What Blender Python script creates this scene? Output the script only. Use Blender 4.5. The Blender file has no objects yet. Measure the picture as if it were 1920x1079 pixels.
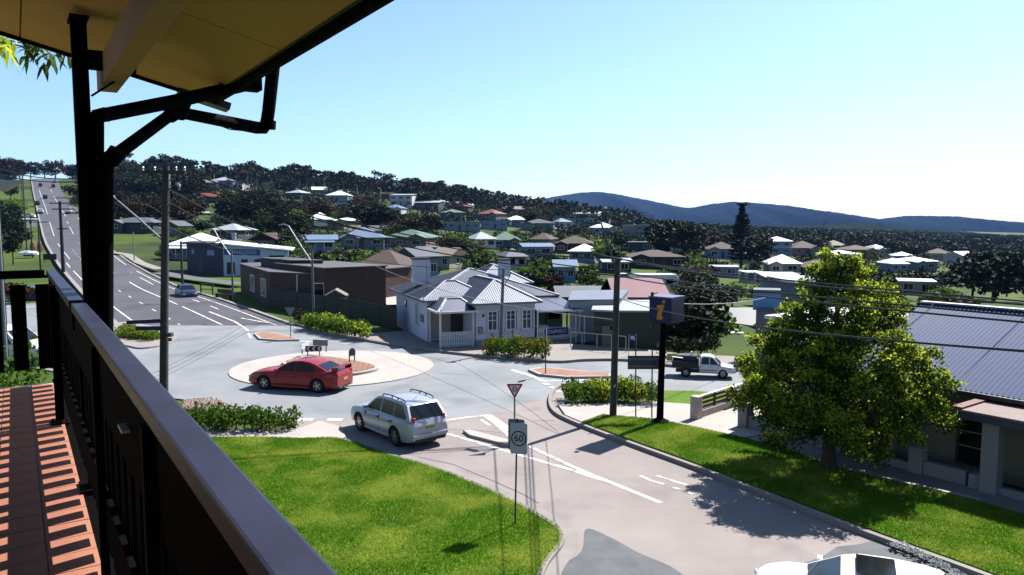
import bpy, bmesh, math, random
import numpy as np
from mathutils import Vector, Matrix

random.seed(7)
S = bpy.context.scene
COL = S.collection
PI = math.pi
R = math.radians

# ------------------------------------------------------------------ camera, light, exposure
F = 1400.0                      # focal length in photo pixels (1920 wide)
EYE = 8.0                       # eye height above the roundabout
TP = 119.5 / F                  # tangent of the downward pitch
PIT = math.atan(TP)
cam = bpy.data.cameras.new('camera')
cam_o = bpy.data.objects.new('camera', cam)
COL.objects.link(cam_o)
cam.sensor_width = 36.0
cam.lens = 36.0 * F / 1920.0
cam.clip_start = 0.05
cam.clip_end = 30000
cam_o.location = (0, 0, EYE)
cam_o.rotation_euler = (PI / 2 - PIT, 0, 0)
S.camera = cam_o

SUN_EL, SUN_AZ = R(49), math.atan2(0.70, 0.72)      # azimuth measured from +Y towards +X
world = bpy.data.worlds.new('World')
S.world = world
world.use_nodes = True
wn = world.node_tree.nodes
sky = wn.new('ShaderNodeTexSky')
sky.sky_type = 'NISHITA'
sky.sun_disc = False
sky.sun_elevation = SUN_EL
sky.sun_rotation = SUN_AZ
sky.altitude = 20
sky.air_density = 1.0
sky.dust_density = 0.7
sky.ozone_density = 2.2
tint = wn.new('ShaderNodeMix'); tint.data_type = 'RGBA'; tint.blend_type = 'MULTIPLY'
tint.inputs[0].default_value = 1.0; tint.inputs[7].default_value = (0.90, 1.03, 1.10, 1)
world.node_tree.links.new(sky.outputs[0], tint.inputs[6])
world.node_tree.links.new(tint.outputs[2], wn['Background'].inputs[0])
wn['Background'].inputs[1].default_value = 0.060
sl = bpy.data.lights.new('sun', 'SUN')
sl.energy = 5.0
sl.angle = R(0.5)
sl.color = (1.0, 0.96, 0.90)
so = bpy.data.objects.new('sun', sl)
COL.objects.link(so)
sd = Vector((math.sin(SUN_AZ) * math.cos(SUN_EL), math.cos(SUN_AZ) * math.cos(SUN_EL), math.sin(SUN_EL)))
so.rotation_euler = sd.to_track_quat('Z', 'Y').to_euler()
so.location = (0, 0, 60)
S.view_settings.view_transform = 'Standard'
S.view_settings.look = 'None'
S.view_settings.exposure = 1.55
S.view_settings.gamma = 1.0
S.view_settings.use_curve_mapping = False
S.render.engine = 'CYCLES'
try:
    S.cycles.use_denoising = True
    S.cycles.max_bounces = 5
    S.cycles.diffuse_bounces = 1
    S.cycles.glossy_bounces = 2
    S.cycles.transmission_bounces = 3
    S.cycles.transparent_max_bounces = 6
    S.cycles.volume_bounces = 0
    S.cycles.caustics_reflective = False
    S.cycles.caustics_refractive = False
except Exception:
    pass

# ------------------------------------------------------------------ geometry helpers
CP, SP = math.cos(PIT), math.sin(PIT)
def ray(px, py):
    u = (px - 960) / F; v = (539.5 - py) / F
    return Vector((u, CP + v * SP, -SP + v * CP))
def W(px, py, z=0.0):
    """point of the horizontal plane at height z seen at a pixel"""
    d = ray(px, py); t = (z - EYE) / d.z
    return Vector((d.x * t, d.y * t, z))
def D(px, py, Y):
    d = ray(px, py); t = Y / d.y
    return Vector((d.x * t, Y, EYE + d.z * t))
def to_px(p):
    dx, dy, dz = p[0], p[1], p[2] - EYE
    w = dy * CP - dz * SP
    return 960 + F * dx / w, 539.5 - F * (dz * CP + dy * SP) / w

class MB:
    def __init__(s): s.v = []; s.f = []; s.m = []; s.mi = 0
    def add(s, vs, fs):
        n = len(s.v); s.v += [tuple(p) for p in vs]
        s.f += [tuple(i + n for i in f) for f in fs]; s.m += [s.mi] * len(fs); return s
    def box(s, c, sz, rz=0, M=None):
        hx, hy, hz = sz[0] / 2, sz[1] / 2, sz[2] / 2
        ca, sa = math.cos(rz), math.sin(rz)
        vs = []
        for z in (-hz, hz):
            for x, y in ((-hx, -hy), (hx, -hy), (hx, hy), (-hx, hy)):
                p = Vector((c[0] + x * ca - y * sa, c[1] + x * sa + y * ca, c[2] + z))
                vs.append(M @ p if M else p)
        return s.add(vs, [(3, 2, 1, 0), (4, 5, 6, 7), (0, 1, 5, 4), (1, 2, 6, 5), (2, 3, 7, 6), (3, 0, 4, 7)])
    def bar(s, a, b, w, h, up=(0, 0, 1)):
        a, b = Vector(a), Vector(b); d = (b - a).normalized()
        r = d.cross(Vector(up))
        if r.length < 1e-4: r = d.cross(Vector((1, 0, 0)))
        r.normalize(); u = r.cross(d)
        vs = []
        for p in (a, b):
            for x, y in ((-1, -1), (1, -1), (1, 1), (-1, 1)):
                vs.append(p + r * x * w / 2 + u * y * h / 2)
        return s.add(vs, [(3, 2, 1, 0), (4, 5, 6, 7), (0, 1, 5, 4), (1, 2, 6, 5), (2, 3, 7, 6), (3, 0, 4, 7)])
    def tube(s, a, b, r0, r1=None, n=8, caps=True):
        r1 = r0 if r1 is None else r1
        a, b = Vector(a), Vector(b); d = (b - a).normalized()
        r = d.cross(Vector((0, 0, 1)))
        if r.length < 1e-3: r = Vector((1, 0, 0))
        r.normalize(); u = r.cross(d)
        vs = []
        for p, rr in ((a, r0), (b, r1)):
            for i in range(n):
                t = 2 * PI * i / n
                vs.append(p + (r * math.cos(t) + u * math.sin(t)) * rr)
        fs = [(i, (i + 1) % n, n + (i + 1) % n, n + i) for i in range(n)]
        if caps: fs += [tuple(range(n))[::-1], tuple(range(n, 2 * n))]
        return s.add(vs, fs)
    def path(s, pts, rs, n=8):
        pts = [Vector(p) for p in pts]; k = len(pts)
        if not hasattr(rs, '__len__'): rs = [rs] * k
        vs = []; prev = None
        for i, p in enumerate(pts):
            d = (pts[min(i + 1, k - 1)] - pts[max(i - 1, 0)]).normalized()
            if prev is None:
                r = d.cross(Vector((0, 0, 1)))
                if r.length < 1e-3: r = Vector((1, 0, 0))
            else:
                r = prev - d * prev.dot(d)
            r.normalize(); prev = r; u = r.cross(d)
            for j in range(n):
                t = 2 * PI * j / n
                vs.append(p + (r * math.cos(t) + u * math.sin(t)) * rs[i])
        fs = []
        for i in range(k - 1):
            for j in range(n):
                fs.append((i * n + j, i * n + (j + 1) % n, (i + 1) * n + (j + 1) % n, (i + 1) * n + j))
        fs += [tuple(range(n))[::-1], tuple(range((k - 1) * n, k * n))]
        return s.add(vs, fs)
    def prism(s, poly, z0, z1):
        """poly: list of (x,y) ccw"""
        a = sum(poly[i][0] * poly[(i + 1) % len(poly)][1] - poly[(i + 1) % len(poly)][0] * poly[i][1] for i in range(len(poly)))
        if a < 0: poly = poly[::-1]
        n = len(poly)
        vs = [(p[0], p[1], z0) for p in poly] + [(p[0], p[1], z1) for p in poly]
        return s.add(vs, [tuple(range(n))[::-1], tuple(range(n, 2 * n))] + [(i, (i + 1) % n, n + (i + 1) % n, n + i) for i in range(n)])
    def lathe(s, prof, n=16, M=None, caps=True):
        """prof: (r,z) list about local Z"""
        vs = []
        for r, z in prof:
            for i in range(n):
                t = 2 * PI * i / n
                p = Vector((r * math.cos(t), r * math.sin(t), z)); vs.append(M @ p if M else p)
        k = len(prof); fs = []
        for a in range(k - 1):
            for i in range(n):
                fs.append((a * n + i, a * n + (i + 1) % n, (a + 1) * n + (i + 1) % n, (a + 1) * n + i))
        if caps: fs += [tuple(range(n))[::-1], tuple(range((k - 1) * n, k * n))]
        return s.add(vs, fs)
    def mesh(s, name, mats, smooth=False, bevel=0):
        me = bpy.data.meshes.new(name)
        me.from_pydata(s.v, [], s.f)
        if not isinstance(mats, (list, tuple)): mats = [mats]
        for m in mats: me.materials.append(m)
        if len(mats) > 1: me.polygons.foreach_set('material_index', s.m)
        if bevel:
            bm = bmesh.new(); bm.from_mesh(me)
            es = [e for e in bm.edges if len(e.link_faces) == 2 and e.calc_face_angle(0) > 0.5]
            bmesh.ops.bevel(bm, geom=es, offset=bevel, segments=2, affect='EDGES', profile=0.6)
            bm.to_mesh(me); bm.free()
        if smooth:
            me.polygons.foreach_set('use_smooth', [True] * len(me.polygons))
            try: me.set_sharp_from_angle(angle=R(smooth if smooth is not True else 40))
            except Exception: pass
        me.update()
        return me
    def build(s, name, mats, parent=None, smooth=False, bevel=0):
        return link(name, s.mesh(name, mats, smooth, bevel), parent)

def link(name, data, parent=None):
    o = bpy.data.objects.new(name, data); COL.objects.link(o)
    if parent is not None: o.parent = parent
    return o
def thing(name, label, cat, loc=(0, 0, 0), rz=0, group=None):
    o = link(name, None); o.location = loc; o.rotation_euler = (0, 0, rz)
    o.empty_display_size = 0.3
    return tag(o, label, cat, group)
def tag(o, label=None, cat=None, group=None, kind=None):
    if label: o['label'] = label
    if cat: o['category'] = cat
    if group: o['group'] = group
    if kind: o['kind'] = kind
    return o
def dup(root, loc=None, rz=None, label=None, group=None, scale=None):
    def cp(o, par):
        c = o.copy(); COL.objects.link(c); c.parent = par
        for ch in kids.get(o.name, []): cp(ch, c)
        return c
    kids = {}
    for o in root.children_recursive: kids.setdefault(o.parent.name, []).append(o)
    r = cp(root, None)
    if loc is not None: r.location = loc
    if rz is not None: r.rotation_euler = (0, 0, rz)
    if label: r['label'] = label
    if group: r['group'] = group
    if scale is not None: r.scale = (scale, scale, scale) if not hasattr(scale, '__len__') else scale
    return r
def text(name, body, size, m, parent, loc, rot, scale=(1, 1, 1), extrude=.001, offset=0.0):
    t = bpy.data.curves.new(name, 'FONT'); t.body = body; t.size = size; t.align_x = 'CENTER'; t.align_y = 'CENTER'
    t.extrude = extrude; t.offset = offset; t.resolution_u = 3
    tmp = bpy.data.objects.new(name, t); me = bpy.data.meshes.new_from_object(tmp)
    me.materials.clear(); me.materials.append(m)
    bpy.data.objects.remove(tmp)
    o = link(name, me, parent); o.location = loc; o.rotation_euler = rot; o.scale = scale; return o
def struct(o): o['kind'] = 'structure'; return o
def stuff(o): o['kind'] = 'stuff'; return o

# ------------------------------------------------------------------ materials
MATS = {}
ALB = 0.68        # the picture is exposed bright, so surfaces keep modest real-world albedos
def mat(name, col, rough=0.8, metal=0.0, var=0.15, scale=1.0, bump=0.0, bscale=None, coat=0.0, spec=0.3, col2=None, detail=4, dirt=None):
    if name in MATS: return MATS[name]
    col = tuple(c * ALB for c in col); col2 = tuple(c * ALB for c in col2) if col2 else None
    if dirt: dirt = (tuple(c * ALB for c in dirt[0]), dirt[1], dirt[2])
    m = bpy.data.materials.new(name); m.use_nodes = True
    nt = m.node_tree; N = nt.nodes; L = nt.links
    b = N['Principled BSDF']
    b.inputs['Roughness'].default_value = rough
    b.inputs['Metallic'].default_value = metal
    b.inputs['Coat Weight'].default_value = coat
    b.inputs['Coat Roughness'].default_value = 0.08
    b.inputs['Specular IOR Level'].default_value = spec
    b.inputs['Base Color'].default_value = (*col, 1)
    if var or col2 or bump:
        tc = N.new('ShaderNodeTexCoord')
    if var or col2:
        nz = N.new('ShaderNodeTexNoise'); nz.inputs['Scale'].default_value = scale
        nz.inputs['Detail'].default_value = detail; nz.inputs['Roughness'].default_value = 0.62
        L.new(tc.outputs['Object'], nz.inputs['Vector'])
        mr = N.new('ShaderNodeMapRange'); mr.inputs[1].default_value = 0.32; mr.inputs[2].default_value = 0.68
        L.new(nz.outputs['Fac'], mr.inputs[0])
        mx = N.new('ShaderNodeMix'); mx.data_type = 'RGBA'
        c2 = col2 if col2 else tuple(c * (1 + var) for c in col)
        c1 = col if col2 else tuple(c * (1 - var) for c in col)
        mx.inputs[6].default_value = (*c1, 1); mx.inputs[7].default_value = (*c2, 1)
        L.new(mr.outputs[0], mx.inputs[0]); out = mx.outputs[2]
        if dirt:   # (colour, scale, threshold)
            n2 = N.new('ShaderNodeTexNoise'); n2.inputs['Scale'].default_value = dirt[1]; n2.inputs['Detail'].default_value = 6
            L.new(tc.outputs['Object'], n2.inputs['Vector'])
            r2 = N.new('ShaderNodeMapRange'); r2.inputs[1].default_value = dirt[2]; r2.inputs[2].default_value = dirt[2] + 0.16
            L.new(n2.outputs['Fac'], r2.inputs[0])
            m2 = N.new('ShaderNodeMix'); m2.data_type = 'RGBA'
            L.new(r2.outputs[0], m2.inputs[0]); L.new(out, m2.inputs[6]); m2.inputs[7].default_value = (*dirt[0], 1)
            out = m2.outputs[2]
        L.new(out, b.inputs['Base Color'])
    if bump:
        n3 = N.new('ShaderNodeTexNoise'); n3.inputs['Scale'].default_value = bscale or scale * 8; n3.inputs['Detail'].default_value = 3
        L.new(tc.outputs['Object'], n3.inputs['Vector'])
        bp = N.new('ShaderNodeBump'); bp.inputs['Strength'].default_value = bump; bp.inputs['Distance'].default_value = 0.02
        L.new(n3.outputs['Fac'], bp.inputs['Height']); L.new(bp.outputs[0], b.inputs['Normal'])
    MATS[name] = m
    return m
def leafmat(name, c1, c2, trans=0.45, rough=0.7, patch=None):
    if name in MATS: return MATS[name]
    c1 = tuple(c * ALB for c in c1); c2 = tuple(c * ALB for c in c2)
    m = bpy.data.materials.new(name); m.use_nodes = True
    nt = m.node_tree; N = nt.nodes; L = nt.links
    b = N['Principled BSDF']; b.inputs['Roughness'].default_value = rough
    b.inputs['Specular IOR Level'].default_value = 0.08
    g = N.new('ShaderNodeNewGeometry'); mx = N.new('ShaderNodeMix'); mx.data_type = 'RGBA'
    mx.inputs[6].default_value = (*c1, 1); mx.inputs[7].default_value = (*c2, 1)
    L.new(g.outputs['Random Per Island'], mx.inputs[0])
    oi = N.new('ShaderNodeObjectInfo')
    hs = N.new('ShaderNodeHueSaturation')
    mr = N.new('ShaderNodeMapRange'); mr.inputs[3].default_value = 0.7; mr.inputs[4].default_value = 1.3
    L.new(oi.outputs['Random'], mr.inputs[0]); L.new(mr.outputs[0], hs.inputs['Value'])
    if patch:
        tc = N.new('ShaderNodeTexCoord'); nz = N.new('ShaderNodeTexNoise'); nz.inputs['Scale'].default_value = patch[0]; nz.inputs['Detail'].default_value = 5
        L.new(tc.outputs['Object'], nz.inputs['Vector'])
        rm = N.new('ShaderNodeMapRange'); rm.inputs[1].default_value = .46; rm.inputs[2].default_value = .62; L.new(nz.outputs['Fac'], rm.inputs[0])
        m3 = N.new('ShaderNodeMix'); m3.data_type = 'RGBA'; L.new(rm.outputs[0], m3.inputs[0]); L.new(mx.outputs[2], m3.inputs[6]); m3.inputs[7].default_value = (*patch[1], 1); mx = m3
    L.new(mx.outputs[2], hs.inputs['Color']); L.new(hs.outputs[0], b.inputs['Base Color'])
    tr = N.new('ShaderNodeBsdfTranslucent'); L.new(hs.outputs[0], tr.inputs['Color'])
    ms = N.new('ShaderNodeMixShader'); ms.inputs[0].default_value = trans
    L.new(b.outputs[0], ms.inputs[1]); L.new(tr.outputs[0], ms.inputs[2])
    L.new(ms.outputs[0], N['Material Output'].inputs['Surface'])
    MATS[name] = m; return m

M_asph = mat('asphalt_pale', (0.205, 0.215, 0.23), 0.82, var=0.15, scale=0.22, bump=0.25, bscale=40, dirt=((0.145, 0.15, 0.163), 0.28, 0.54))
M_asph_hw = mat('asphalt_highway', (0.088, 0.087, 0.102), 0.85, var=0.14, scale=0.15, bump=0.2, bscale=30, spec=0.15, dirt=((0.068, 0.067, 0.080), 0.12, 0.55))
M_asph_warm = mat('asphalt_warm', (0.245, 0.21, 0.20), 0.85, var=0.14, scale=0.3, bump=0.25, bscale=45, dirt=((0.185, 0.16, 0.157), 0.4, 0.54))
M_asph_dark = mat('asphalt_dark', (0.10, 0.105, 0.115), 0.85, var=0.2, scale=1.5, bump=0.4, bscale=40)
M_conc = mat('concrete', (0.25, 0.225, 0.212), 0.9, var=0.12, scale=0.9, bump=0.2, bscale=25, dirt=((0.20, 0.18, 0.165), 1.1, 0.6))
M_conc_lt = mat('concrete_light', (0.38, 0.345, 0.32), 0.9, var=0.08, scale=0.5, bump=0.15, bscale=25, dirt=((0.31, 0.28, 0.26), 0.7, 0.57))
M_line = mat('road_paint', (0.62, 0.60, 0.58), 0.7, var=0.08, scale=3, dirt=((0.27, 0.25, 0.25), 2.6, 0.51))
M_line_old = mat('road_paint_worn', (0.50, 0.47, 0.45), 0.8, var=0.12, scale=2, dirt=((0.25, 0.22, 0.21), 3.0, 0.52))
M_brickpave = mat('brick_paving', (0.27, 0.14, 0.10), 0.9, var=0.2, scale=2.5, bump=0.3, bscale=20)
M_soil = mat('soil', (0.05, 0.035, 0.025), 0.95, var=0.3, scale=3, bump=0.5)
M_black = mat('black_paint', (0.0022, 0.0022, 0.0026), 0.85, var=0.1, scale=4, spec=0.04)
M_wood_pole = mat('pole_timber', (0.055, 0.047, 0.046), 0.9, var=0.3, scale=3, bump=0.5, bscale=30)
M_steel = mat('galvanised', (0.35, 0.36, 0.38), 0.45, metal=0.6, var=0.12, scale=6)
M_darksteel = mat('dark_steel', (0.05, 0.055, 0.06), 0.5, metal=0.4, var=0.2, scale=5)
M_white = mat('white_paint', (0.72, 0.72, 0.74), 0.6, var=0.04, scale=2)
M_glass = mat('window_glass', (0.008, 0.009, 0.013), 0.10, var=0.0, spec=0.35)
M_glass_b = mat('window_glass_blue', (0.03, 0.04, 0.075), 0.12, var=0.0, spec=0.4)
M_rubber = mat('rubber', (0.012, 0.012, 0.013), 0.85, var=0.2, scale=8)
M_alloy = mat('alloy', (0.55, 0.56, 0.58), 0.3, metal=0.8, var=0.05)
M_plastic = mat('black_plastic', (0.02, 0.02, 0.022), 0.5, var=0.1, scale=5)
M_redlamp = mat('red_lens', (0.35, 0.01, 0.012), 0.2, var=0.1, coat=0.5)
M_clear = mat('clear_lens', (0.6, 0.62, 0.65), 0.12, metal=0.4, var=0.05, coat=0.5)
# ------------------------------------------------------------------ terrain
T_DEP = [60, 80, 120, 190, 260, 350, 480, 650, 900, 1500]
T_COL = {
    -700: [607, 560, 500, 455, 415, 388, 360, 362, 375, 390],
    0:    [607, 556, 499, 451, 402, 364, 334, 337, 355, 380],
    130:  [607, 556, 499, 451, 401, 364, 333, 337, 355, 380],
    250:  [607, 556, 500, 450, 406, 370, 338, 341, 358, 382],
    450:  [607, 555, 502, 454, 412, 378, 348, 346, 360, 384],
    650:  [607, 555, 508, 464, 432, 398, 366, 356, 368, 390],
    850:  [607, 555, 512, 474, 447, 418, 390, 376, 380, 395],
    1000: [607, 556, 520, 484, 459, 434, 413, 400, 402, 412],
    1200: [607, 560, 530, 497, 473, 452, 438, 430, 426, 425],
    1400: [607, 565, 543, 510, 488, 470, 455, 446, 439, 434],
    1600: [607, 569, 552, 520, 498, 481, 466, 455, 444, 434],
    1800: [607, 573, 562, 533, 512, 493, 476, 463, 453, 443],
    2000: [607, 573, 563, 536, 514, 495, 478, 466, 459, 453],
    2700: [607, 573, 563, 536, 514, 495, 478, 466, 459, 453],
}
def _zr(py):
    v = (539.5 - py) / F
    return (v - TP) / (1 + v * TP)
_cols = sorted(T_COL)
_tz = np.array([[EYE + d * _zr(T_COL[c][i]) for i, d in enumerate(T_DEP)] for c in _cols])
_tz[:, 0] = 0
_ng = 240
_ag = np.linspace(-1.9, 1.9, _ng)
_lg = np.linspace(math.log(50), math.log(2600), _ng)
_ca = np.array([(c - 960) / F for c in _cols]); _ld = np.log(np.array(T_DEP, float))
_tmp = np.array([np.interp(_lg, _ld, _tz[i]) for i in range(len(_cols))])
_tmp[:, _lg < math.log(60)] = 0
_dense = np.array([np.interp(_ag, _ca, _tmp[:, j]) for j in range(_ng)]).T
def _blur(a, k, ax):
    pad = [(0, 0), (0, 0)]; pad[ax] = (k, k)
    b = np.pad(a, pad, mode='edge'); c = np.zeros_like(a)
    for i in range(2 * k + 1):
        c += b[i:i + a.shape[0], :] if ax == 0 else b[:, i:i + a.shape[1]]
    return c / (2 * k + 1)
for _ in range(2):
    _dense = _blur(_dense, 6, 0); _dense = _blur(_dense, 3, 1)
_dense[:, _lg < math.log(56)] = 0
def TZ(x, y):
    """terrain height, vectorised"""
    x = np.asarray(x, float); y = np.asarray(y, float)
    yy = np.maximum(y, 50.5)
    a = np.clip(x / yy, -1.89, 1.89); l = np.clip(np.log(yy), _lg[0], _lg[-1] - 1e-6)
    fa = (a - _ag[0]) / (_ag[1] - _ag[0]); fl = (l - _lg[0]) / (_lg[1] - _lg[0])
    ia = np.clip(fa.astype(int), 0, _ng - 2); il = np.clip(fl.astype(int), 0, _ng - 2)
    fa -= ia; fl -= il
    return ((_dense[ia, il] * (1 - fa) + _dense[ia + 1, il] * fa) * (1 - fl)
            + (_dense[ia, il + 1] * (1 - fa) + _dense[ia + 1, il + 1] * fa) * fl)
def tz(x, y): return float(TZ(x, y))
def G(px, py):
    """ground point seen at a pixel"""
    d = ray(px, py); d = d / d.y
    Y = 3.0; prev = Y
    while Y < 2500:
        if EYE + d.z * Y < tz(d.x * Y, Y): break
        prev = Y; Y *= 1.015
    lo, hi = prev, Y
    for _ in range(22):
        m = (lo + hi) / 2
        if EYE + d.z * m < tz(d.x * m, m): hi = m
        else: lo = m
    return Vector((d.x * hi, hi, tz(d.x * hi, hi)))
def GX(px, Y):
    x = (px - 960) / F * Y * (CP)
    z = tz(x, Y)
    x = (px - 960) / F * (Y * CP - (z - EYE) * SP)
    return Vector((x, Y, tz(x, Y)))

ys = np.concatenate([np.linspace(-60, 50, 23), np.geomspace(52, 2500, 230)])
xs = np.sinh(np.linspace(-5.6, 5.6, 321)) * 22.0
XX, YY = np.meshgrid(xs, ys)
ZZ = TZ(XX, YY) - 0.06 - 0.35 * np.clip((YY - 60) / 60, 0, 1)
v = np.stack([XX.ravel(), YY.ravel(), ZZ.ravel()], 1)
nx, ny = len(xs), len(ys)
idx = np.arange(nx * ny).reshape(ny, nx)
q = np.stack([idx[:-1, :-1].ravel(), idx[:-1, 1:].ravel(), idx[1:, 1:].ravel(), idx[1:, :-1].ravel()], 1)
me = bpy.data.meshes.new('terrain')
me.from_pydata(v.tolist(), [], q.tolist())
M_terr = mat('meadow', (0.035, 0.060, 0.010), 0.95, var=0, scale=0.035, col2=(0.08, 0.12, 0.018), bump=0.3, bscale=2, dirt=((0.022, 0.03, 0.012), 0.02, 0.50), spec=0.1)
me.materials.append(M_terr)
me.polygons.foreach_set('use_smooth', [True] * len(me.polygons))
struct(link('terrain', me))

# ------------------------------------------------------------------ mountains and far ridge
def ridge(name, prof, Y, zb, mt, front=0.35, rough=6, seed=1):
    """a long hill with a real body: profile in pixels at distance Y"""
    rnd = np.random.RandomState(seed)
    p = np.array(prof, float)
    n = 260; m = 26
    px = np.linspace(p[0, 0], p[-1, 0], n); py = np.interp(px, p[:, 0], p[:, 1])
    bm = MB(); vs = []
    nz = rnd.rand(n, m * 2)
    for _ in range(1): nz = (nz + np.roll(nz, 1, 0)) / 2
    for j in range(2 * m):
        t = (j - m) / m          # -1 front foot .. 0 crest .. 1 back foot
        h = math.cos(abs(t) ** 0.85 * PI / 2)
        for i in range(n):
            x = (px[i] - 960) / F * Y * 1.0
            z = EYE + Y * _zr(py[i])
            k = i / n * 40
            sp = 0.12 * math.sin(k * 1.3 + j * 0.15) + 0.08 * math.sin(k * 3.1 + 2 + j * .3)
            hh = max(0.0, min(1.0, h + (sp * (1 - h) * 2.2 if t < 0 else 0)))
            vs.append((x * (1 + t * front * 0.4), Y * (1 + t * front), zb + (z - zb) * hh + (nz[i, j] - 0.5) * rough * (1 if j != m else 0.7)))
    fs = [(j * n + i, j * n + i + 1, (j + 1) * n + i + 1, (j + 1) * n + i) for j in range(2 * m - 1) for i in range(n - 1)]
    bm.add(vs, fs)
    return struct(bm.build(name, mt, smooth=180))
M_mtn = mat('mountain_forest', (0.006, 0.011, 0.013), 1.0, spec=0.0, var=0.35, scale=0.012, detail=8)
M_mid = mat('hill_forest', (0.014, 0.022, 0.012), 1.0, spec=0.0, var=0.4, scale=0.03, detail=8)
ridge('mountain', [(700, 430), (850, 400), (1000, 376), (1040, 369), (1085, 362), (1125, 361), (1160, 366), (1200, 375), (1260, 387), (1300, 392), (1380, 404), (1500, 425), (1600, 440)], 5200, -60, M_mtn, seed=1)
ridge('mountain', [(1100, 440), (1200, 412), (1290, 391), (1330, 383), (1370, 379), (1410, 381), (1460, 387), (1530, 397), (1600, 407), (1700, 425), (1850, 445)], 4600, -60, M_mtn, seed=2)
ridge('mountain', [(1500, 440), (1620, 416), (1700, 405), (1780, 406), (1840, 415), (1885, 416), (1930, 424), (2100, 430), (2500, 436)], 4200, -60, M_mtn, seed=3)
ridge('hill', [(900, 430), (1100, 415), (1230, 416), (1330, 420), (1440, 424), (1520, 425), (1580, 420), (1610, 420), (1660, 426), (1740, 430), (1810, 437), (1900, 447), (2050, 452), (2500, 446)], 1750, -25, M_mid, front=0.25, rough=5, seed=4)

# ------------------------------------------------------------------ roads and sheets
def sheet(name, poly, mt, z, parent=None, sub=0):
    """flat sheet with a thin body; poly of world points"""
    b = MB(); b.prism([(p[0], p[1]) for p in poly], z - 0.012, z)
    return b.build(name, mt, parent)
def smooth_poly(pts, k=4, closed=False):
    """Catmull-Rom through 2D/3D points"""
    pts = [Vector(p) for p in pts]; out = []
    n = len(pts)
    rng = range(n) if closed else range(n - 1)
    for i in rng:
        p0 = pts[(i - 1) % n] if closed or i > 0 else pts[0]
        p1 = pts[i]; p2 = pts[(i + 1) % n]
        p3 = pts[(i + 2) % n] if closed or i + 2 < n else pts[-1]
        for j in range(k):
            t = j / k
            out.append(0.5 * ((2 * p1) + (p2 - p0) * t + (2 * p0 - 5 * p1 + 4 * p2 - p3) * t * t + (3 * p1 - p0 - 3 * p2 + p3) * t ** 3))
    if not closed: out.append(pts[-1])
    return out
def WP(*pp): return [W(a, b) for a, b in pp]
def strip_line(b, pts, w, z):
    """painted line of width w along world points, z above terrain"""
    pts = [Vector((p[0], p[1], 0)) for p in pts]
    n = len(pts); vs = []
    for i, p in enumerate(pts):
        d = (pts[min(i + 1, n - 1)] - pts[max(0, i - 1)]).normalized(); r = Vector((d.y, -d.x, 0))
        for s in (-1, 1):
            q = p + r * s * w / 2
            vs.append((q.x, q.y, tz(q.x, q.y) + z if q.y > 56 else z))
    b.add(vs, [(2 * i, 2 * i + 1, 2 * i + 3, 2 * i + 2) for i in range(n - 1)])
def densify(pts, step):
    out = [Vector(pts[0])]
    for a, b in zip(pts[:-1], pts[1:]):
        a, b = Vector(a), Vector(b); k = max(1, int((b - a).length / step))
        for i in range(1, k + 1): out.append(a.lerp(b, i / k))
    return out
def kerb(pts, w=0.16, h=0.13, z0=-0.05, name='kerb', mt=None):
    pts = [Vector((p[0], p[1], 0)) for p in pts]; n = len(pts)
    vs = []
    for i, p in enumerate(pts):
        d = (pts[min(i + 1, n - 1)] - pts[max(0, i - 1)]).normalized(); r = Vector((d.y, -d.x, 0))
        g = max(0, tz(p.x, p.y)) if p.y > 56 else 0
        for s, z in ((-1, z0), (-1, h), (1, h), (1, z0)):
            q = p + r * s * w / 2; vs.append((q.x, q.y, g + z))
    fs = []
    for i in range(n - 1):
        for j in range(4):
            fs.append((i * 4 + j, i * 4 + (j + 1) % 4, i * 4 + 4 + (j + 1) % 4, i * 4 + 4 + j))
    fs += [(0, 1, 2, 3), tuple(range(4 * n - 1, 4 * n - 5, -1))]
    b = MB(); b.add(vs, fs)
    return struct(b.build(name, mt or M_conc))

# highway edges, far -> near (photo pixels on the ground)
HWL = [(57, 334.5), (60, 348), (66, 376), (72, 402), (79, 436), (89, 463), (100, 487), (140, 533), (190, 585), (222, 612)]
HWR = [(104, 334.5), (112, 355), (130, 378), (150, 401), (180, 437), (212, 476), (250, 499), (287, 518), (332, 538), (370, 549), (425, 566), (480, 585), (552, 611)]
hl = [G(*p) for p in HWL]; hr = [G(*p) for p in HWR]
axis0 = Vector((-10, 44, 0)); axd = (hl[0] + hr[0]) / 2 - Vector((-28, 62, 0)); axd.z = 0; axd.normalize()
def at_axis(poly, s):
    ss = [(p - axis0).dot(axd) for p in poly]
    pr = sorted(zip(ss, [(p.x, p.y) for p in poly]))
    xs_ = [a for a, _ in pr]
    return Vector((float(np.interp(s, xs_, [b[0] for _, b in pr])), float(np.interp(s, xs_, [b[1] for _, b in pr])), 0))
sL = [(p - axis0).dot(axd) for p in hl]; sR = [(p - axis0).dot(axd) for p in hr]
s0, s1 = 6.0, min(max(sL), max(sR))
stn = np.concatenate([np.linspace(s0, 60, 28), np.linspace(62, s1 + 25, 90)])
vs = []; K = 13
hw_rows = []
for s in stn:
    a = at_axis(hl, s); b_ = at_axis(hr, s)
    if s > s1:
        a = a + axd * (s - s1); b_ = b_ + axd * (s - s1)
    hw_rows.append((a, b_))
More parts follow.
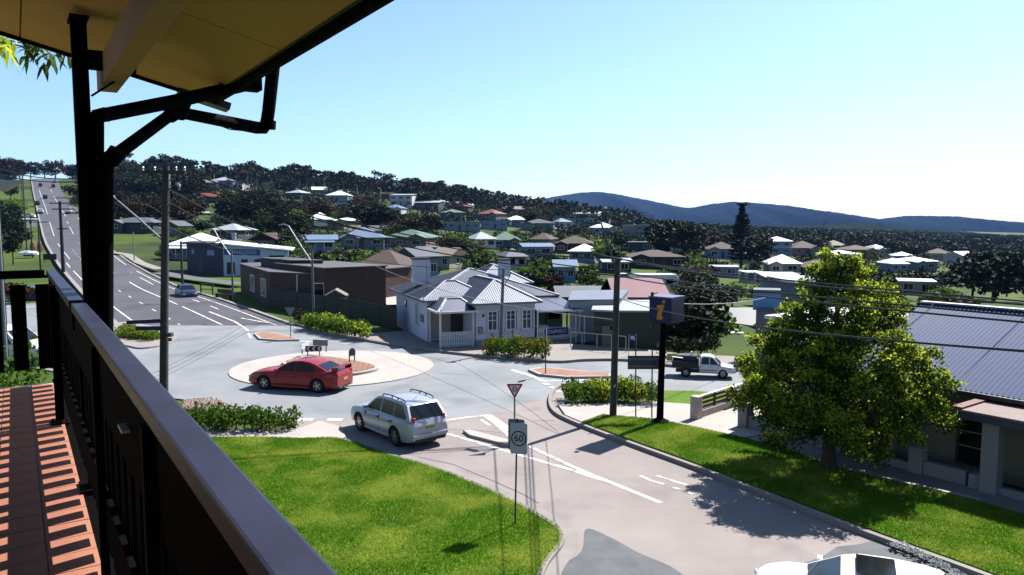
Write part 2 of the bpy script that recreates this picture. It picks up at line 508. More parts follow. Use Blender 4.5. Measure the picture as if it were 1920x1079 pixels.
# smooth edges
for _ in range(3):
    hw_rows = [hw_rows[0]] + [tuple((hw_rows[i - 1][k] + hw_rows[i][k] * 2 + hw_rows[i + 1][k]) / 4 for k in (0, 1)) for i in range(1, len(hw_rows) - 1)] + [hw_rows[-1]]
def hz(x, y, far=0.0):
    return (max(0.0, tz(x, y)) if y > 56 else 0.0) + far
for a, b_ in hw_rows:
    for k in range(K):
        p = a.lerp(b_, k / (K - 1)); vs.append((p.x, p.y, hz(p.x, p.y) - 0.004))
b = MB(); b.add(vs, [(i * K + k, i * K + k + 1, (i + 1) * K + k + 1, (i + 1) * K + k) for i in range(len(hw_rows) - 1) for k in range(K - 1)])
struct(b.build('highway_road', M_asph_hw, smooth=True))
kerb([a for a, _ in hw_rows], w=0.45, h=0.10)
kerb([b_ for _, b_ in hw_rows if b_.y < 300], w=0.35, h=0.12)
def hwp(s, f):
    i = int(np.clip(np.searchsorted(stn, s), 1, len(stn) - 1)); t = (s - stn[i - 1]) / (stn[i] - stn[i - 1])
    a = hw_rows[i - 1][0].lerp(hw_rows[i][0], t); b_ = hw_rows[i - 1][1].lerp(hw_rows[i][1], t)
    return a.lerp(b_, f)
S_END = float(stn[-1])

# asphalt around the roundabout
RC = W(626, 689); RC.z = 0
round_poly = WP((218, 605), (420, 566), (480, 583), (552, 609), (620, 630), (695, 642), (770, 655), (900, 670), (1035, 681), (1095, 678), (1175, 678), (1275, 690), (1400, 690), (1480, 688),
                (1480, 748), (1400, 745), (1235, 736), (1055, 722), (1060, 770), (1045, 800), (700, 840), (600, 800), (560, 786), (350, 750), (180, 730), (120, 700), (-60, 668), (-60, 560), (60, 560))
b = MB(); b.prism([(p.x, p.y) for p in round_poly], -0.03, 0.004)
struct(b.build('roundabout_road', M_asph))
side_poly = WP((520, 786), (640, 786), (760, 790), (900, 778), (1034, 747), (1042, 775), (1090, 800), (1310, 882), (1460, 942), (1620, 1004), (1880, 1095)) + [W(2150, 1200), W(1500, 1500), W(960, 1500), W(1000, 1079), W(1040, 1030), W(1000, 975), W(900, 910), W(700, 850), W(600, 822)]
b = MB(); b.prism([(p.x, p.y) for p in side_poly], -0.02, 0.010)
struct(b.build('side_road', M_asph_warm))
b = MB(); b.prism([(p.x, p.y) for p in smooth_poly(WP((1098, 994), (1130, 1002), (1190, 1034), (1290, 1095), (1200, 1250), (1000, 1250), (1044, 1079), (1090, 1035)), 5, True)], 0.0, 0.015)
struct(b.build('driveway', M_asph_dark))
b = MB(); b.prism([(p.x, p.y) for p in WP((1480, 1066), (1540, 1046), (1570, 1026), (1610, 1022), (1650, 1012), (1760, 1052), (1840, 1090), (1900, 1200), (1500, 1200))], 0.0, 0.014)
struct(b.build('asphalt_patch', M_asph_dark))

# concrete gutters
def band(name, outer, inner, mt, z):
    b = MB(); n = len(outer)
    vs = [(p.x, p.y, z) for p in outer] + [(p.x, p.y, z) for p in inner]
    b.add(vs, [(i, i + 1, n + i + 1, n + i) for i in range(n - 1)])
    return struct(b.build(name, mt))
def offset(pts, w):
    out = []; n = len(pts)
    for i, p in enumerate(pts):
        d = (pts[min(i + 1, n - 1)] - pts[max(0, i - 1)]); d = Vector((d.x, d.y, 0)).normalized()
        out.append(Vector((p.x + d.y * w, p.y - d.x * w, 0)))
    return out
corner_r = smooth_poly(WP((1235, 735), (1150, 727), (1080, 724), (1046, 731), (1034, 752), (1043, 776), (1085, 798), (1190, 838), (1310, 882), (1460, 940), (1620, 1002), (1880, 1098), (2100, 1190)), 6)
band('gutter', corner_r, offset(corner_r, -0.42), M_conc, 0.018)
kerb(offset(corner_r, 0.06), w=0.16, h=0.15)
lawn_edge = smooth_poly(WP((420, 824), (500, 824), (560, 826), (640, 827), (730, 856), (830, 886), (950, 938), (1015, 973), (1052, 1000), (1052, 1025), (1026, 1060), (1010, 1095)), 6)
gut_l = lawn_edge[16:]
band('gutter', offset(gut_l, -0.02), offset(gut_l, -0.42), M_conc, 0.019)
kerb(offset(gut_l, 0.02), w=0.14, h=0.10)

def grass_slab(name, poly, z, mt):
    b = MB(); b.prism([(p.x, p.y) for p in poly], -0.04, z)
    return struct(b.build(name, mt))
M_lawn = mat('lawn', (0.06, 0.13, 0.010), 0.95, var=0, spec=0.1, col2=(0.12, 0.20, 0.016), scale=0.55, bump=0.6, bscale=14, dirt=((0.15, 0.15, 0.035), 0.5, 0.60))
lawn_l = lawn_edge + [W(900, 1500), W(-200, 1500), W(-600, 1100), W(200, 824)]
grass_slab('lawn', lawn_l, 0.085, M_lawn)
lawn_r = WP((1092, 797), (1130, 783), (1230, 792), (1300, 806), (1390, 826), (1500, 856), (1560, 881), (1700, 915), (1838, 949), (1960, 985), (2150, 1040)) + WP((2150, 1205), (1885, 1093), (1625, 998), (1462, 936), (1312, 877))
grass_slab('lawn', lawn_r, 0.125, M_lawn)
grass_slab('lawn', WP((1236, 736), (1300, 737), (1360, 741), (1420, 747), (1385, 756), (1345, 765), (1300, 762), (1240, 758)), 0.10, M_lawn)
# concrete paths
grass_slab('footpath', WP((1046, 762), (1075, 762), (1240, 756), (1300, 762), (1345, 766), (1392, 752), (1450, 757), (1450, 815), (1392, 826), (1300, 806), (1230, 792), (1130, 783), (1090, 795), (1060, 782)), 0.095, M_conc_lt)
grass_slab('footpath', WP((330, 800), (440, 806), (560, 806), (600, 792), (640, 803), (650, 826), (560, 827), (420, 825), (200, 825), (200, 800)), 0.06, M_conc_lt)
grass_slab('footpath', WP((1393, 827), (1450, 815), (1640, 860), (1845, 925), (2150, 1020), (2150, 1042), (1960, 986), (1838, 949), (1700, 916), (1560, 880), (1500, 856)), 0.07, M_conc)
kerb(smooth_poly(WP((1498, 855), (1560, 880), (1700, 914), (1838, 946)), 4), w=0.14, h=0.155, name='edging', mt=M_conc_lt)
# verge and footpath in front of the white house
grass_slab('footpath', WP((620, 628), (700, 640), (770, 652), (900, 668), (1035, 679), (1175, 676), (1280, 688), (1400, 688), (1400, 672), (1290, 668), (1180, 655), (1070, 648), (1060, 636), (760, 622), (700, 628), (640, 622)), 0.10, M_conc)
kerb(smooth_poly(WP((552, 609), (620, 629), (695, 642), (770, 654.5), (900, 670), (1035, 681), (1095, 678), (1175, 678), (1275, 690), (1400, 690)), 4), w=0.18, h=0.16)
# forecourt across the highway on the left and its garden island
grass_slab('forecourt', [G(-60, 536), G(50, 536), G(95, 520), G(140, 545), G(195, 598), G(130, 618), G(60, 590), G(-60, 590)], 0.02, M_asph)
isl = smooth_poly(WP((225, 607), (270, 611), (312, 620), (332, 632), (318, 646), (268, 655), (235, 650), (180, 640)), 4, True)
grass_slab('traffic_island', isl, 0.10, M_conc)

# roundabout: pale apron, raised red island
ap = [Vector((RC.x + 5.55 * math.cos(t) * 1.0, RC.y + 5.3 * math.sin(t), 0)) for t in np.linspace(0, 2 * PI, 64, endpoint=False)]
b = MB(); b.prism([(p.x, p.y) for p in ap], 0.0, 0.05)
struct(b.build('roundabout_apron', M_conc_lt))
def oblong(c, u, hl_, hw, n=14):
    """rounded lozenge, long axis u"""
    u = Vector((u[0], u[1], 0)).normalized(); w = Vector((-u.y, u.x, 0)); out = []
    for t in np.linspace(0, 2 * PI, 4 * n, endpoint=False):
        ct, st = math.cos(t), math.sin(t)
        k = (abs(ct) ** 3 + abs(st) ** 3) ** (-1 / 3)
        out.append(c + u * ct * hl_ * k + w * st * hw * k)
    return out
ia, ib = W(545, 668), W(690, 690)
icx = (W(548, 676, 0.2) + W(692, 690, 0.2)) / 2; icx.z = 0
iu = W(672, 697, 0.2) - W(522, 668, 0.2)
il1 = oblong(icx, iu, 3.15, 1.75)
b = MB(); b.prism([(p.x, p.y) for p in il1], 0.0, 0.20)
struct(b.build('roundabout_kerb', M_conc_lt, bevel=0.03))
# brick pavers on the island, each its own piece
isl_root = struct(link('roundabout_island', None)); isl_root.location = icx
b = MB(); b.prism([(p.x - icx.x, p.y - icx.y) for p in oblong(icx, iu, 2.95, 1.55)], 0.10, 0.212)
b.build('paving_bed', M_brickpave, isl_root)
iun = iu.normalized(); iw = Vector((-iun.y, iun.x, 0))
pm = MB(); pm.box((0, 0, 0), (0.40, 0.19, 0.03)); pmesh = pm.mesh('paver', M_brickpave)
i0 = -7
for i in range(-8, 9):
    for j in range(-8, 9):
        x = i * 0.42 + (0.21 if j % 2 else 0); y = j * 0.21
        k = (abs(x / 2.85) ** 3 + abs(y / 1.45) ** 3)
        if k > 0.95: continue
        o = link('paver', pmesh, isl_root); p = iun * x + iw * y
        o.location = (p.x, p.y, 0.208 + random.uniform(0, 0.006)); o.rotation_euler = (0, 0, math.atan2(iun.y, iun.x))

# splitter islands
def island(name, pts, z, inner=0.25, red=True):
    pts = [Vector((p.x, p.y, 0)) for p in pts]
    c = sum(pts, Vector()) / len(pts)
    root = struct(link(name, None)); root.location = c
    b = MB(); b.prism([(p.x - c.x, p.y - c.y) for p in pts], -0.02, z); b.build('kerbstone', M_conc_lt, root, bevel=0.02)
    if red:
        q = [c + (p - c) * (1 - inner / max(0.4, (p - c).length)) for p in pts]
        b = MB(); b.prism([(p.x - c.x, p.y - c.y) for p in q], z - 0.02, z + 0.006); b.build('red_paving', M_brickpave, root)
    return root
island('traffic_island', WP((476, 628), (492, 625), (520, 628), (545, 634), (562, 640), (520, 641), (485, 638)), 0.13)
island('traffic_island', WP((990, 697), (1010, 693), (1060, 696), (1110, 702), (1150, 704), (1150, 710), (1060, 711), (1010, 706)), 0.13)
island('traffic_island', WP((868, 812), (885, 812), (950, 829), (990, 838), (985, 846), (950, 839), (880, 821)), 0.12, red=False)
# ------------------------------------------------------------------ painted road markings
lm = MB()
def hwline(f, sa, sb, w, dash=None):
    s = sa
    while s < sb:
        e = min(sb, s + (dash[0] if dash else sb - sa))
        pts = [hwp(t, f) for t in np.linspace(s, e, max(2, int((e - s) / 3)))]
        far = 0.012 + max(0, (e - 80)) * 0.0004
        strip_line(lm, pts, w, far)
        s = e + (dash[1] if dash else 0)
hwline(0.12, 17, 100, 0.16); hwline(0.20, 108, 230, 0.17); hwline(0.22, 262, 400, 0.2)
hwline(0.36, 18, 140, 0.13, (1.8, 5.0))
hwline(0.60, 16, 34, 0.16); hwline(0.60, 36, 60, 0.17); hwline(0.58, 66, 230, 0.16, (22, 9)); hwline(0.62, 250, 400, 0.2, (40, 25))
hwline(0.80, 30, 75, 0.13, (3, 4)); hwline(0.90, 10, 120, 0.15); hwline(0.88, 125, 300, 0.15, (26, 20))
struct(lm.build('lane_marking', M_line))
def mark(segs, w=0.14, z=0.0165, m=M_line, name='road_marking'):
    b = MB()
    for s in segs: strip_line(b, [W(*p) for p in s], w, z)
    return struct(b.build(name, m))
mark([[(392, 587), (440, 604), (462, 618), (466, 622)], [(452, 598), (505, 607)], [(466, 626), (470, 634)]], 0.2)
mark([[(560, 787.5), (587, 787.5)], [(613, 788), (642, 788)]], 0.38, 0.02)
mark([[(560, 640), (598, 643)], [(640, 645.5), (655, 645.5)]], 0.22)
mark([[(960, 694), (990, 703), (1022, 716)]], 0.26, 0.01)
mark([[(1020, 720), (1030, 723)], [(1032, 726.5), (1041, 729.5)], [(1042, 733), (1050, 736)]], 0.3, 0.022)
mark([[(1022, 715.5), (1080, 713.5), (1150, 712.5)]], 0.2)
mark([[(838, 814), (900, 832), (960, 850), (1060, 879), (1150, 908), (1239, 944)]], 0.17, 0.018)
mark([[(988, 836), (1030, 856), (1075, 877), (1112, 893), (1150, 908)]], 0.19, 0.0215, M_line_old)
mark([[(836, 789), (880, 783), (921, 779)]], 0.18, 0.02, M_line)
mark([[(902, 788), (919, 799)]], 0.12, 0.022)
mark([[(1200, 893), (1222, 903), (1245, 909)], [(1232, 893), (1262, 903), (1290, 911)], [(1262, 915), (1275, 919)], [(1290, 925), (1300, 928)], [(1322, 942), (1352, 952)]], 0.13, 0.018, M_line_old)
b = MB(); b.prism([(p.x, p.y) for p in WP((905, 781), (923, 779), (958, 803), (992, 832), (980, 838), (950, 818), (928, 798))], 0.0, 0.0175)
struct(b.build('painted_median', M_line_old))
b = MB(); b.prism([(p.x, p.y) for p in WP((838, 796), (900, 789), (925, 800), (940, 812), (900, 808), (840, 806))], 0.0, 0.0165)
struct(b.build('median_concrete', M_conc))
# tar seams and cracks
b = MB()
for s in [[(785, 858), (850, 872), (930, 905), (985, 930), (1010, 945)], [(820, 700), (880, 704)], [(1000, 790), (1040, 789)]]:
    strip_line(b, [W(*p) for p in s], 0.035, 0.017)
struct(b.build('road_crack', M_asph_dark))

# ------------------------------------------------------------------ balcony
ZR, ZF = EYE - 0.42, EYE - 1.46
rA, rB, rC = W(571, 1079, ZR), W(165, 568, ZR), W(95, 506, ZR)
bu = (rC - rA); bu.z = 0; bu.normalize()
bw = Vector((-bu.y, bu.x, 0))           # inward
def BP(s, t, z=0.0):                    # s along rail from rA, t inward, z above floor
    p = rA + bu * s + bw * t; return Vector((p.x, p.y, ZF + z))
RH = ZR - ZF
L_END = (rC - rA).dot(bu)
sB = (rB - rA).dot(bu)
M_rail = mat('rail_paint', (0.020, 0.021, 0.046), 0.5, var=0.25, scale=4, bump=0.03, bscale=90, spec=0.2)
M_raild = mat('rail_paint_dark', (0.0028, 0.0026, 0.003), 0.9, var=0.2, scale=5, spec=0.02)
M_railb = mat('rail_timber_brown', (0.010, 0.0055, 0.003), 0.9, var=0.3, scale=6, spec=0.03)
M_tile = mat('terracotta_tile', (0.33, 0.13, 0.078), 0.75, var=0.16, scale=2.3, bump=0.1, bscale=30, dirt=((0.38, 0.16, 0.10), 3.0, 0.55))
M_grout = mat('grout', (0.62, 0.50, 0.38), 0.9, var=0.1, scale=10)
M_soffit = mat('soffit_paint', (0.47, 0.285, 0.08), 0.8, var=0.05, scale=1.5, bump=0.05)
fl = struct(link('balcony_floor', None)); fl.location = (0, 0, 0)
b = MB()
p = [BP(-3, 0.03), BP(L_END - 0.02, 0.03), BP(L_END - 0.02, 2.6), BP(-3, 2.6)]
b.prism([(q.x, q.y) for q in p], ZF - 0.22, ZF - 0.006); b.build('floor_slab', M_grout, fl)
tm = MB(); tm.box((0, 0, -0.006), (0.194, 0.188, 0.012)); tmesh = tm.mesh('tile', M_tile)
ang = math.atan2(bu.y, bu.x)
s = 0.6
while s < L_END - 0.05:
    for j in range(8):
        t = 0.02 + 0.097 + j * 0.194
        q = BP(s, t)
        if to_px(q)[0] < -110: continue
        o = link('tile', tmesh, fl); o.location = (q.x, q.y, ZF + random.uniform(0.0, 0.0015)); o.rotation_euler = (0, 0, ang)
    s += 0.2
b = MB(); q = [BP(-3, -0.16), BP(L_END + 0.2, -0.16), BP(L_END + 0.2, 0.029), BP(-3, 0.029)]
b.prism([(a.x, a.y) for a in q], ZF - 0.30, ZF - 0.012); b.build('edge_beam', M_raild, fl)

rail = thing('balcony_railing', 'long black painted balcony railing running from the foreground to the thick post', 'railing', BP(0, 0))
o0 = BP(0, 0)
def RL(s, t, z): return BP(s, t, z) - o0
def board(name, s0, s1, z0, z1, t0, t1, mt, par, bev=0.004):
    b = MB(); c = [(RL(s0, t0, 0)), (RL(s1, t0, 0)), (RL(s1, t1, 0)), (RL(s0, t1, 0))]
    b.prism([(a.x, a.y) for a in c], z0, z1)
    return b.build(name, mt, par, bevel=bev)
board('handrail', -2.2, sB + 0.02, RH - 0.045, RH, -0.036, 0.034, M_rail, rail, 0.006)
board('top_board', -2.2, sB, RH - 0.17, RH - 0.047, -0.005, 0.022, M_raild, rail)
board('lower_board', -2.2, L_END - 0.06, 0.23, 0.40, 0.0, 0.022, M_raild, rail)
board('slat_backing_rail', -2.2, L_END - 0.06, RH - 0.30, RH - 0.17, -0.004, 0.020, M_raild, rail)
s = -1.0
slm = MB(); slm.box((0, 0, 0.455), (0.105, 0.02, 0.75)); slmesh = slm.mesh('slat', M_raild)
while s < L_END - 0.1:
    if abs(s - sB - 0.1) > 0.14:
        o = link('slat', slmesh, rail); q = RL(s, -0.014, 0); o.location = q; o.rotation_euler = (0, 0, ang)
    s += 0.2
for (sx, sy) in ((113, 793), (-1, -1)):
    if sx < 0: continue
    q = W(sx, sy, ZF) - o0
    b = MB(); b.box((q.x, q.y, RH / 2), (0.055, 0.055, RH - 0.05), ang); b.build('stanchion', M_black, rail)
    b = MB(); b.box((q.x, q.y, 0.006), (0.14, 0.12, 0.012), ang)
    for dx, dy in ((-.05, 0), (.05, 0)): b.tube((q.x + dx, q.y + dy, 0.01), (q.x + dx, q.y + dy, 0.03), 0.01, n=6)
    b.build('foot_plate', M_railb, rail)
for s in (1.05, 2.4):
    b = MB(); b.box(RL(s, 0.03, RH / 2), (0.04, 0.03, RH - 0.1), ang); b.build('stanchion', M_black, rail)
b = MB(); b.box(RL(1.45, 0.04, RH - 0.15), (0.09, 0.02, 0.008), ang); b.build('bracket', M_steel, rail)
# rail section beyond the post and the end section
r2 = thing('balcony_railing', 'short black balcony railing section closing the far end of the tiled balcony', 'railing', BP(L_END, 0))
o0 = BP(L_END, 0)
def board2(name, s0, s1, z0, z1, t0, t1, mt, par): return board(name, s0, s1, z0, z1, t0, t1, mt, par)
board2('handrail', sB + 0.20, L_END + 0.05, RH - 0.045, RH, -0.036, 0.036, M_rail, r2)
board2('top_board', sB + 0.20, L_END, RH - 0.17, RH - 0.047, -0.005, 0.022, M_raild, r2)
board2('handrail', L_END - 0.05, L_END + 0.05, RH - 0.045, RH, 0.05, 2.5, M_raild, r2)
board2('top_board', L_END - 0.012, L_END + 0.012, RH - 0.075, RH - 0.047, 0.02, 2.5, M_raild, r2)
sl2 = MB(); sl2.box((0, 0, 0), (0.115, 0.02, RH - 0.26)); slm2 = sl2.mesh('slat', M_raild)
for pxc, bot in ((-12, 0), (36, 0), (83, 0), (107, 0)):
    d = ray(pxc, 600); d.z = 0
    # intersect with end line
    e0 = BP(L_END, 0); 
    den = d.x * bw.y - d.y * bw.x
    t = (e0.x * bw.y - e0.y * bw.x) / den
    q = Vector((d.x * t, d.y * t, ZF)) - o0
    tt = q.dot(bw)
    q = bw * tt
    o = link('slat', slm2, r2); o.location = (q.x, q.y, 0.13 + (RH - 0.26) / 2 + 0.0); o.rotation_euler = (0, 0, ang + PI / 2)
board2('bracket', L_END - 0.03, L_END + 0.02, RH - 0.16, RH - 0.10, 0.80, 0.95, M_raild, r2)

# verandah post with its downpipes
PX = W(177, 568, ZR); pY = PX.y + 0.10
def PP(px, py, Y=None): return D(px, py, Y or pY)
pc = PP(160, 330); pc.z = ZF
post = thing('verandah_post', 'tall square black steel post carrying the verandah roof', 'post', (pc.x, pc.y, ZF))
def rel(p): return Vector(p) - Vector((pc.x, pc.y, ZF))
topz = PP(155, 36).z - ZF
b = MB(); b.box((0, 0, topz / 2 - 0.1), (0.075, 0.075, topz + 0.2), ang); b.build('column', M_black, post, bevel=0.004)
b = MB(); b.box((0, 0, -0.0), (0.2, 0.2, 0.03), ang); b.build('base_plate', M_black, post)
b = MB(); b.box((0, 0, topz - 0.004), (0.2, 0.09, 0.012), ang); b.build('cap_plate', M_black, post)
# stub beam
a_ = rel(PP(162, 112)); c_ = rel(PP(248, 121, pY - 0.12))
b = MB(); b.bar(a_, c_, 0.06, 0.10); b.build('stub_beam', M_black, post, bevel=0.003)
pipe = thing('downpipe', 'black round downpipe running from the gutter to the verandah post', 'downpipe', (pc.x + 0.09, pc.y, ZF))
def rel2(p): return Vector(p) - Vector((pc.x + 0.09, pc.y, ZF))
YG = 5.35
b = MB(); b.path([rel2(PP(180, 1500)), rel2(PP(180, 232)), rel2(PP(184, 218)), rel2(PP(200, 215))], 0.040, 10); b.build('pipe', M_black, pipe, smooth=True)
b = MB(); b.path([rel2(PP(197, 1500)), rel2(PP(197, 330)), rel2(PP(199, 303)), rel2(PP(213, 292))], 0.042, 10)
b.build('pipe', M_black, pipe, smooth=True)
b = MB(); b.path([rel2(PP(180, 219)), rel2(D(330, 190, 4.6)), rel2(D(476, 156, YG))], [.038, .042, .044], 10); b.build('pipe', M_black, pipe, smooth=True)
b = MB(); b.path([rel2(D(513, 118, YG)), rel2(D(504, 205, YG)), rel2(D(500, 232, YG)), rel2(D(494, 240, YG)), rel2(D(482, 240, YG)), rel2(D(335, 211, 4.7))], [0.046, 0.044, 0.044, 0.046, 0.044, 0.036], 10)
b.build('pipe', M_black, pipe, smooth=True)
b = MB(); b.path([rel2(D(330, 208, 4.7)), rel2(PP(205, 300))], 0.036, 10); b.build('pipe', M_black, pipe, smooth=True)
for a_, c_, r_ in ((D(345, 190, 4.65), D(335, 218, 4.7), .045), (D(338, 206, 4.7), D(318, 218, 4.6), .044), (PP(222, 283), PP(206, 303), .046), (D(503, 226, YG), D(502, 242, YG), .054)):
    b = MB(); b.tube(rel2(a_), rel2(c_), r_, n=10); b.build('pipe_socket', M_black, pipe, smooth=True)
b = MB(); b.box(rel2(D(471, 156, YG)), (0.13, 0.12, 0.11), ang); b.build('rain_head', M_black, pipe, bevel=0.006)

# verandah roof: raked soffit, beam, fascia, gutter
hF = EYE + 0.90
def FL(px, py): return W(px, py, hF)
f0, f1 = FL(694, 0), FL(398, 186)
fu = (f1 - f0); fu.z = 0; fu.normalize(); fw = Vector((-fu.y, fu.x, 0))
SL = 0.245
def RP(s, t, dz=0): p = f1 + fu * s + fw * t; return Vector((p.x, p.y, hF + SL * t + dz))
roof = thing('verandah_roof', 'verandah roof overhead with ochre panelled soffit and black edge', 'roof', (f1.x, f1.y, hF))
def rr(p): return Vector(p) - Vector((f1.x, f1.y, hF))
def rboard(name, s0, s1, t0, t1, z0, z1, mt, sl=True):
    b = MB(); k = SL if sl else 0
    P = [rr(RP(a, c_, 0)) + Vector((0, 0, z + (0 if sl else -SL * c_))) for z in (z0, z1) for a, c_ in ((s0, t0), (s1, t0), (s1, t1), (s0, t1))]
    b.add(P, [(3, 2, 1, 0), (4, 5, 6, 7), (0, 1, 5, 4), (1, 2, 6, 5), (2, 3, 7, 6), (3, 0, 4, 7)])
    return b.build(name, mt, roof)
# soffit panels, separated by small open joints
sj = [-9, -6.6, -4.2, -1.78, 0.0]; tj = [0.03, 1.15, 2.3, 4.2]
for i in range(4):
    for j in range(3):
        rboard('soffit_panel', sj[i] + 0.004, sj[i + 1] - 0.004, tj[j] + 0.004, tj[j + 1] - 0.004, 0.0, 0.012, M_soffit)
rboard('roof_deck', -9, 0.02, 0.0, 4.2, 0.014, 0.08, M_darksteel)
rboard('fascia', -9, 0.03, -0.025, 0.0, -0.035, 0.08, M_black)
rboard('barge_board', 0.0, 0.03, 0.0, 4.2, -0.022, 0.13, M_black)
b = MB(); b.path([rr(RP(-9, -0.05, 0.05)), rr(RP(0.0, -0.05, 0.05))], 0.03, 10); b.build('gutter', M_black, roof, smooth=True)
b = MB(); e0, e1 = D(200, 148, pY + 0.25), D(277, 0, 2.9)
e1 = e0 + (-fu) * 4.5
b.bar(rr(e0), rr(e1), 0.10, 0.15); b.build('beam', mat('beam_paint', (0.36, 0.21, 0.065), 0.7, var=0.06, scale=2), roof, bevel=0.004)
b = MB(); b.bar(rr(RP(0.03, -0.12, -0.02)), rr(RP(0.05, 0.22, -0.01)), 0.16, 0.05); b.build('end_cap', M_darksteel, roof)
for (s_, t_) in ((-2.35, 0.9),):
    rboard('cover_strip', s_ - 0.25, s_ + 0.3, t_, t_ + 0.03, -0.012, 0.0, M_soffit)
w_ = MB(); w_.path([rel2(D(402, 232, 5.0)), rel2(D(430, 243, 5.1)), rel2(D(470, 247, 5.3))], 0.004, 5); w_.build('loose_cable', M_black, pipe)
w_ = MB(); w_.path([rel2(PP(172, 180)), rel2(PP(235, 140, pY - .1))], 0.006, 5); w_.build('loose_cable', M_black, pipe)

# house wall behind the balcony
wall = thing('house_wall', 'cream rendered house wall behind the tiled balcony', 'wall', BP(0, 2.6) - Vector((0, 0, ZF)))
o1 = BP(0, 2.6); 
b = MB(); c = [BP(-3, 2.6) - o1, BP(L_END, 2.6) - o1, BP(L_END, 2.8) - o1, BP(-3, 2.8) - o1]
b.prism([(a.x, a.y) for a in c], 0, hF + 0.4 + 0.2)
b.build('wall', mat('cream_render', (0.5, 0.42, 0.28), 0.9, scale=1), wall)
b = MB(); c = [BP(-3, 0.25) - o1, BP(L_END - 0.3, 0.25) - o1, BP(L_END - 0.3, 2.58) - o1, BP(-3, 2.58) - o1]
b.prism([(a.x, a.y) for a in c], 0, ZF - 0.24); b.build('lower_storey', MATS['cream_render'], wall)
# ------------------------------------------------------------------ vegetation
def leaf_cards(P, size, rs, aspect=1.6, up=0.0):
    """numpy: quads (two vertices rows) at points P; returns verts,faces"""
    n = len(P)
    sz = size * rs.uniform(0.6, 1.35, n)[:, None]
    a = rs.normal(size=(n, 3)); a[:, 2] += up; a /= np.linalg.norm(a, axis=1)[:, None]
    c = rs.normal(size=(n, 3)); c -= a * (c * a).sum(1)[:, None]; c /= np.linalg.norm(c, axis=1)[:, None]
    v = np.empty((n, 4, 3))
    v[:, 0] = P - a * sz * aspect / 2
    v[:, 1] = P + c * sz * 0.5
    v[:, 2] = P + a * sz * aspect / 2
    v[:, 3] = P - c * sz * 0.5
    f = np.arange(4 * n).reshape(n, 4)
    return v.reshape(-1, 3), f
def np_mesh(name, v, f, m):
    me = bpy.data.meshes.new(name)
    nv, nf = len(v), len(f)
    me.vertices.add(nv); me.vertices.foreach_set('co', np.ascontiguousarray(v, dtype=np.float32).ravel())
    k = f.shape[1]
    me.loops.add(nf * k); me.loops.foreach_set('vertex_index', f.astype(np.int32).ravel())
    me.polygons.add(nf); me.polygons.foreach_set('loop_start', (np.arange(nf) * k).astype(np.int32))
    me.polygons.foreach_set('loop_total', np.full(nf, k, np.int32))
    me.materials.append(m); me.update(calc_edges=True); return me
def clump_points(rs, centers, radii, n, flat=0.75):
    w = np.array(radii) ** 2; w = w / w.sum()
    ci = rs.choice(len(centers), n, p=w)
    d = rs.normal(size=(n, 3)); d /= np.linalg.norm(d, axis=1)[:, None]
    r = rs.uniform(0, 1, n) ** 0.38
    C = np.array(centers)[ci]; Rr = np.array(radii)[ci][:, None]
    return C + d * r[:, None] * Rr * np.array([1, 1, flat])
LM = {
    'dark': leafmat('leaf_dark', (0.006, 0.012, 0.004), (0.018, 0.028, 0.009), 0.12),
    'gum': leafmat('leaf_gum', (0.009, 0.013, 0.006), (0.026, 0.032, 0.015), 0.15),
    'olive': leafmat('leaf_olive', (0.018, 0.028, 0.007), (0.045, 0.062, 0.014), 0.28),
    'green': leafmat('leaf_green', (0.035, 0.085, 0.010), (0.12, 0.21, 0.02), 0.42),
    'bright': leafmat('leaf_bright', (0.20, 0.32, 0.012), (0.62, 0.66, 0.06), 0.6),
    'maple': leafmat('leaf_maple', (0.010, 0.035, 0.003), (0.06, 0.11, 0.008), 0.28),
    'rust': leafmat('leaf_rust', (0.022, 0.013, 0.006), (0.05, 0.028, 0.011), 0.25),
    'yellow': leafmat('leaf_yellow', (0.12, 0.13, 0.01), (0.28, 0.24, 0.02), 0.45),
    'pale': leafmat('leaf_pale', (0.07, 0.09, 0.04), (0.17, 0.19, 0.10), 0.4),
}
M_bark = mat('bark', (0.06, 0.048, 0.038), 0.95, var=0.3, scale=4, bump=0.5, bscale=20)
M_barkp = mat('bark_pale', (0.22, 0.19, 0.15), 0.9, var=0.3, scale=3, bump=0.3)
TREES = {}
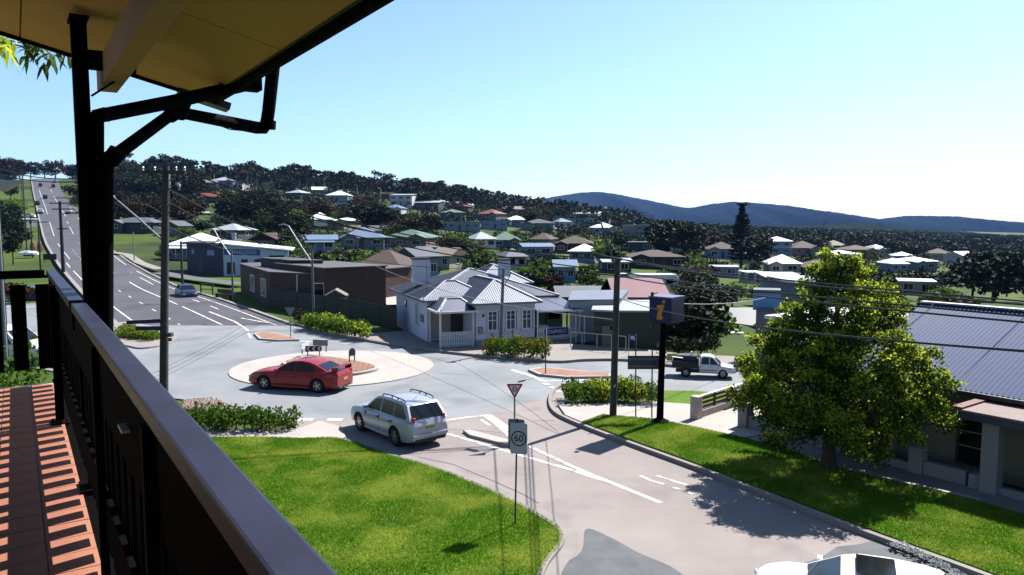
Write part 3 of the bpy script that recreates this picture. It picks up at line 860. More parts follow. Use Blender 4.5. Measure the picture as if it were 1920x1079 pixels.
def tree_proto(kind, seed):
    """meshes for a 1-unit-tall tree, base at origin: (trunk mesh, crown mesh)"""
    key = (kind, seed)
    if key in TREES: return TREES[key]
    rs = np.random.RandomState(seed * 17 + 3); rnd = random.Random(seed)
    tb = MB(); C = []; Rd = []
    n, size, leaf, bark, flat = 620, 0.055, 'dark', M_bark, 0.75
    if kind == 'broad':
        k = 13
        for i in range(k):
            t = i / k * 2 * PI * 2.4; zz = 0.34 + 0.46 * ((i * 7) % k) / k
            rr_ = 0.30 * math.sin(PI * min(1, max(0.12, (zz - 0.12) / 0.85))) * rnd.uniform(.6, 1.1)
            C.append((rr_ * math.cos(t), rr_ * math.sin(t), zz)); Rd.append(rnd.uniform(0.12, 0.21))
        C.append((0, 0, 0.62)); Rd.append(0.25)
        trunk_h = 0.4; n = 900
    elif kind == 'gum':
        k = 9; leaf = 'gum'; bark = M_barkp
        for i in range(k):
            t = rnd.uniform(0, 2 * PI); rr_ = rnd.uniform(0.05, 0.30); zz = rnd.uniform(0.5, 0.9)
            C.append((rr_ * math.cos(t), rr_ * math.sin(t), zz)); Rd.append(rnd.uniform(0.08, 0.15))
        trunk_h = 0.6; n = 560; flat = 0.5; size = 0.042
    elif kind == 'round':
        for i in range(7):
            t = i * 2.4; C.append((0.16 * math.cos(t), 0.16 * math.sin(t), 0.45 + 0.07 * (i % 5))); Rd.append(rnd.uniform(.18, .27))
        trunk_h = 0.35; n = 700
    elif kind == 'cypress':
        for i in range(11):
            zz = 0.1 + 0.8 * i / 10; C.append((rnd.uniform(-.03, .03), rnd.uniform(-.03, .03), zz)); Rd.append(0.17 * (1 - zz) ** .6 + 0.03)
        trunk_h = 0.3; n = 600; flat = 1.0; size = .04
    elif kind == 'bush':
        for i in range(9):
            t = i * 2.4; r_ = rnd.uniform(0.1, 0.55); C.append((r_ * math.cos(t), r_ * math.sin(t), rnd.uniform(.3, .62))); Rd.append(rnd.uniform(.25, .38))
        trunk_h = 0.3; n = 700; size = 0.10
    P = clump_points(rs, C, Rd, n, flat)
    P = P[P[:, 2] > 0.02]
    v, f = leaf_cards(P, size, rs, 1.4)
    crown = np_mesh('crown', v, f, LM[leaf])
    tb.path([(0, 0, -0.04), (rnd.uniform(-.01, .01), 0.0, trunk_h * .5), (rnd.uniform(-.03, .03), rnd.uniform(-.02, .02), trunk_h)], [0.026, 0.019, 0.014], 7)
    for i in range(min(6, len(C))):
        c = C[i]; tb.path([(0, 0, trunk_h * rnd.uniform(.55, .95)), (c[0] * .5, c[1] * .5, (trunk_h + c[2]) / 2 - .03), (c[0], c[1], c[2])], [0.011, 0.008, 0.004], 5)
    tr = tb.mesh('trunk', bark)
    TREES[key] = (tr, crown); return TREES[key]
CROWNS = {}
def tree(name, label, cat, kind, seed, loc, h, wscale=1.0, leaf=None, group=None):
    tr, cr = tree_proto(kind, seed)
    if leaf:
        k = (kind, seed, leaf)
        if k not in CROWNS:
            c2 = cr.copy(); c2.materials[0] = LM[leaf]; CROWNS[k] = c2
        cr = CROWNS[k]
    r = thing(name, label, cat, loc, random.uniform(0, 6.28), group)
    r.scale = (h * wscale, h * wscale, h)
    link('trunk', tr, r); link('crown', cr, r)
    return r

def hedge(name, label, cat, pts, w, h, leaf, seed, dens=260, size=0.11, leaf2=None, group=None, z0=0.08):
    """a shrub mass along world points; foliage cards over a woody core"""
    rs = np.random.RandomState(seed)
    pts = [Vector((p[0], p[1], 0)) for p in pts]
    c = sum(pts, Vector()) / len(pts); r = thing(name, label, cat, (c.x, c.y, z0), 0, group)
    L_ = sum((pts[i + 1] - pts[i]).length for i in range(len(pts) - 1))
    cen = []; rad = []
    for p, q in zip(pts[:-1], pts[1:]):
        k = max(2, int((q - p).length / (w * 0.30)))
        for i in range(k):
            a = p.lerp(q, (i + 0.5) / k) - c
            for s in (-1, 0, 1):
                cen.append((a.x + rs.uniform(-.12, .12) * w, a.y + s * w * 0.27 + rs.uniform(-.08, .08) * w, h * rs.uniform(0.38, 0.62)))
                rad.append(w * rs.uniform(0.24, 0.36))
    n = int(dens * L_ * w)
    P = clump_points(rs, cen, rad, n, 1.0)
    P[:, 2] = np.clip(P[:, 2] * (h / (h * 0.5 + w * 0.3)), 0.03, None)
    v, f = leaf_cards(P, size, rs, 1.7, up=0.5)
    link('foliage', np_mesh('foliage', v, f, LM[leaf]), r)
    if leaf2:
        k = int(n * 0.5); sel = rs.choice(len(cen), max(1, len(cen) // 3), replace=False)
        P = clump_points(rs, [cen[i] for i in sel], [rad[i] * 1.02 for i in sel], k, 1.0)
        P[:, 2] = np.clip(P[:, 2] * (h / (h * 0.5 + w * 0.3)) + .05, 0.05, None)
        v, f = leaf_cards(P, size, rs, 1.7, up=0.5); link('young_growth', np_mesh('young_growth', v, f, LM[leaf2]), r)
    b = MB()
    for i in range(0, len(cen), 2): b.tube((cen[i][0], cen[i][1], 0), (cen[i][0] + rs.uniform(-.1, .1), cen[i][1], cen[i][2]), 0.02, 0.01, 4)
    stuff(b.build('stems', M_bark, r))
    return r

# street tree in front of the hall: individually placed leaf clusters on real limbs
def maple():
    base = W(1552, 884); base.z = 0.1
    rs = np.random.RandomState(11); rnd = random.Random(5)
    r = thing('street_tree', 'large leafy green street tree with outer leaves coloured sunlit yellow-green beside the corrugated hall', 'tree', base)
    b = MB()
    H = 7.0; lean = 0.012
    b.path([(0, 0, -0.1), (0.02, 0, 0.5), (0.0, 0, 1.2), (0.05, 0.05, 2.2), (0.1, 0, 3.6), (0.16, 0.1, 5.2), (0.15, 0.1, 6.2)], [0.30, 0.21, 0.19, 0.16, 0.12, 0.07, 0.03], 10)
    cen = []; rad = []
    # crown outline read from the photo: half widths by height
    prof = [(1.35, 2.2), (1.9, 3.1), (2.5, 3.35), (3.1, 3.1), (3.7, 2.85), (4.3, 2.35), (4.9, 1.9), (5.5, 1.5), (6.1, 1.15), (6.6, .75)]
    for z, wd in prof:
        k = max(3, int(wd * 4.6))
        for i in range(k):
            t = 2 * PI * i / k + z * 2.1 + rnd.uniform(-.25, .25)
            q = wd * rnd.uniform(0.62, 0.95)
            x, y = q * math.cos(t) + 0.15, q * math.sin(t) * 0.9
            if x < 0 and z > 3.2: x *= 0.80
            if x < 0 and z < 3.2: x *= 0.93
            if x > 0 and z < 3.2: x *= 1.05
            cen.append((x, y, z + rnd.uniform(-.22, .22))); rad.append(rnd.uniform(0.30, 0.56) * (1 if z < 5 else .8))
            if i % 2 == 0:
                st = (0.05, 0.03, max(1.2, z - q * 0.62)); md = (x * .5, y * .5, z - q * 0.22)
                b.path([st, md, (x, y, z)], [0.055, 0.035, 0.012], 5)
        for i in range(int(k * 1.3)):      # small outer sprays break up the outline
            t = rnd.uniform(0, 2 * PI); q = wd * rnd.uniform(.80, 1.06); x = q * math.cos(t) + .15
            if x < 0: x *= .86 if z > 3.2 else .95
            cen.append((x, q * math.sin(t) * .9, z + rnd.uniform(-.35, .35))); rad.append(rnd.uniform(.13, .27))
        for i in range(int(k * 0.55)):
            t = rnd.uniform(0, 2 * PI); q = wd * rnd.uniform(.1, .6)
            cen.append((q * math.cos(t), q * math.sin(t), z)); rad.append(rnd.uniform(.3, .45))
    b.build('trunk', M_bark, r, smooth=True)
    def wob(P): return P + .13 * np.sin(P[:, [1, 2, 0]] * 5.1 + 1.3) + .08 * np.sin(P[:, [2, 0, 1]] * 11.0) + rs.normal(0, .05, P.shape)
    P = wob(clump_points(rs, cen, rad, 58000, 0.8))
    v, f = leaf_cards(P, 0.074, rs, 1.25, up=0.15)
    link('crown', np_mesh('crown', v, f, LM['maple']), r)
    # sunlit rim painted by colour: brighter yellow-green leaves outside, darker crown within
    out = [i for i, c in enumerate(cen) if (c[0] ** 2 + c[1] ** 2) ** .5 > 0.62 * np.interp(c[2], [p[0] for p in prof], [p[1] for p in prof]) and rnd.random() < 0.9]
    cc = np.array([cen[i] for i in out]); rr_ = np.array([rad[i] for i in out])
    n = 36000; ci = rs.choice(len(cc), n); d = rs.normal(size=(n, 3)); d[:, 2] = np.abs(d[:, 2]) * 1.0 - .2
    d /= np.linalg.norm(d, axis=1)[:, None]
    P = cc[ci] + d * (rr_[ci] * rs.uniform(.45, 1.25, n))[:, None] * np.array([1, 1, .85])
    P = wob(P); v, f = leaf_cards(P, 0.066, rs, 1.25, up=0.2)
    link('sunlit_leaves', np_mesh('sunlit_leaves', v, f, LM['bright']), r)
    return r
maple()

# overhanging branch seen under the soffit at top left
def branch_tree():
    Y = 7.5; base = Vector((-11.0, Y + 0.6, 0))
    rs = np.random.RandomState(3); rnd = random.Random(9)
    r = thing('garden_tree', 'garden tree whose drooping leafy twigs hang below the verandah edge at top left', 'tree', base)
    b = MB(); tips = []
    top = Vector((0.2, 0, 10.4)); b.path([(0, 0, -0.1), (0.1, 0, 5), tuple(top)], [0.22, 0.15, 0.09], 8)
    P = []
    for (px, py, dy) in ((15, 78, 0), (45, 88, .1), (70, 95, 0.2), (90, 118, .1), (112, 100, .3), (128, 108, .2), (20, 105, -.2), (-30, 85, 0), (60, 105, .3)):
        q = D(px, py, Y + dy) - base
        b.path([tuple(top), tuple((top + q) / 2 + Vector((0, 0, .35))), tuple(q + Vector((-.05, 0, .12)))], [0.05, 0.025, 0.006], 5)
        tips.append(q)
    b.build('trunk', M_bark, r, smooth=True)
    # large lance shaped leaves
    def leaf(bm, o, d, L_, w, droop):
        d = d.normalized(); s = d.cross(Vector((0, 0, 1))).normalized() * w
        pts = []
        for k, ww in ((0, .1), (.3, 1), (.65, .8), (1, .02)):
            c = o + d * L_ * k + Vector((0, 0, -droop * L_ * k * k)); pts.append((c - s * ww, c + s * ww))
        bm.add([p for pr in pts for p in pr], [(2 * i, 2 * i + 1, 2 * i + 3, 2 * i + 2) for i in range(3)])
    lb = MB(); ld_ = MB()
    for i, t in enumerate(tips):
        for k in range(11):
            d = Vector((rnd.uniform(-1, 1), rnd.uniform(-1, 1), rnd.uniform(-1.2, .4)))
            leaf(lb if i in (0, 6) else ld_, t + Vector((rnd.uniform(-.08, .08), rnd.uniform(-.1, .1), rnd.uniform(-.03, .12))), d, rnd.uniform(.09, .17), rnd.uniform(.016, .03), rnd.uniform(.2, .9))
    lb.build('leaf_spray', LM['bright'], r); ld_.build('leaf_spray', LM['green'], r)
branch_tree()

# hedges and beds round the junction (photo pixels on the ground)
hedge('hedge', 'low dark green strappy hedge between the lawn and the roundabout', 'hedge', WP((350, 800), (420, 806), (500, 808), (556, 806)), 1.35, 0.85, 'green', 1, 520, 0.085)
hedge('shrub_bed', 'rounded green shrub bed at the corner under the speed limit side power pole', 'shrubs', WP((1062, 752), (1120, 753), (1180, 755), (1228, 757)), 1.7, 0.95, 'green', 2, 560, 0.085, 'bright')
hedge('shrub_bed', 'bright yellow-green shrubs at the kerb by the green boundary fence', 'shrubs', WP((575, 618), (620, 626), (655, 634), (688, 639)), 1.7, 1.25, 'green', 3, 330, 0.10, 'bright')
hedge('shrub', 'grey-green shrub at the grass end of the bed by the green fence', 'shrub', WP((556, 606), (585, 611)), 1.4, 1.0, 'olive', 4, 300, 0.10)
hedge('shrub_bed', 'yellow and green shrubs on the kerb before the white house', 'shrubs', WP((915, 668), (950, 670), (985, 674), (1025, 676)), 1.7, 1.15, 'green', 5, 330, 0.10, 'yellow')
hedge('shrub_bed', 'low green and yellow shrubs in the left garden island behind the street name blades', 'shrubs', WP((228, 630), (262, 636), (300, 640)), 2.0, 0.7, 'green', 6, 350, 0.09, 'yellow')
hedge('shrub_bed', 'dark leafy garden bushes just beyond the end of the balcony', 'shrubs', [D(-60, 720, 22) * 1, D(30, 720, 22.5), D(75, 715, 23)], 2.4, 4.1, 'green', 8, 190, 0.12, None, None, 0.0)
hedge('hedge', 'long clipped dark hedge behind the white pickup on the bend', 'hedge', [D(1240, 680, 44), D(1300, 680, 44.5), D(1345, 680, 45.5)], 1.2, 1.1, 'dark', 9, 250, 0.12)

# grass blades on the near lawns
def pt_in(poly, P):
    x, y = P[:, 0], P[:, 1]; ins = np.zeros(len(P), bool); n = len(poly)
    for i in range(n):
        a, b_ = poly[i], poly[(i + 1) % n]
        c = (a.y > y) != (b_.y > y)
        with np.errstate(divide='ignore', invalid='ignore'):
            xi = (b_.x - a.x) * (y - a.y) / (b_.y - a.y) + a.x
        ins ^= c & (x < xi)
    return ins
def blades(name, label, poly, z, n, seed, h=0.05, ymin=14):
    rs = np.random.RandomState(seed)
    xs_ = [p.x for p in poly]; ys_ = [p.y for p in poly]
    P = np.stack([rs.uniform(min(xs_), max(xs_), n * 3), rs.uniform(max(ymin, min(ys_)), max(ys_), n * 3)], 1)
    # keep what the picture can show
    P = P[pt_in(poly, P)][:n]
    k = len(P); a = rs.uniform(0, 2 * PI, k); w = 0.012; hh = h * rs.uniform(.5, 1.5, k)
    dx = np.cos(a) * w; dy = np.sin(a) * w; lx = rs.normal(0, .02, k); ly = rs.normal(0, .02, k)
    v = np.zeros((k, 3, 3))
    v[:, 0] = np.stack([P[:, 0] - dx, P[:, 1] - dy, np.full(k, z - .003)], 1)
    v[:, 1] = np.stack([P[:, 0] + dx, P[:, 1] + dy, np.full(k, z - .003)], 1)
    v[:, 2] = np.stack([P[:, 0] + lx, P[:, 1] + ly, z + hh], 1)
    o = link(name, np_mesh(name, v.reshape(-1, 3), np.arange(3 * k).reshape(k, 3), M_blade))
    stuff(o); o['label'] = label; o['category'] = 'grass'
M_blade = leafmat('grass_blade', (0.055, 0.18, 0.005), (0.16, 0.31, 0.014), 0.4, patch=(0.45, (0.25, 0.30, 0.04)))
vis_l = lawn_edge + [W(1005, 1110), W(120, 1110), W(-80, 824)]
blades('grass', 'short mown grass of the near lawn below the balcony', vis_l, 0.085, 260000, 1)
blades('grass', 'short mown grass of the verge beside the street tree', lawn_r, 0.125, 110000, 2)
# pebbles at the tip of the hedge
def pebbles(poly, z, n, seed, label, c, size=0.05):
    rs = np.random.RandomState(seed); xs_ = [p.x for p in poly]; ys_ = [p.y for p in poly]
    P = np.stack([rs.uniform(min(xs_), max(xs_), n * 3), rs.uniform(min(ys_), max(ys_), n * 3)], 1); P = P[pt_in(poly, P)][:n]
    b = MB()
    for x, y in P:
        s = size * rs.uniform(.5, 1.3); t = rs.uniform(0, 3)
        b.add([(x + s * math.cos(t + k * PI / 2) * (1 if k % 2 else .7), y + s * math.sin(t + k * PI / 2) * .8, z) for k in range(4)] + [(x, y, z + s * .7)], [(0, 1, 4), (1, 2, 4), (2, 3, 4), (3, 0, 4)])
    o = stuff(b.build('pebbles', c)); o['label'] = label; o['category'] = 'pebbles'
pebbles(WP((345, 752), (400, 748), (432, 762), (440, 772), (380, 775), (340, 768)), 0.06, 900, 1, 'pinkish pebbles at the left tip of the dark strappy hedge', mat('pebble', (0.36, 0.26, 0.22), 0.9, var=0.3, scale=9), .07)
pebbles(WP((1660, 1030), (1700, 1045), (1800, 1092), (1840, 1120), (1850, 1110), (1760, 1060), (1690, 1024)), 0.135, 500, 2, 'small white-flowering weeds and stones along the verge kerb', mat('stone_pale', (0.35, 0.36, 0.33), 0.9, var=0.3, scale=9), .045)
# ------------------------------------------------------------------ vehicles
def paint(name, c, metal=0.0): return mat(name, c, 0.35, metal=metal, var=0.03, scale=2, coat=0.4, spec=0.3)
def car(name, label, cat, p, paintm, loc, rz, group=None, detail=True):
    """p: L,W,H, belt, hood (x,z) profile lists; front at +x"""
    r = thing(name, label, cat, loc, rz, group)
    L_, Wd = p['L'], p['W']; hw = Wd / 2
    xf, xr = p['xf'], p['xr']; wr = p['wr']
    top = np.array(p['top'])            # (x,z) from rear to front: shoulder line of the lower body
    bot = p.get('bot', 0.20)
    NX = 56; xsn = np.linspace(-L_ / 2, L_ / 2, NX)
    fr = [0.0, 0.10, 0.24, 0.40, 0.56, 0.72, 0.86, 0.95, 1.0]
    side = [0.93, 0.975, 0.992, 1.0, 1.0, 0.99, 0.965, 0.935, 0.88]
    vs = []; ring = []
    NS = len(fr)
    for x in xsn:
        t = abs(x) / (L_ / 2)
        plan = 1 - p.get('taper', .22) * max(0, (t - 0.62) / 0.38) ** 2.6
        zt = float(np.interp(x, top[:, 0], top[:, 1]))
        zb = bot + 0.10 * max(0, (t - 0.80) / 0.2) ** 2
        sec = []
        for f_, s_ in zip(fr, side): sec.append((hw * s_ * plan, zb + (zt - zb) * f_))
        sec.append((hw * 0.62 * plan, zt + 0.028)); sec.append((hw * 0.25 * plan, zt + 0.042))
        row = [(x, y, z) for y, z in sec] + [(x, -y, z) for y, z in sec[::-1]]
        ring.append(row)
    m = len(ring[0])
    A = np.array(ring)
    arch = wr * 1.20
    # snap to wheel arches
    dele = set()
    for wx in (xf, xr):
        for i in range(NX):
            for j in list(range(NS)) + list(range(m - NS, m)):
                dx, dz = A[i, j, 0] - wx, A[i, j, 2] - wr
                d = math.hypot(dx, dz)
                if d < arch: dele.add((i, j))
    vs = A.reshape(-1, 3).tolist(); fs = []
    for i in range(NX - 1):
        for j in range(m - 1):
            q = [(i, j), (i + 1, j), (i + 1, j + 1), (i, j + 1)]
            k = sum(1 for c in q if c in dele)
            if k == 4: continue
            fs.append(tuple(a * m + c for a, c in q))
        fs.append((i * m + m - 1, (i + 1) * m + m - 1, (i + 1) * m, i * m)) if False else None
    for (i, j) in dele:
        for wx in (xf, xr):
            dx, dz = A[i, j, 0] - wx, A[i, j, 2] - wr
            d = math.hypot(dx, dz)
            if d < arch:
                nb = [(a, c) for a in (i - 1, i, i + 1) for c in (j - 1, j, j + 1) if 0 <= a < NX and 0 <= c < m]
                if any(x not in dele for x in nb) and d > 1e-3:
                    vs[i * m + j][0] = wx + dx / d * arch; vs[i * m + j][2] = max(wr + dz / d * arch, vs[i * m + j][2] if dz < 0 else -9)
    fs += [tuple(range(m))[::-1], tuple((NX - 1) * m + k for k in range(m))]
    bm = MB(); bm.add(vs, fs)
    bm.build('body', paintm, r, smooth=35)
    # underside and wheel wells, dark
    b = MB(); b.box((0, 0, bot + 0.10), (L_ * 0.94, Wd * 0.80, 0.16))
    for wx in (xf, xr): b.tube((wx, -hw * 0.90, wr + .02), (wx, hw * 0.90, wr + .02), arch * 0.97, n=20)
    b.build('underbody', M_plastic, r)
    # greenhouse
    cab = p['cab']      # list of (x,z) going windscreen base -> roof -> rear base
    zb_ = min(c[1] for c in cab); zt_ = max(c[1] for c in cab)
    wb, wt = hw * 0.90, hw * p.get('roofw', 0.70)
    def yy(z): return wb + (wt - wb) * max(0, min(1, (z - zb_) / (zt_ - zb_)))
    k = len(cab)
    vs = [(x, yy(z), z) for x, z in cab] + [(x, -yy(z), z) for x, z in cab]
    # crown on the roof
    fs = [tuple(range(k))[::-1] if True else None, tuple(range(k, 2 * k))]
    for i in range(k - 1): fs.append((i, i + 1, k + i + 1, k + i))
    b = MB(); b.add(vs, fs); b.build('cabin', paintm, r, smooth=30, bevel=0.035)
    def sidepatch(poly, s, off=0.012):
        return [(x, s * (yy(z) + off), z) for x, z in poly]
    for s in (-1, 1):
        for poly in p['win']:
            pp = sidepatch(poly, s); n_ = len(pp)
            b = MB(); b.add(pp, [tuple(range(n_)) if s < 0 else tuple(range(n_))[::-1]])
            b.add([(x, s * (abs(y) - 0.02), z) for x, y, z in pp], [])
            b.build('window', M_glass, r)
    def screen(i0, i1, inset, nm):
        (x0, z0), (x1, z1) = cab[i0], cab[i1]
        dx, dz = x1 - x0, z1 - z0; l = math.hypot(dx, dz); nx_, nz_ = -dz / l, dx / l
        if nz_ < 0: nx_, nz_ = -nx_, -nz_
        pts = []
        for t, y in ((0.06, 1), (0.93, 1), (0.93, -1), (0.06, -1)):
            x = x0 + dx * t; z = z0 + dz * t; pts.append((x + nx_ * 0.014, y * (yy(z) - inset), z + nz_ * 0.014))
        b = MB(); b.add(pts, [(0, 1, 2, 3)]); b.build(nm, M_glass, r)
    screen(0, p['ws'], 0.09, 'windscreen')
    if 'rs' in p: screen(k - 1, p['rs'], 0.10, 'rear_window')
    # wheels
    for wx in (xf, xr):
        for s in (-1, 1):
            wroot = link('wheel', None, r); wroot.location = (wx, s * (hw - 0.105), wr)
            M_ = Matrix.Rotation(PI / 2, 4, 'X')
            b = MB(); b.lathe([(wr * .62, -.10), (wr * .93, -.10), (wr, -.075), (wr, .075), (wr * .93, .10), (wr * .62, .10), (wr * .60, .0), (wr * .62, -.10)], 22, M_, False)
            b.build('tyre', M_rubber, wroot, smooth=30)
            b = MB(); so_ = s * 0.075
            b.lathe([(wr * .66, -.02), (wr * .66, .02)], 18, Matrix.Translation((0, s * .03, 0)) @ M_)
            b.build('rim_well', M_plastic, wroot)
            b = MB()
            for q in range(p.get('spokes', 5)):
                a = q * 2 * PI / p.get('spokes', 5)
                b.bar((wr * .08 * math.cos(a), so_, wr * .08 * math.sin(a)), (wr * .62 * math.cos(a), so_, wr * .62 * math.sin(a)), 0.045, 0.03, (0, 1, 0))
            b.lathe([(wr * .58, -.012), (wr * .66, -.012), (wr * .66, .012), (wr * .58, .012), (wr * .58, -.012)], 20, Matrix.Translation((0, so_, 0)) @ M_, False)
            b.lathe([(wr * .17, -.02), (wr * .17, .02)], 10, Matrix.Translation((0, so_, 0)) @ M_)
            b.build('rim', M_alloy, wroot)
    if not detail: 
        zt = float(np.interp(L_ / 2 - .08, top[:, 0], top[:, 1]))
        for s in (-1, 1):
            b = MB(); b.box((L_ / 2 - 0.06, s * hw * 0.58, zt - 0.12), (0.14, 0.30, 0.12)); b.build('headlight', M_clear, r, bevel=.02)
            b = MB(); b.box((-L_ / 2 + 0.05, s * hw * 0.6, zt - 0.05), (0.12, 0.28, 0.13)); b.build('tail_light', M_redlamp, r, bevel=.02)
        return r
    # lamps, mirrors, handles, bumper strips, plate
    pf = 1 - p.get('taper', .22) * 0.55
    zf = float(np.interp(L_ / 2 - .15, top[:, 0], top[:, 1])); zr_ = float(np.interp(-L_ / 2 + .1, top[:, 0], top[:, 1]))
    for s in (-1, 1):
        b = MB(); b.box((L_ / 2 - 0.16, s * hw * 0.70 * pf / .88, zf - 0.13), (0.30, 0.26, 0.13), s * -0.35); b.build('headlight', M_clear, r, smooth=40, bevel=.04)
        tl = p.get('tl', (0.10, .34, .15, 0.0))
        b = MB(); b.box((-L_ / 2 + tl[0], s * hw * p.get('tly', .60), zr_ - 0.10 + tl[3]), (0.16, tl[1], tl[2]), s * 0.25); b.build('tail_light', M_redlamp, r, smooth=40, bevel=.03)
        mx = cab[0][0] - 0.28
        b = MB(); b.box((mx, s * (hw * 0.90 + 0.11), zb_ + 0.10), (0.12, 0.20, 0.13)); b.build('mirror', paintm if p.get('mirpaint', True) else M_plastic, r, smooth=40, bevel=.03)
        for hx in p.get('handles', ()):
            b = MB(); b.box((hx, s * (hw * 0.992), zb_ - 0.13), (0.20, 0.035, 0.035)); b.build('door_handle', M_plastic if not p.get('hpaint') else paintm, r, bevel=.008)
        for dx_ in p.get('seams', ()):
            b = MB(); b.box((dx_, s * hw * 0.983, (bot + zb_) / 2 + .03), (0.010, 0.035, (zb_ - bot) * 0.78)); b.build('door_seam', M_plastic, r)
        b = MB(); b.box(((xf + xr) / 2, s * hw * 0.965, bot + 0.045), ((xf - xr) - arch * 2.1, 0.07, 0.09)); b.build('sill', p.get('sillm', M_plastic), r, bevel=.02)
    b = MB(); b.box((L_ / 2 - 0.035, 0, bot + 0.20), (0.10, Wd * 0.60, 0.16)); b.build('grille', M_plastic, r, bevel=.02)
    b = MB(); b.box((-L_ / 2 + 0.05, 0, bot + 0.08), (0.16, Wd * 0.72, 0.12)); b.build('rear_bumper_insert', M_plastic, r, bevel=.03)
    b = MB(); b.box((-L_ / 2 - 0.005, 0, p.get('platez', 0.62)), (0.03, 0.37, 0.12)); b.build('number_plate', mat('plate_yellow', (0.30, 0.28, 0.12), .6), r)
    b = MB(); b.box((-L_ / 2 + 0.02, 0, p.get('platez', 0.62)), (0.03, 0.62, 0.20)); b.build('plate_recess', paintm, r, bevel=.01)
    return r
P_SEDAN = dict(L=4.85, W=1.86, xf=1.47, xr=-1.42, wr=.335, bot=.19, taper=.20,
    top=[(-2.43, .80), (-2.36, .99), (-1.85, 1.03), (-1.0, .965), (0.9, .93), (1.6, .88), (2.15, .78), (2.36, .66), (2.43, .50)],
    cab=[(1.02, .90), (.30, 1.33), (0.0, 1.42), (-.45, 1.445), (-.85, 1.41), (-1.25, 1.30), (-1.95, 1.01)], ws=1, rs=5, roofw=.66,
    win=[[(.80, .965), (.22, 1.30), (-.02, 1.37), (-.14, 1.38), (-.14, .975)], [(-.22, .975), (-.22, 1.385), (-.55, 1.385), (-.95, 1.31), (-1.25, 1.15), (-1.20, 1.0)]],
    handles=(-.10, -.95), seams=(.78, -.18, -1.12), hpaint=True, sillm=None, platez=.60, spokes=5)
M_red = paint('red_car_paint', (0.27, 0.002, 0.005)); P_SEDAN['sillm'] = M_red
P_WAGON = dict(L=4.56, W=1.80, xf=1.33, xr=-1.27, wr=.345, bot=.24, taper=.18,
    top=[(-2.28, .82), (-2.22, 1.02), (-1.7, 1.03), (0.85, .98), (1.5, .95), (2.0, .85), (2.2, .72), (2.28, .55)],
    cab=[(1.05, .97), (.32, 1.50), (0.05, 1.58), (-.7, 1.63), (-1.5, 1.60), (-1.80, 1.53), (-2.20, 1.02)], ws=1, rs=5, roofw=.72,
    win=[[(.84, 1.03), (.30, 1.42), (.06, 1.50), (-.12, 1.51), (-.12, 1.04)], [(-.20, 1.04), (-.20, 1.515), (-1.0, 1.53), (-1.02, 1.05)], [(-1.08, 1.05), (-1.06, 1.53), (-1.55, 1.49), (-1.92, 1.12), (-1.85, 1.06)]],
    handles=(-.02, -.90), seams=(.82, -.16, -1.04), mirpaint=True, platez=.78, tly=.715, tl=(.14, .12, .30, .08), spokes=7)
M_silver = paint('silver_car_paint', (0.42, 0.44, 0.52), 0.35); P_WAGON['sillm'] = M_silver
c = (W(490, 731) + W(606, 741)) / 2
hd = W(490, 731) - W(606, 741)
rzr = math.atan2(hd.y, hd.x)
side_off = Vector((math.sin(rzr), -math.cos(rzr), 0))
def car_at(f, r_, side, Wd):
    """heading and centre from the contact points of the two visible wheels"""
    h = f - r_; a = math.atan2(h.y, h.x)
    left = Vector((-math.sin(a), math.cos(a), 0))
    cc = (f + r_) / 2 - left * side * (Wd / 2 - .1)
    cc.z = 0; return cc, a
cc, a_ = car_at(W(490, 730), W(605, 738), 1, 1.86)
redcar = car('sedan', 'glossy red sedan with rear wing driving past the roundabout', 'car', P_SEDAN, M_red, cc + Vector((0, 0, .01)), a_)
b = MB()
b.add([(-2.10, y, 1.19) for y in (-.66, .66)] + [(-2.42, y, 1.23) for y in (.66, -.66)] + [(-2.10, y, 1.165) for y in (-.66, .66)] + [(-2.42, y, 1.20) for y in (.66, -.66)],
      [(0, 1, 2, 3), (7, 6, 5, 4), (0, 4, 5, 1), (2, 6, 7, 3), (1, 5, 6, 2), (3, 7, 4, 0)])
for s in (-1, 1): b.box((-2.24, s * .66, 1.10), (.34, .04, .20))
b.build('rear_wing', M_red, redcar, bevel=.012)
for s in (-1, 1):
    b = MB(); b.tube((-2.30, s * .5, .27), (-2.47, s * .5, .26), .045, n=10); b.build('exhaust', M_alloy, redcar)
cc, a_ = car_at(W(672, 806), W(751, 840), 1, 1.80)
suv = car('wagon', 'silver wagon with black roof rails leaving the side street', 'car', P_WAGON, M_silver, cc + Vector((0, 0, .02)), a_)
for s in (-1, 1):
    b = MB(); b.path([(.0, s * .60, 1.57), (-.10, s * .60, 1.665), (-.75, s * .60, 1.705), (-1.5, s * .60, 1.67), (-1.62, s * .60, 1.60)], .022, 8)
    for x in (-.7, -1.1): b.tube((x, s * .60, 1.60), (x, s * .60, 1.70), .025, n=6)
    b.build('roof_rail', M_plastic, suv, smooth=True)
b = MB(); b.tube((-1.35, .1, 1.60), (-1.55, .1, 1.74), .008, n=5); b.build('aerial', M_plastic, suv)
b = MB(); b.box((-2.28, 0, .50), (.10, 1.5, .12)); b.build('bumper', M_silver, suv, bevel=.04)
b = MB(); b.bar((-2.2, .35, 1.05), (-2.08, -.1, 1.15), .012, .012); b.build('wiper', M_plastic, suv)
b = MB(); b.bar((-2.25, 0, 1.06), (-2.20, .42, 1.12), .015, .015); b.build('wiper', M_plastic, suv)

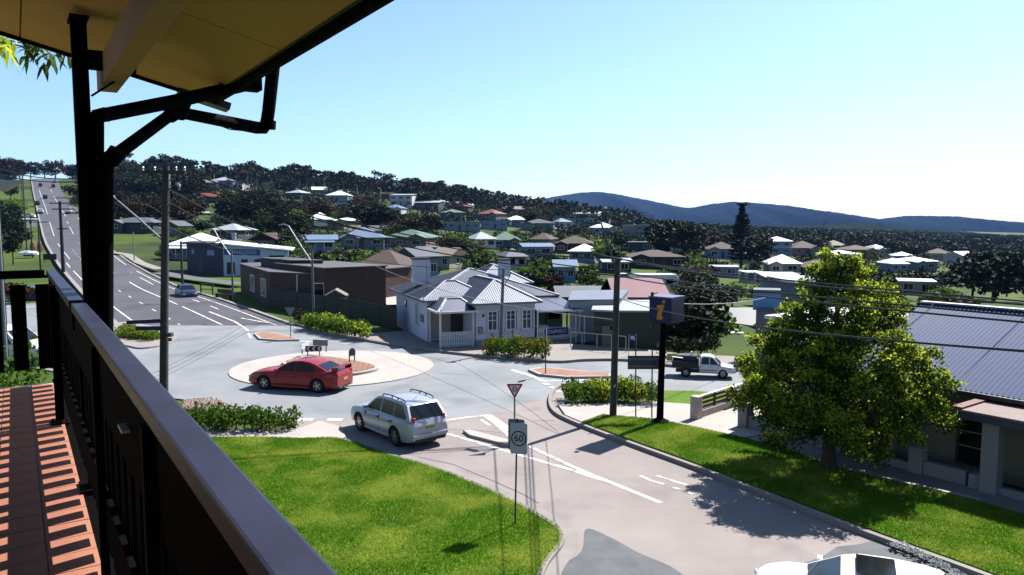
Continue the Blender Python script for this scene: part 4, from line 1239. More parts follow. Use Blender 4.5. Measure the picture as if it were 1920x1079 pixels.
# white hatch entering at the bottom right
M_wcar = paint('white_car_paint', (0.78, 0.78, 0.79))
P_HATCH = dict(P_SEDAN); P_HATCH.update(L=4.4, sillm=M_wcar,
    top=[(-2.2, .80), (-2.14, 1.0), (-1.6, 1.03), (0.9, .97), (1.5, .93), (1.95, .82), (2.13, .70), (2.2, .5)],
    cab=[(1.12, .95), (.35, 1.38), (0.05, 1.46), (-.5, 1.49), (-1.2, 1.44), (-1.5, 1.38), (-2.08, 1.0)],
    win=[[(.86, 1.0), (.28, 1.33), (.02, 1.40), (-.14, 1.41), (-.14, 1.01)], [(-.22, 1.01), (-.22, 1.415), (-1.0, 1.40), (-1.35, 1.2), (-1.3, 1.03)]], xf=1.35, xr=-1.3)
wc = car('hatchback', 'white car with sunroof entering at the bottom right corner', 'car', P_HATCH, M_wcar, Vector((6.80, 13.98, .0)), R(156))
b = MB(); b.add([(.12, -.46, 1.505), (.12, .46, 1.505), (-.62, .46, 1.518), (-.62, -.46, 1.518)], [(0, 1, 2, 3)][::1]); b.build('sunroof', M_glass, wc)
for s in (-1, 1):
    b = MB(); b.bar((1.10, s * .1, .98), (.86, s * .62, 1.12), .02, .015); b.build('wiper', M_plastic, wc)

wc.scale = (.93, .93, .95)
# navy sedan coming down the highway, blue car and others beyond
M_navy = paint('navy_car_paint', (0.012, 0.016, 0.06)); M_blue = paint('blue_car_paint', (0.02, 0.06, 0.25))
P_FAR = dict(P_HATCH); P_FAR['sillm'] = M_plastic
gp = W(350, 559)
car('sedan', 'dark navy sedan driving down the highway towards the roundabout', 'car', P_FAR, M_navy, gp, math.atan2(-axd.y, -axd.x) + .0, detail=False)
gp = W(62, 564)
car('sedan', 'blue car on the forecourt seen between the balcony slats', 'car', P_FAR, M_blue, gp, R(15), detail=False)
far_cols = [paint('grey_car_paint', (0.14, 0.15, 0.17)), M_wcar, paint('black_car_paint', (0.01, 0.01, 0.012)), M_wcar, paint('maroon_car_paint', (0.10, 0.01, 0.02)), M_silver]
cars_far = [(76, 350, 'small dark car near the top of the highway', 2, 0), (85, 373, 'dark blue car midway up the highway hill', 2, 0), (70, 385, 'dark car parked on the left kerb of the highway', 2, 0),
            (76, 401, 'white car parked on the left kerb of the highway', 1, 0), (103, 343, 'pale car parked near the crest of the highway', 5, 0), (128, 401, 'white car parked behind the pole with many crossarms', 1, 0),
            (52, 410, 'white car in the yard left of the highway', 1, 1), (100, 352, 'dark red car parked on the right kerb high on the highway', 4, 0)]
pf_ = None
for px, py, lb, ci, m_ in cars_far:
    g = G(px, py); g.z += .05 + g.y * .0006
    a = math.atan2(axd.y, axd.x) + (1.2 if m_ else 0)
    car('parked_car' if m_ or 'parked' in lb else 'sedan', lb, 'car', P_FAR, far_cols[ci], g, a, detail=False)

# pickups
def ute(name, label, paintm, loc, rz, tray_dark=True, wedge=False):
    r = thing(name, label, 'pickup', loc, rz)
    hw = .88
    b = MB()
    prof = [(-.35, .42), (-.35, 1.0), (.55, 1.02), (1.35, .98), (2.25, .90), (2.45, .72), (2.48, .45)]
    n = len(prof)
    for s in (1,):
        vs = [(x, y * hw, z) for y in (-1, 1) for x, z in prof]
        b.add(vs, [tuple(range(n)), tuple(range(n, 2 * n))[::-1]] + [(i, n + i, n + (i + 1) % n, (i + 1) % n) for i in range(n)])
    b.build('body', paintm, r, smooth=30, bevel=.05)
    cab = [(1.42, 1.0), (.78, 1.60), (.55, 1.68), (-.05, 1.68), (-.28, 1.60), (-.36, 1.0)]
    k = len(cab); yy = lambda z: .84 - .16 * (z - 1.0) / .68
    b = MB(); b.add([(x, yy(z), z) for x, z in cab] + [(x, -yy(z), z) for x, z in cab], [tuple(range(k))[::-1], tuple(range(k, 2 * k))] + [(i, i + 1, k + i + 1, k + i) for i in range(k - 1)])
    b.build('cabin', paintm, r, smooth=30, bevel=.04)
    for s in (-1, 1):
        for pl in ([(1.15, 1.06), (.72, 1.52), (.50, 1.57), (.50, 1.06)], [(.42, 1.06), (.42, 1.58), (-.02, 1.58), (-.16, 1.5), (-.22, 1.06)]):
            pp = [(x, s * (yy(z) + .012), z) for x, z in pl]
            b = MB(); b.add(pp, [tuple(range(len(pp))) if s < 0 else tuple(range(len(pp)))[::-1]]); b.build('window', M_glass, r)
        for hx in (.62, -.2):
            b = MB(); b.box((hx, s * .885, .90), (.17, .03, .03)); b.build('door_handle', M_plastic, r)
        b = MB(); b.box((.35, s * .885, .62), (1.4, .03, .05)); b.build('side_strip', M_plastic, r)
        b = MB(); b.box((1.25, s * 1.0, 1.10), (.1, .18, .16)); b.build('mirror', M_plastic, r, bevel=.02)
        b = MB(); b.box((2.40, s * .68, .80), (.16, .3, .14)); b.build('headlight', M_clear, r, bevel=.03)
    b = MB(); b.add([(1.40, -.72, 1.06), (1.40, .72, 1.06), (.86, .62, 1.56), (.86, -.62, 1.56)], [(0, 1, 2, 3)]); b.build('windscreen', M_glass, r)
    b = MB(); b.box((2.48, 0, .55), (.14, 1.66, .2)); b.build('bumper', paintm if not tray_dark else M_plastic, r, bevel=.04)
    tm_ = M_plastic if tray_dark else paintm
    b = MB(); b.box((-1.5, 0, .80), (2.2, 1.78, .10))
    for s in (-1, 1): b.box((-1.5, s * .87, 1.02), (2.2, .05, .42))
    b.box((-2.58, 0, 1.02), (.05, 1.78, .42)); b.box((-.42, 0, 1.25), (.05, 1.6, .85)); b.build('tray', tm_, r, bevel=.01)
    if tray_dark:
        b = MB(); b.box((-1.1, 0, 1.28), (1.1, 1.4, .75)); b.build('tool_box', M_plastic, r, bevel=.02)
        b = MB(); b.bar((-2.6, -.5, 1.50), (-.75, -.4, 1.32), .25, .04); b.build('load_board', M_white, r)
        b = MB(); b.tube((-1.0, -.3, 1.6), (-1.0, -.3, 1.85), .03, n=6); b.build('beacon_stem', M_plastic, r)
        b = MB(); b.box((-1.0, -.3, 1.86), (.16, .2, .14)); b.build('work_lamp', M_white, r)
    b = MB(); b.box((-.2, 0, .42), (4.2, 1.2, .16)); b.build('chassis', M_plastic, r)
    for wx in (1.55, -1.45):
        b = MB(); b.tube((wx, -.80, .46), (wx, .80, .46), .44, n=16); b.build('wheel_well', M_plastic, r)
        for s in (-1, 1):
            w_ = link('wheel', None, r); w_.location = (wx, s * .78, .37); M_ = Matrix.Rotation(PI / 2, 4, 'X')
            b = MB(); b.lathe([(.22, -.12), (.34, -.12), (.37, -.09), (.37, .09), (.34, .12), (.22, .12), (.21, 0), (.22, -.12)], 18, M_, False); b.build('tyre', M_rubber, w_)
            b = MB(); b.lathe([(.22, -.05), (.22, .09), (.08, .11)], 12, M_); b.build('rim', M_steel if s else M_steel, w_)
    return r
cc, a_ = car_at(W(1357, 711), W(1255, 711), -1, 1.8)
cc = W(1319, 706); cc.z = 0.01
ut1 = ute('pickup', 'white cab pickup with black loaded tray on the bend', M_wcar, cc, R(-14)); ut1.scale = (.62, .62, .68)
g = W(2, 682); g.z = 0.02
ut2 = ute('pickup', 'white pickup parked on the forecourt behind the balcony slats', M_wcar, g, R(-2), tray_dark=False); ut2.scale = (1.25, 1.25, 1.28)
# ------------------------------------------------------------------ buildings
HOUSES = []
def wallm(name, c): return mat('wall_' + name, c, 0.85, var=0.07, scale=0.8)
def roofm(name, c, rough=0.5, metal=0.0):
    """sheet metal roof with ribs as fine relief"""
    nm = 'roof_' + name
    if nm in MATS: return MATS[nm]
    m = mat(nm, c, rough, metal=metal, var=0.08, scale=0.5)
    return m
WC = {'white': wallm('white', (.50, .51, .56)), 'cream': wallm('cream', (.36, .33, .27)), 'blue': wallm('pale_blue', (.20, .25, .37)), 'grey': wallm('grey', (.15, .16, .18)),
      'brick': wallm('brick', (.09, .045, .032)), 'brown': wallm('brown', (.05, .034, .03)), 'tan': wallm('tan', (.21, .165, .135)), 'green': wallm('green', (.09, .14, .10)), 'dark': wallm('dark', (.05, .055, .06)),
      'skyblue': wallm('sky_blue', (.14, .30, .55)), 'yellow': wallm('yellow', (.30, .19, .05)), 'teal': wallm('teal', (.06, .11, .12))}
RCM = {'white': roofm('white', (.74, .75, .78), .4), 'pale': roofm('pale_grey', (.34, .36, .39), .5), 'grey': roofm('grey', (.095, .10, .12), .6), 'dark': roofm('dark', (.05, .052, .06), .6),
      'red': roofm('red', (.15, .025, .022), .7), 'brown': roofm('brown', (.055, .031, .025), .85), 'green': roofm('green', (.06, .13, .09), .6), 'blue': roofm('blue', (.13, .18, .28), .5),
      'pink': roofm('pink', (.20, .09, .11), .75), 'tan': roofm('tan', (.18, .15, .125), .8)}
M_frame = mat('window_frame', (.70, .71, .74), .5, var=.03)
M_door = mat('door_dark', (.06, .05, .05), .6, var=.1)

def hip_roof(w, d, h, pitch, over, kind, th=0.12):
    """roof mesh on a w x d box of wall height h, eaves overhanging; ridge along x"""
    W2, D2 = w / 2 + over, d / 2 + over
    rise = D2 * math.tan(pitch)
    z0 = h - over * math.tan(pitch) * 0.3
    b = MB()
    if kind == 'flat':
        b.box((0, 0, h + .1), (w + over * .8, d + over * .8, .2)); return b, h + .2
    if kind == 'skillion':
        r_ = 2 * D2 * math.tan(pitch * .5)
        b.add([(-W2, -D2, h), (W2, -D2, h), (W2, D2, h + r_), (-W2, D2, h + r_), (-W2, -D2, h + th), (W2, -D2, h + th), (W2, D2, h + r_ + th), (-W2, D2, h + r_ + th)],
              [(3, 2, 1, 0), (4, 5, 6, 7), (0, 1, 5, 4), (1, 2, 6, 5), (2, 3, 7, 6), (3, 0, 4, 7)]); return b, h + r_
    rx = max(0.2, W2 - D2) if kind == 'hip' else W2
    vs = []
    for t in (0, th):
        vs += [(-W2, -D2, z0 + t), (W2, -D2, z0 + t), (W2, D2, z0 + t), (-W2, D2, z0 + t), (-rx, 0, z0 + rise + t), (rx, 0, z0 + rise + t)]
    f = [(0, 1, 5, 4), (2, 3, 4, 5), (1, 2, 5), (3, 0, 4)]
    fs = [tuple(i + 6 for i in q) for q in f]
    fs += [q[::-1] for q in f]
    fs += [(0, 6, 7, 1)[::-1], (1, 7, 8, 2)[::-1], (2, 8, 9, 3)[::-1], (3, 9, 6, 0)[::-1]]
    b.add(vs, fs)
    return b, z0 + rise
def add_window(r, c, w, h, nrm, wm=None, frame=None, panes=2, cat='window'):
    """window centred at c on a wall with outward normal nrm: frame, glass"""
    n = Vector((nrm[0], nrm[1], 0)).normalized(); u = Vector((-n.y, n.x, 0)); c = Vector(c)
    a = math.atan2(u.y, u.x)
    b = MB()
    for s in (-1, 1):
        q = c + u * s * (w / 2) + n * .03; b.box(q, (.08, .10, h + .08), a)
        q = c + Vector((0, 0, s * h / 2)) + n * .03; b.box(q, (w - .08, .10, .08), a)
    for k in range(1, panes):
        q = c + u * (-w / 2 + w * k / panes) + n * .025; b.box(q, (.05, .07, h - .08), a)
    f = b.build('window', frame or M_frame, r)
    b = MB(); b.box(c + n * .005, (w - .08, .03, h - .08), a); b.build('pane', wm or M_glass, f)
    return f
def house(label, px, py, wpx, Y, nob=False, d=9, h=2.7, yaw=0, roof='hip', rc='pale', wc='white', pitch=22, storeys=1, extras=(), cat='house', name='house', wins=True, gnd=None, group=None, over=.5):
    g = D(px, py, Y); 
    if Y > 90:
        g = G(px, py); k = min(1.35, max(.75, g.y / Y)); Y = g.y; h *= k; d *= k
    HOUSES.append((px, wpx, Y, py, label))
    w = wpx * Y / F * .96
    h *= .86 if Y > 90 else 1; hh = h * storeys; pitch *= .85 if Y > 90 else 1; w *= .93 if Y > 90 else 1
    if yaw == 0 and Y > 120: yaw = random.Random(px).uniform(-24, 24)
    r = thing(name, label, cat, (g.x, g.y, g.z), R(yaw), group)
    g0 = tz(g.x, g.y); drop = .02 if nob else max(0, g.z - g0) + 1.2
    b = MB(); b.box((0, 0, (hh - drop) / 2), (w, d, hh + drop))
    if roof == 'gable':
        rise = (d / 2) * math.tan(R(pitch))
        for s in (-1, 1):
            x = s * (w / 2 - .06)
            b.add([(x - .06, -d / 2, hh), (x + .06, -d / 2, hh), (x + .06, d / 2, hh), (x - .06, d / 2, hh), (x - .06, 0, hh + rise), (x + .06, 0, hh + rise)], [(0, 4, 5, 1), (2, 5, 4, 3), (0, 3, 4), (1, 5, 2), (0, 1, 2, 3)])
    b.build('wall', WC[wc], r)
    rb, top = hip_roof(w, d, hh, R(pitch), over, roof)
    ro = rb.build('roof', RCM[rc], r)
    if roof in ('hip', 'gable') and Y < 240:
        for s in (-1, 1):
            b = MB(); b.box((0, s * (d / 2 + over + .02), hh - over * math.tan(R(pitch)) * .3 + .05), (w + 2 * over, .10, .14))
            b.build('gutter', M_white if rc in ('white', 'pale', 'blue', 'green') else M_darksteel, r)
    if roof in ('hip', 'gable') and 120 < Y < 400 and w > 8 and storeys == 1:
        rw = random.Random(px * 3 + py); sx = rw.choice((-1, 1)); ww = w * rw.uniform(.30, .42); wx_ = sx * (w / 2 - ww / 2 - .1); wd_ = rw.uniform(1.6, 3.2)
        b = MB(); b.box((wx_, -d / 2 - wd_ / 2 + .05, (hh - drop) / 2 - .05), (ww, wd_, hh + drop - .1))
        rise_ = ww / 2 * math.tan(R(pitch + 4)); y0_ = -d / 2 - wd_ + .05
        b.add([(wx_ - ww / 2, y0_, hh - .1), (wx_ + ww / 2, y0_, hh - .1), (wx_, y0_, hh - .1 + rise_), (wx_ - ww / 2, y0_ + .15, hh - .1), (wx_ + ww / 2, y0_ + .15, hh - .1), (wx_, y0_ + .15, hh - .1 + rise_)], [(0, 1, 2), (5, 4, 3), (0, 2, 5, 3), (1, 4, 5, 2)])
        b.build('front_wing', WC[wc], r)
        o_ = .35; zz = hh - .12; y1_ = 0
        b = MB(); P = [(wx_ - ww / 2 - o_, zz - .1), (wx_, zz + rise_ + .06), (wx_ + ww / 2 + o_, zz - .1)]
        vs = [(x, y, z + t) for t in (0, .1) for y in (y0_ - o_, y1_) for x, z in P]
        b.add(vs, [(0, 1, 4, 3), (1, 2, 5, 4), (6, 9, 10, 7), (7, 10, 11, 8), (0, 6, 7, 1), (1, 7, 8, 2), (0, 3, 9, 6), (2, 8, 11, 5)]); b.build('wing_roof', RCM[rc], r)
        if wins: add_window(r, (wx_, y0_, hh * .55), min(2.0, ww * .5), 1.1, (0, -1), frame=M_frame)
    if wins:
        fr = M_frame if wc != 'white' else M_darksteel
        for st in range(storeys):
            zc = st * h + h * .55
            n = max(2, int(w / 3.2))
            for i in range(n):
                x = -w / 2 + w * (i + .5) / n
                if i == n // 2 and st == 0 and n > 2:
                    b = MB(); b.box((x, -d / 2 - .02, 1.02), (.9, .06, 2.05)); b.build('door', M_door, r); continue
                add_window(r, (x, -d / 2, zc), min(2.2, w / n * .55), 1.15, (0, -1), frame=fr)
            for s in (-1, 1):
                if Y < 300: add_window(r, (s * w / 2, 0, zc), 1.4, 1.1, (s, 0), frame=fr)
    for e in extras:
        if e[0] == 'chimney':
            b = MB(); b.box((e[1] * w, 0.1, top + .2), (.7, .6, 1.8)); b.box((e[1] * w, 0.1, top + 1.15), (.84, .74, .16)); b.build('chimney', WC[e[2]], r)
        if e[0] == 'verandah':
            b = MB(); y0 = -d / 2 - 2.0; b.add([(-w * .45, y0, hh - .55), (w * .45, y0, hh - .55), (w * .45, -d / 2, hh - .1), (-w * .45, -d / 2, hh - .1), (-w * .45, y0, hh - .47), (w * .45, y0, hh - .47), (w * .45, -d / 2, hh - .02), (-w * .45, -d / 2, hh - .02)],
                  [(3, 2, 1, 0), (4, 5, 6, 7), (0, 1, 5, 4), (1, 2, 6, 5), (2, 3, 7, 6), (3, 0, 4, 7)]); b.build('verandah_roof', RCM[rc], r)
            for k in range(4):
                b = MB(); b.box((-w * .43 + w * .86 * k / 3, y0 + .08, (hh - .5) / 2), (.1, .1, hh - .5)); b.build('verandah_post', M_white, r)
        if e[0] == 'deck':
            b = MB(); y0 = -d / 2 - 1.6; b.box((0, y0 + .8, (storeys - 1) * h), (w * .9, 1.6, .16))
            b.build('deck', M_white, r)
            b = MB()
            for k in range(9): b.box((-w * .44 + w * .88 * k / 8, y0 + .05, (storeys - 1) * h + .5), (.05, .05, 1.0))
            b.box((0, y0 + .05, (storeys - 1) * h + 1.0), (w * .9, .07, .07)); b.build('balustrade', M_white, r)
        if e[0] == 'garage':
            b = MB(); x = e[1] * w; b.box((x, -d / 2 - 1.5, 1.1), (5.2, 3.4, 2.3)); b.build('garage', WC[wc], r)
            b = MB(); b.box((x, -d / 2 - 1.5, 2.33), (5.8, 4.0, .16)); b.build('garage_roof', RCM[rc], r)
            b = MB(); b.box((x, -d / 2 - 3.24, 1.05), (4.4, .06, 1.9)); b.build('roller_door', M_white, r)
    return r

# ---------------- white corner house
def corner_house():
    Y0 = 47.8
    B0 = D(893, 648, Y0); B0.z = 0
    yaw = R(21)
    r = thing('corner_house', 'white rendered corner house with grey corrugated hip roofs, picket fenced porch and two chimneys', 'house', (B0.x, B0.y, 0), yaw)
    wm, pl = mat('white_render', (.64, .62, .74), .85, var=.04, scale=.7, bump=.1, bscale=12), mat('plinth_paint', (.30, .27, .30), .85, var=.08, scale=.8)
    EH = 2.95
    # walls: wing (s 0..4.1, t 0..5), main (s -2.5..7.3, t 2.9..12.5)
    b = MB(); b.prism([(0, 0), (4.1, 0), (4.1, 6), (0, 6)], .35, EH); b.build('wall', wm, r)
    b = MB(); b.prism([(-.0, -.03), (4.12, -.03), (4.12, 2.0), (0, 2.0)], -.1, .45); b.prism([(4.13, -.03), (7.15, -.03), (7.15, 4.0), (4.13, 4.0)], -.1, .26); b.prism([(-.02, -.05), (4.13, -.05), (4.13, .0), (-.02, .0)], .45, .50); b.build('plinth', pl, r)
    b = MB(); b.prism([(-2.5, 2.9), (-.01, 2.9), (-.01, 12.5), (-2.5, 12.5)], 0, EH); b.build('wall', wm, r)
    b = MB(); b.prism([(4.11, 3.9), (7.1, 3.9), (7.1, 12.5), (0.0, 12.5), (0, 6.01), (4.11, 6.01)], 0, EH); b.build('wall', wm, r)
    M_cor = mat('corrugated_grey', (.17, .175, .215), .40, metal=.75, var=.06, scale=.6)
    M_ridge = mat('ridge_capping', (.66, .67, .70), .35, metal=.3, var=.05)
    def hip(x0, x1, y0, y1, z0, pitch, ov=.35, ridge='x', nm='roof'):
        x0 -= ov; x1 += ov; y0 -= ov; y1 += ov
        w, d = x1 - x0, y1 - y0; hh = min(w, d) / 2; zz = z0 + hh * math.tan(pitch); zb = z0 - ov * math.tan(pitch) * .25
        zz -= ov * math.tan(pitch) * .25
        if w >= d: a, c = (x0 + hh, (y0 + y1) / 2), (x1 - hh, (y0 + y1) / 2)
        else: a, c = ((x0 + x1) / 2, y0 + hh), ((x0 + x1) / 2, y1 - hh)
        P = [Vector((x0, y0, zb)), Vector((x1, y0, zb)), Vector((x1, y1, zb)), Vector((x0, y1, zb)), Vector((*a, zz)), Vector((*c, zz))]
        ro = link(nm, None, r)
        faces = [(0, 1, 5, 4), (1, 2, 5), (2, 3, 4, 5), (3, 0, 4)] if w >= d else [(0, 1, 4), (1, 2, 5, 4), (2, 3, 5), (3, 0, 4, 5)]
        core = MB(); core.add(P, [f for f in faces] + [(3, 2, 1, 0)]); core.build('roof_sheet', M_cor, ro)
        # corrugation ribs following the fall of each face
        rb = MB()
        for f in faces:
            pts = [P[i] for i in f]; e0, e1 = pts[0], pts[1]
            u = (e1 - e0); Lw = u.length; u.normalize(); n = (pts[1] - pts[0]).cross(pts[2] - pts[0]).normalized()
            if n.z < 0: n = -n
            fall = n.cross(u); 
            if fall.z < 0: fall = -fall
            poly = [((p - e0).dot(u), (p - e0).dot(fall)) for p in pts]
            k = int(Lw / .15)
            for i in range(1, k):
                x = Lw * i / k
                # clip vertical line x in polygon
                hs = []
                for q in range(len(poly)):
                    a_, c_ = poly[q], poly[(q + 1) % len(poly)]
                    if (a_[0] > x) != (c_[0] > x): hs.append(a_[1] + (c_[1] - a_[1]) * (x - a_[0]) / (c_[0] - a_[0]))
                if len(hs) < 2: continue
                lo, hi = min(hs), max(hs)
                if hi - lo < .15: continue
                s0_ = e0 + u * x + fall * lo + n * .004; s1_ = e0 + u * x + fall * (hi - .05) + n * .004
                uu = u * .035
                rb.add([s0_ - uu, s0_ + n * .014, s0_ + uu, s1_ - uu, s1_ + n * .014, s1_ + uu], [(0, 1, 4, 3), (1, 2, 5, 4)])
        rb_o = rb.build('corrugation', M_cor, ro); stuff(rb_o)
        cp = MB()
        for i in range(4):
            for j in (4, 5):
                if (w >= d and ((i in (0, 3)) == (j == 4))) or (w < d and ((i in (0, 1)) == (j == 4))):
                    cp.bar(P[i] + Vector((0, 0, .03)), P[j] + Vector((0, 0, .03)), .16, .05)
        if (P[4] - P[5]).length > .1: cp.bar(P[4] + Vector((0, 0, .03)), P[5] + Vector((0, 0, .03)), .18, .06)
        cp.build('ridge_capping', M_ridge, ro)
        gt = MB()
        for i in range(4): gt.bar(P[i] + Vector((0, 0, -.05)), P[(i + 1) % 4] + Vector((0, 0, -.05)), .10, .12)
        gt.build('gutter', mat('gutter_grey', (.14, .15, .18), .5), ro)
    hip(0, 4.1, 0, 8.2, EH, R(29))
    hip(-2.5, 1.9, 2.9, 6.6, EH + .01, R(27))
    hip(-2.5, 7.0, 3.6, 13.0, EH - .02, R(19))
    hip(3.0, 7.0, 8.4, 13.4, EH + .55, R(29))
    # verandah on the right
    b = MB(); P = [(4.15, -.2, 2.25), (7.5, -.2, 2.15), (7.5, 3.9, 2.75), (4.15, 3.9, 2.85)]
    b.add([*P, *[(x, y, z + .07) for x, y, z in P]], [(3, 2, 1, 0), (4, 5, 6, 7), (0, 1, 5, 4), (1, 2, 6, 5), (2, 3, 7, 6), (3, 0, 4, 7)]); b.build('verandah_roof', M_cor, r)
    b = MB(); b.bar((4.15, -.24, 2.23), (7.52, -.24, 2.14), .09, .13); b.build('gutter', M_white, r)
    for x, y in ((4.25, -.12), (7.35, -.12), (5.6, 1.6), (7.35, 1.9)):
        b = MB(); b.box((x, y, 1.35), (.09, .09, 1.75)); b.build('verandah_post', M_white if y < 0 else M_darksteel, r)
    b = MB(); b.box((5.85, 3.0, 1.35), (3.3, .08, 2.5)); b.build('screen_wall', mat('verandah_cream', (.42, .39, .35), .85), r)
    add_window(r, (6.8, 2.95, 1.6), .9, .7, (0, -1), panes=2, frame=M_darksteel)
    b = MB(); b.box((5.0, .8, .85), (.7, .6, .5)); b.box((4.75, .8, 1.14), (1.0, .6, .07)); b.build('bench_unit', M_white, r)
    def pickets(nm, a, c, h, n, z0, parent):
        f = link(nm, None, parent); a, c = Vector(a), Vector(c); an = math.atan2((c - a).y, (c - a).x)
        pk = MB(); pk.box((0, 0, h / 2), (.07, .02, h)); pk.add([(-.035, -.01, h), (.035, -.01, h), (.035, .01, h), (-.035, .01, h), (0, 0, h + .05)], [(0, 1, 4), (1, 2, 4), (2, 3, 4), (3, 0, 4)]); pme = pk.mesh('picket', M_white)
        for i in range(n):
            o = link('picket', pme, f); q = a.lerp(c, (i + .5) / n); o.location = (q.x, q.y, z0 + (c.z - a.z) * i / n); o.rotation_euler = (0, 0, an)
        b = MB(); b.bar(a + Vector((0, .03, z0 + .18)), c + Vector((0, .03, z0 + .18)), .03, .06); b.bar(a + Vector((0, .03, z0 + h - .15)), c + Vector((0, .03, z0 + h - .15)), .03, .06); b.build('fence_rail', M_white, f)
    pickets('picket_balustrade', (4.2, -.10, 0), (7.3, -.10, 0), .80, 22, .27, r)
    # banner on the balustrade
    bn = link('banner', None, r)
    b = MB(); b.add([(4.75, -.17, .54), (6.45, -.17, .62), (6.45, -.17, 1.06), (4.75, -.17, 1.00), (4.75, -.15, .54), (6.45, -.15, .62), (6.45, -.15, 1.06), (4.75, -.15, 1.00)], [(0, 1, 2, 3), (7, 6, 5, 4), (0, 3, 7, 4), (1, 5, 6, 2), (3, 2, 6, 7), (0, 4, 5, 1)])
    b.build('banner_cloth', mat('banner_blue', (.012, .014, .16), .6), bn)
    text('banner_lettering', 'COUPHIELD', .34, M_white, bn, (5.60, -.176, .80), (PI / 2, -R(2), 0), (.80, 1, 1), .002)
    # porch in the recess
    PF = -0.35
    M_por = M_cor
    b = MB(); x0, x1, y0, y1 = -2.35, .15, .15, 2.9
    apx = (x0 + x1) / 2
    P = [Vector((x0 - .2, y0 - .2, 2.42)), Vector((x1 + .1, y0 - .2, 2.42)), Vector((x1 + .1, y1, 2.42)), Vector((x0 - .2, y1, 2.42)), Vector((x0 + .75, y0 + 1.25, 3.12)), Vector((x1 - .75, y0 + 1.25, 3.12)), Vector((x0 + .75, y1, 3.12)), Vector((x1 - .75, y1, 3.12))]
    pr = link('porch', None, r)
    b.add(P, [(0, 1, 5, 4), (1, 2, 7, 5), (3, 0, 4, 6), (4, 5, 7, 6), (3, 2, 1, 0), (2, 3, 6, 7)]); b.build('porch_roof', M_por, pr)
    b = MB()
    for i, j in ((0, 4), (1, 5), (4, 5)): b.bar(P[i] + Vector((0, 0, .03)), P[j] + Vector((0, 0, .03)), .12, .05)
    b.build('ridge_capping', M_ridge, pr)
    b = MB()
    for i, j in ((0, 1), (0, 3)): b.bar(P[i] - Vector((0, 0, .04)), P[j] - Vector((0, 0, .04)), .09, .13)
    b.build('gutter', M_white, pr)
    for x, y in ((x0, y0), (x1 - .3, y0), (x0, 2.7)):
        b = MB(); b.box((x, y, 1.2), (.11, .11, 2.4)); b.build('porch_post', M_white, pr)
    b = MB(); b.box(((x0 + x1) / 2, 1.5, .05), (2.4, 2.7, .25)); b.build('porch_floor', M_conc, pr)
    pickets('picket_fence', (x0 + .08, y0, 0), (x1 - .35, y0, 0), .92, 18, .16, r)
    # tan back wall of the porch, door, notice
    b = MB(); b.box((-1.25, 2.88, 1.45), (2.35, .05, 2.3)); b.build('porch_wall', mat('porch_cream', (.50, .42, .36), .85, scale=1), r)
    b = MB(); b.box((-.45, 2.84, 1.25), (.85, .05, 2.1)); b.build('door', M_door, r)
    # front wing windows
    for x in (.98, 2.25, 3.38)[:3]:
        f = add_window(r, (x + .12, 0, 1.72), .62, 1.25, (0, -1), panes=2, wm=M_glass_b)
        b = MB(); b.box((x + .12, -.03, 1.74), (.60, .06, .05)); b.box((x + .12, -.03, 2.05), (.60, .05, .03)); b.build('sash_bar', M_frame, f)
        b = MB(); b.box((x + .12, -.07, 1.03), (.86, .14, .08)); b.build('sill', wm, f)
        b = MB(); b.box((x + .50, -.05, 1.72), (.08, .04, 1.25)); b.build('shutter', mat('shutter_blue', (.10, .12, .20), .6), f)
    b = MB(); b.box((.28, -.03, 1.15), (.30, .05, .42)); b.build('notice_frame', mat('notice_green', (.10, .12, .08), .6), r)
    b = MB(); b.box((.28, -.06, 1.15), (.20, .02, .32)); b.build('notice', WC['cream'], r)
    b = MB(); b.tube((.42, -.02, 2.12), (.42, -.20, 2.16), .02, n=6); b.lathe([(.05, 2.0), (.08, 2.05), (.08, 2.16), (.03, 2.22)], 8, Matrix.Translation((.42, -.2, 0))); b.build('wall_lamp', M_darksteel, r)
    b = MB(); b.box((2.05, -.03, 2.72), (4.15, .07, .06)); b.box((2.05, -.02, 2.52), (4.12, .05, .05)); b.build('cornice', wm, r)
    # left wall: door and tall window, plaque
    b = MB(); b.box((-2.52, 9.3, 1.3), (.06, .95, 2.2)); b.build('door', WC['white'], r)
    b = MB(); b.box((-2.56, 9.0, 2.1), (.06, .5, .5)); b.build('fanlight', M_glass, r)
    f = add_window(r, (-2.5, 5.6, 1.65), .7, 1.5, (-1, 0), panes=2, wm=M_glass_b)
    b = MB(); b.box((-2.54, 4.2, 1.55), (.05, .85, .5)); b.build('plaque', mat('plaque_blue', (.14, .17, .28), .5), r)
    b = MB(); b.box((-2.35, 2.86, 1.6), (.10, .05, 2.4)); b.build('corner_trim', wm, r)
    # chimneys
    for x, y, z, w_, zz in ((-1.3, 9.2, 4.6, 1.25, .95), (4.6, 7.2, 4.85, .75, .6)):
        c = link('chimney', None, r)
        b = MB(); b.box((x, y, z - .2), (w_, .7, 2 * zz)); b.build('stack', wm, c)
        b = MB(); b.box((x, y, z + zz - .14), (w_ + .14, .84, .12)); b.build('cap', M_darksteel, c)
    # antenna
    b = MB(); b.tube((-2.2, 4.0, 2.9), (-2.2, 4.0, 5.3), .02, n=6)
    b.build('antenna_mast', M_darksteel, r)
    return r
corner_house(); HOUSES.append((910, 330, 50, 650))

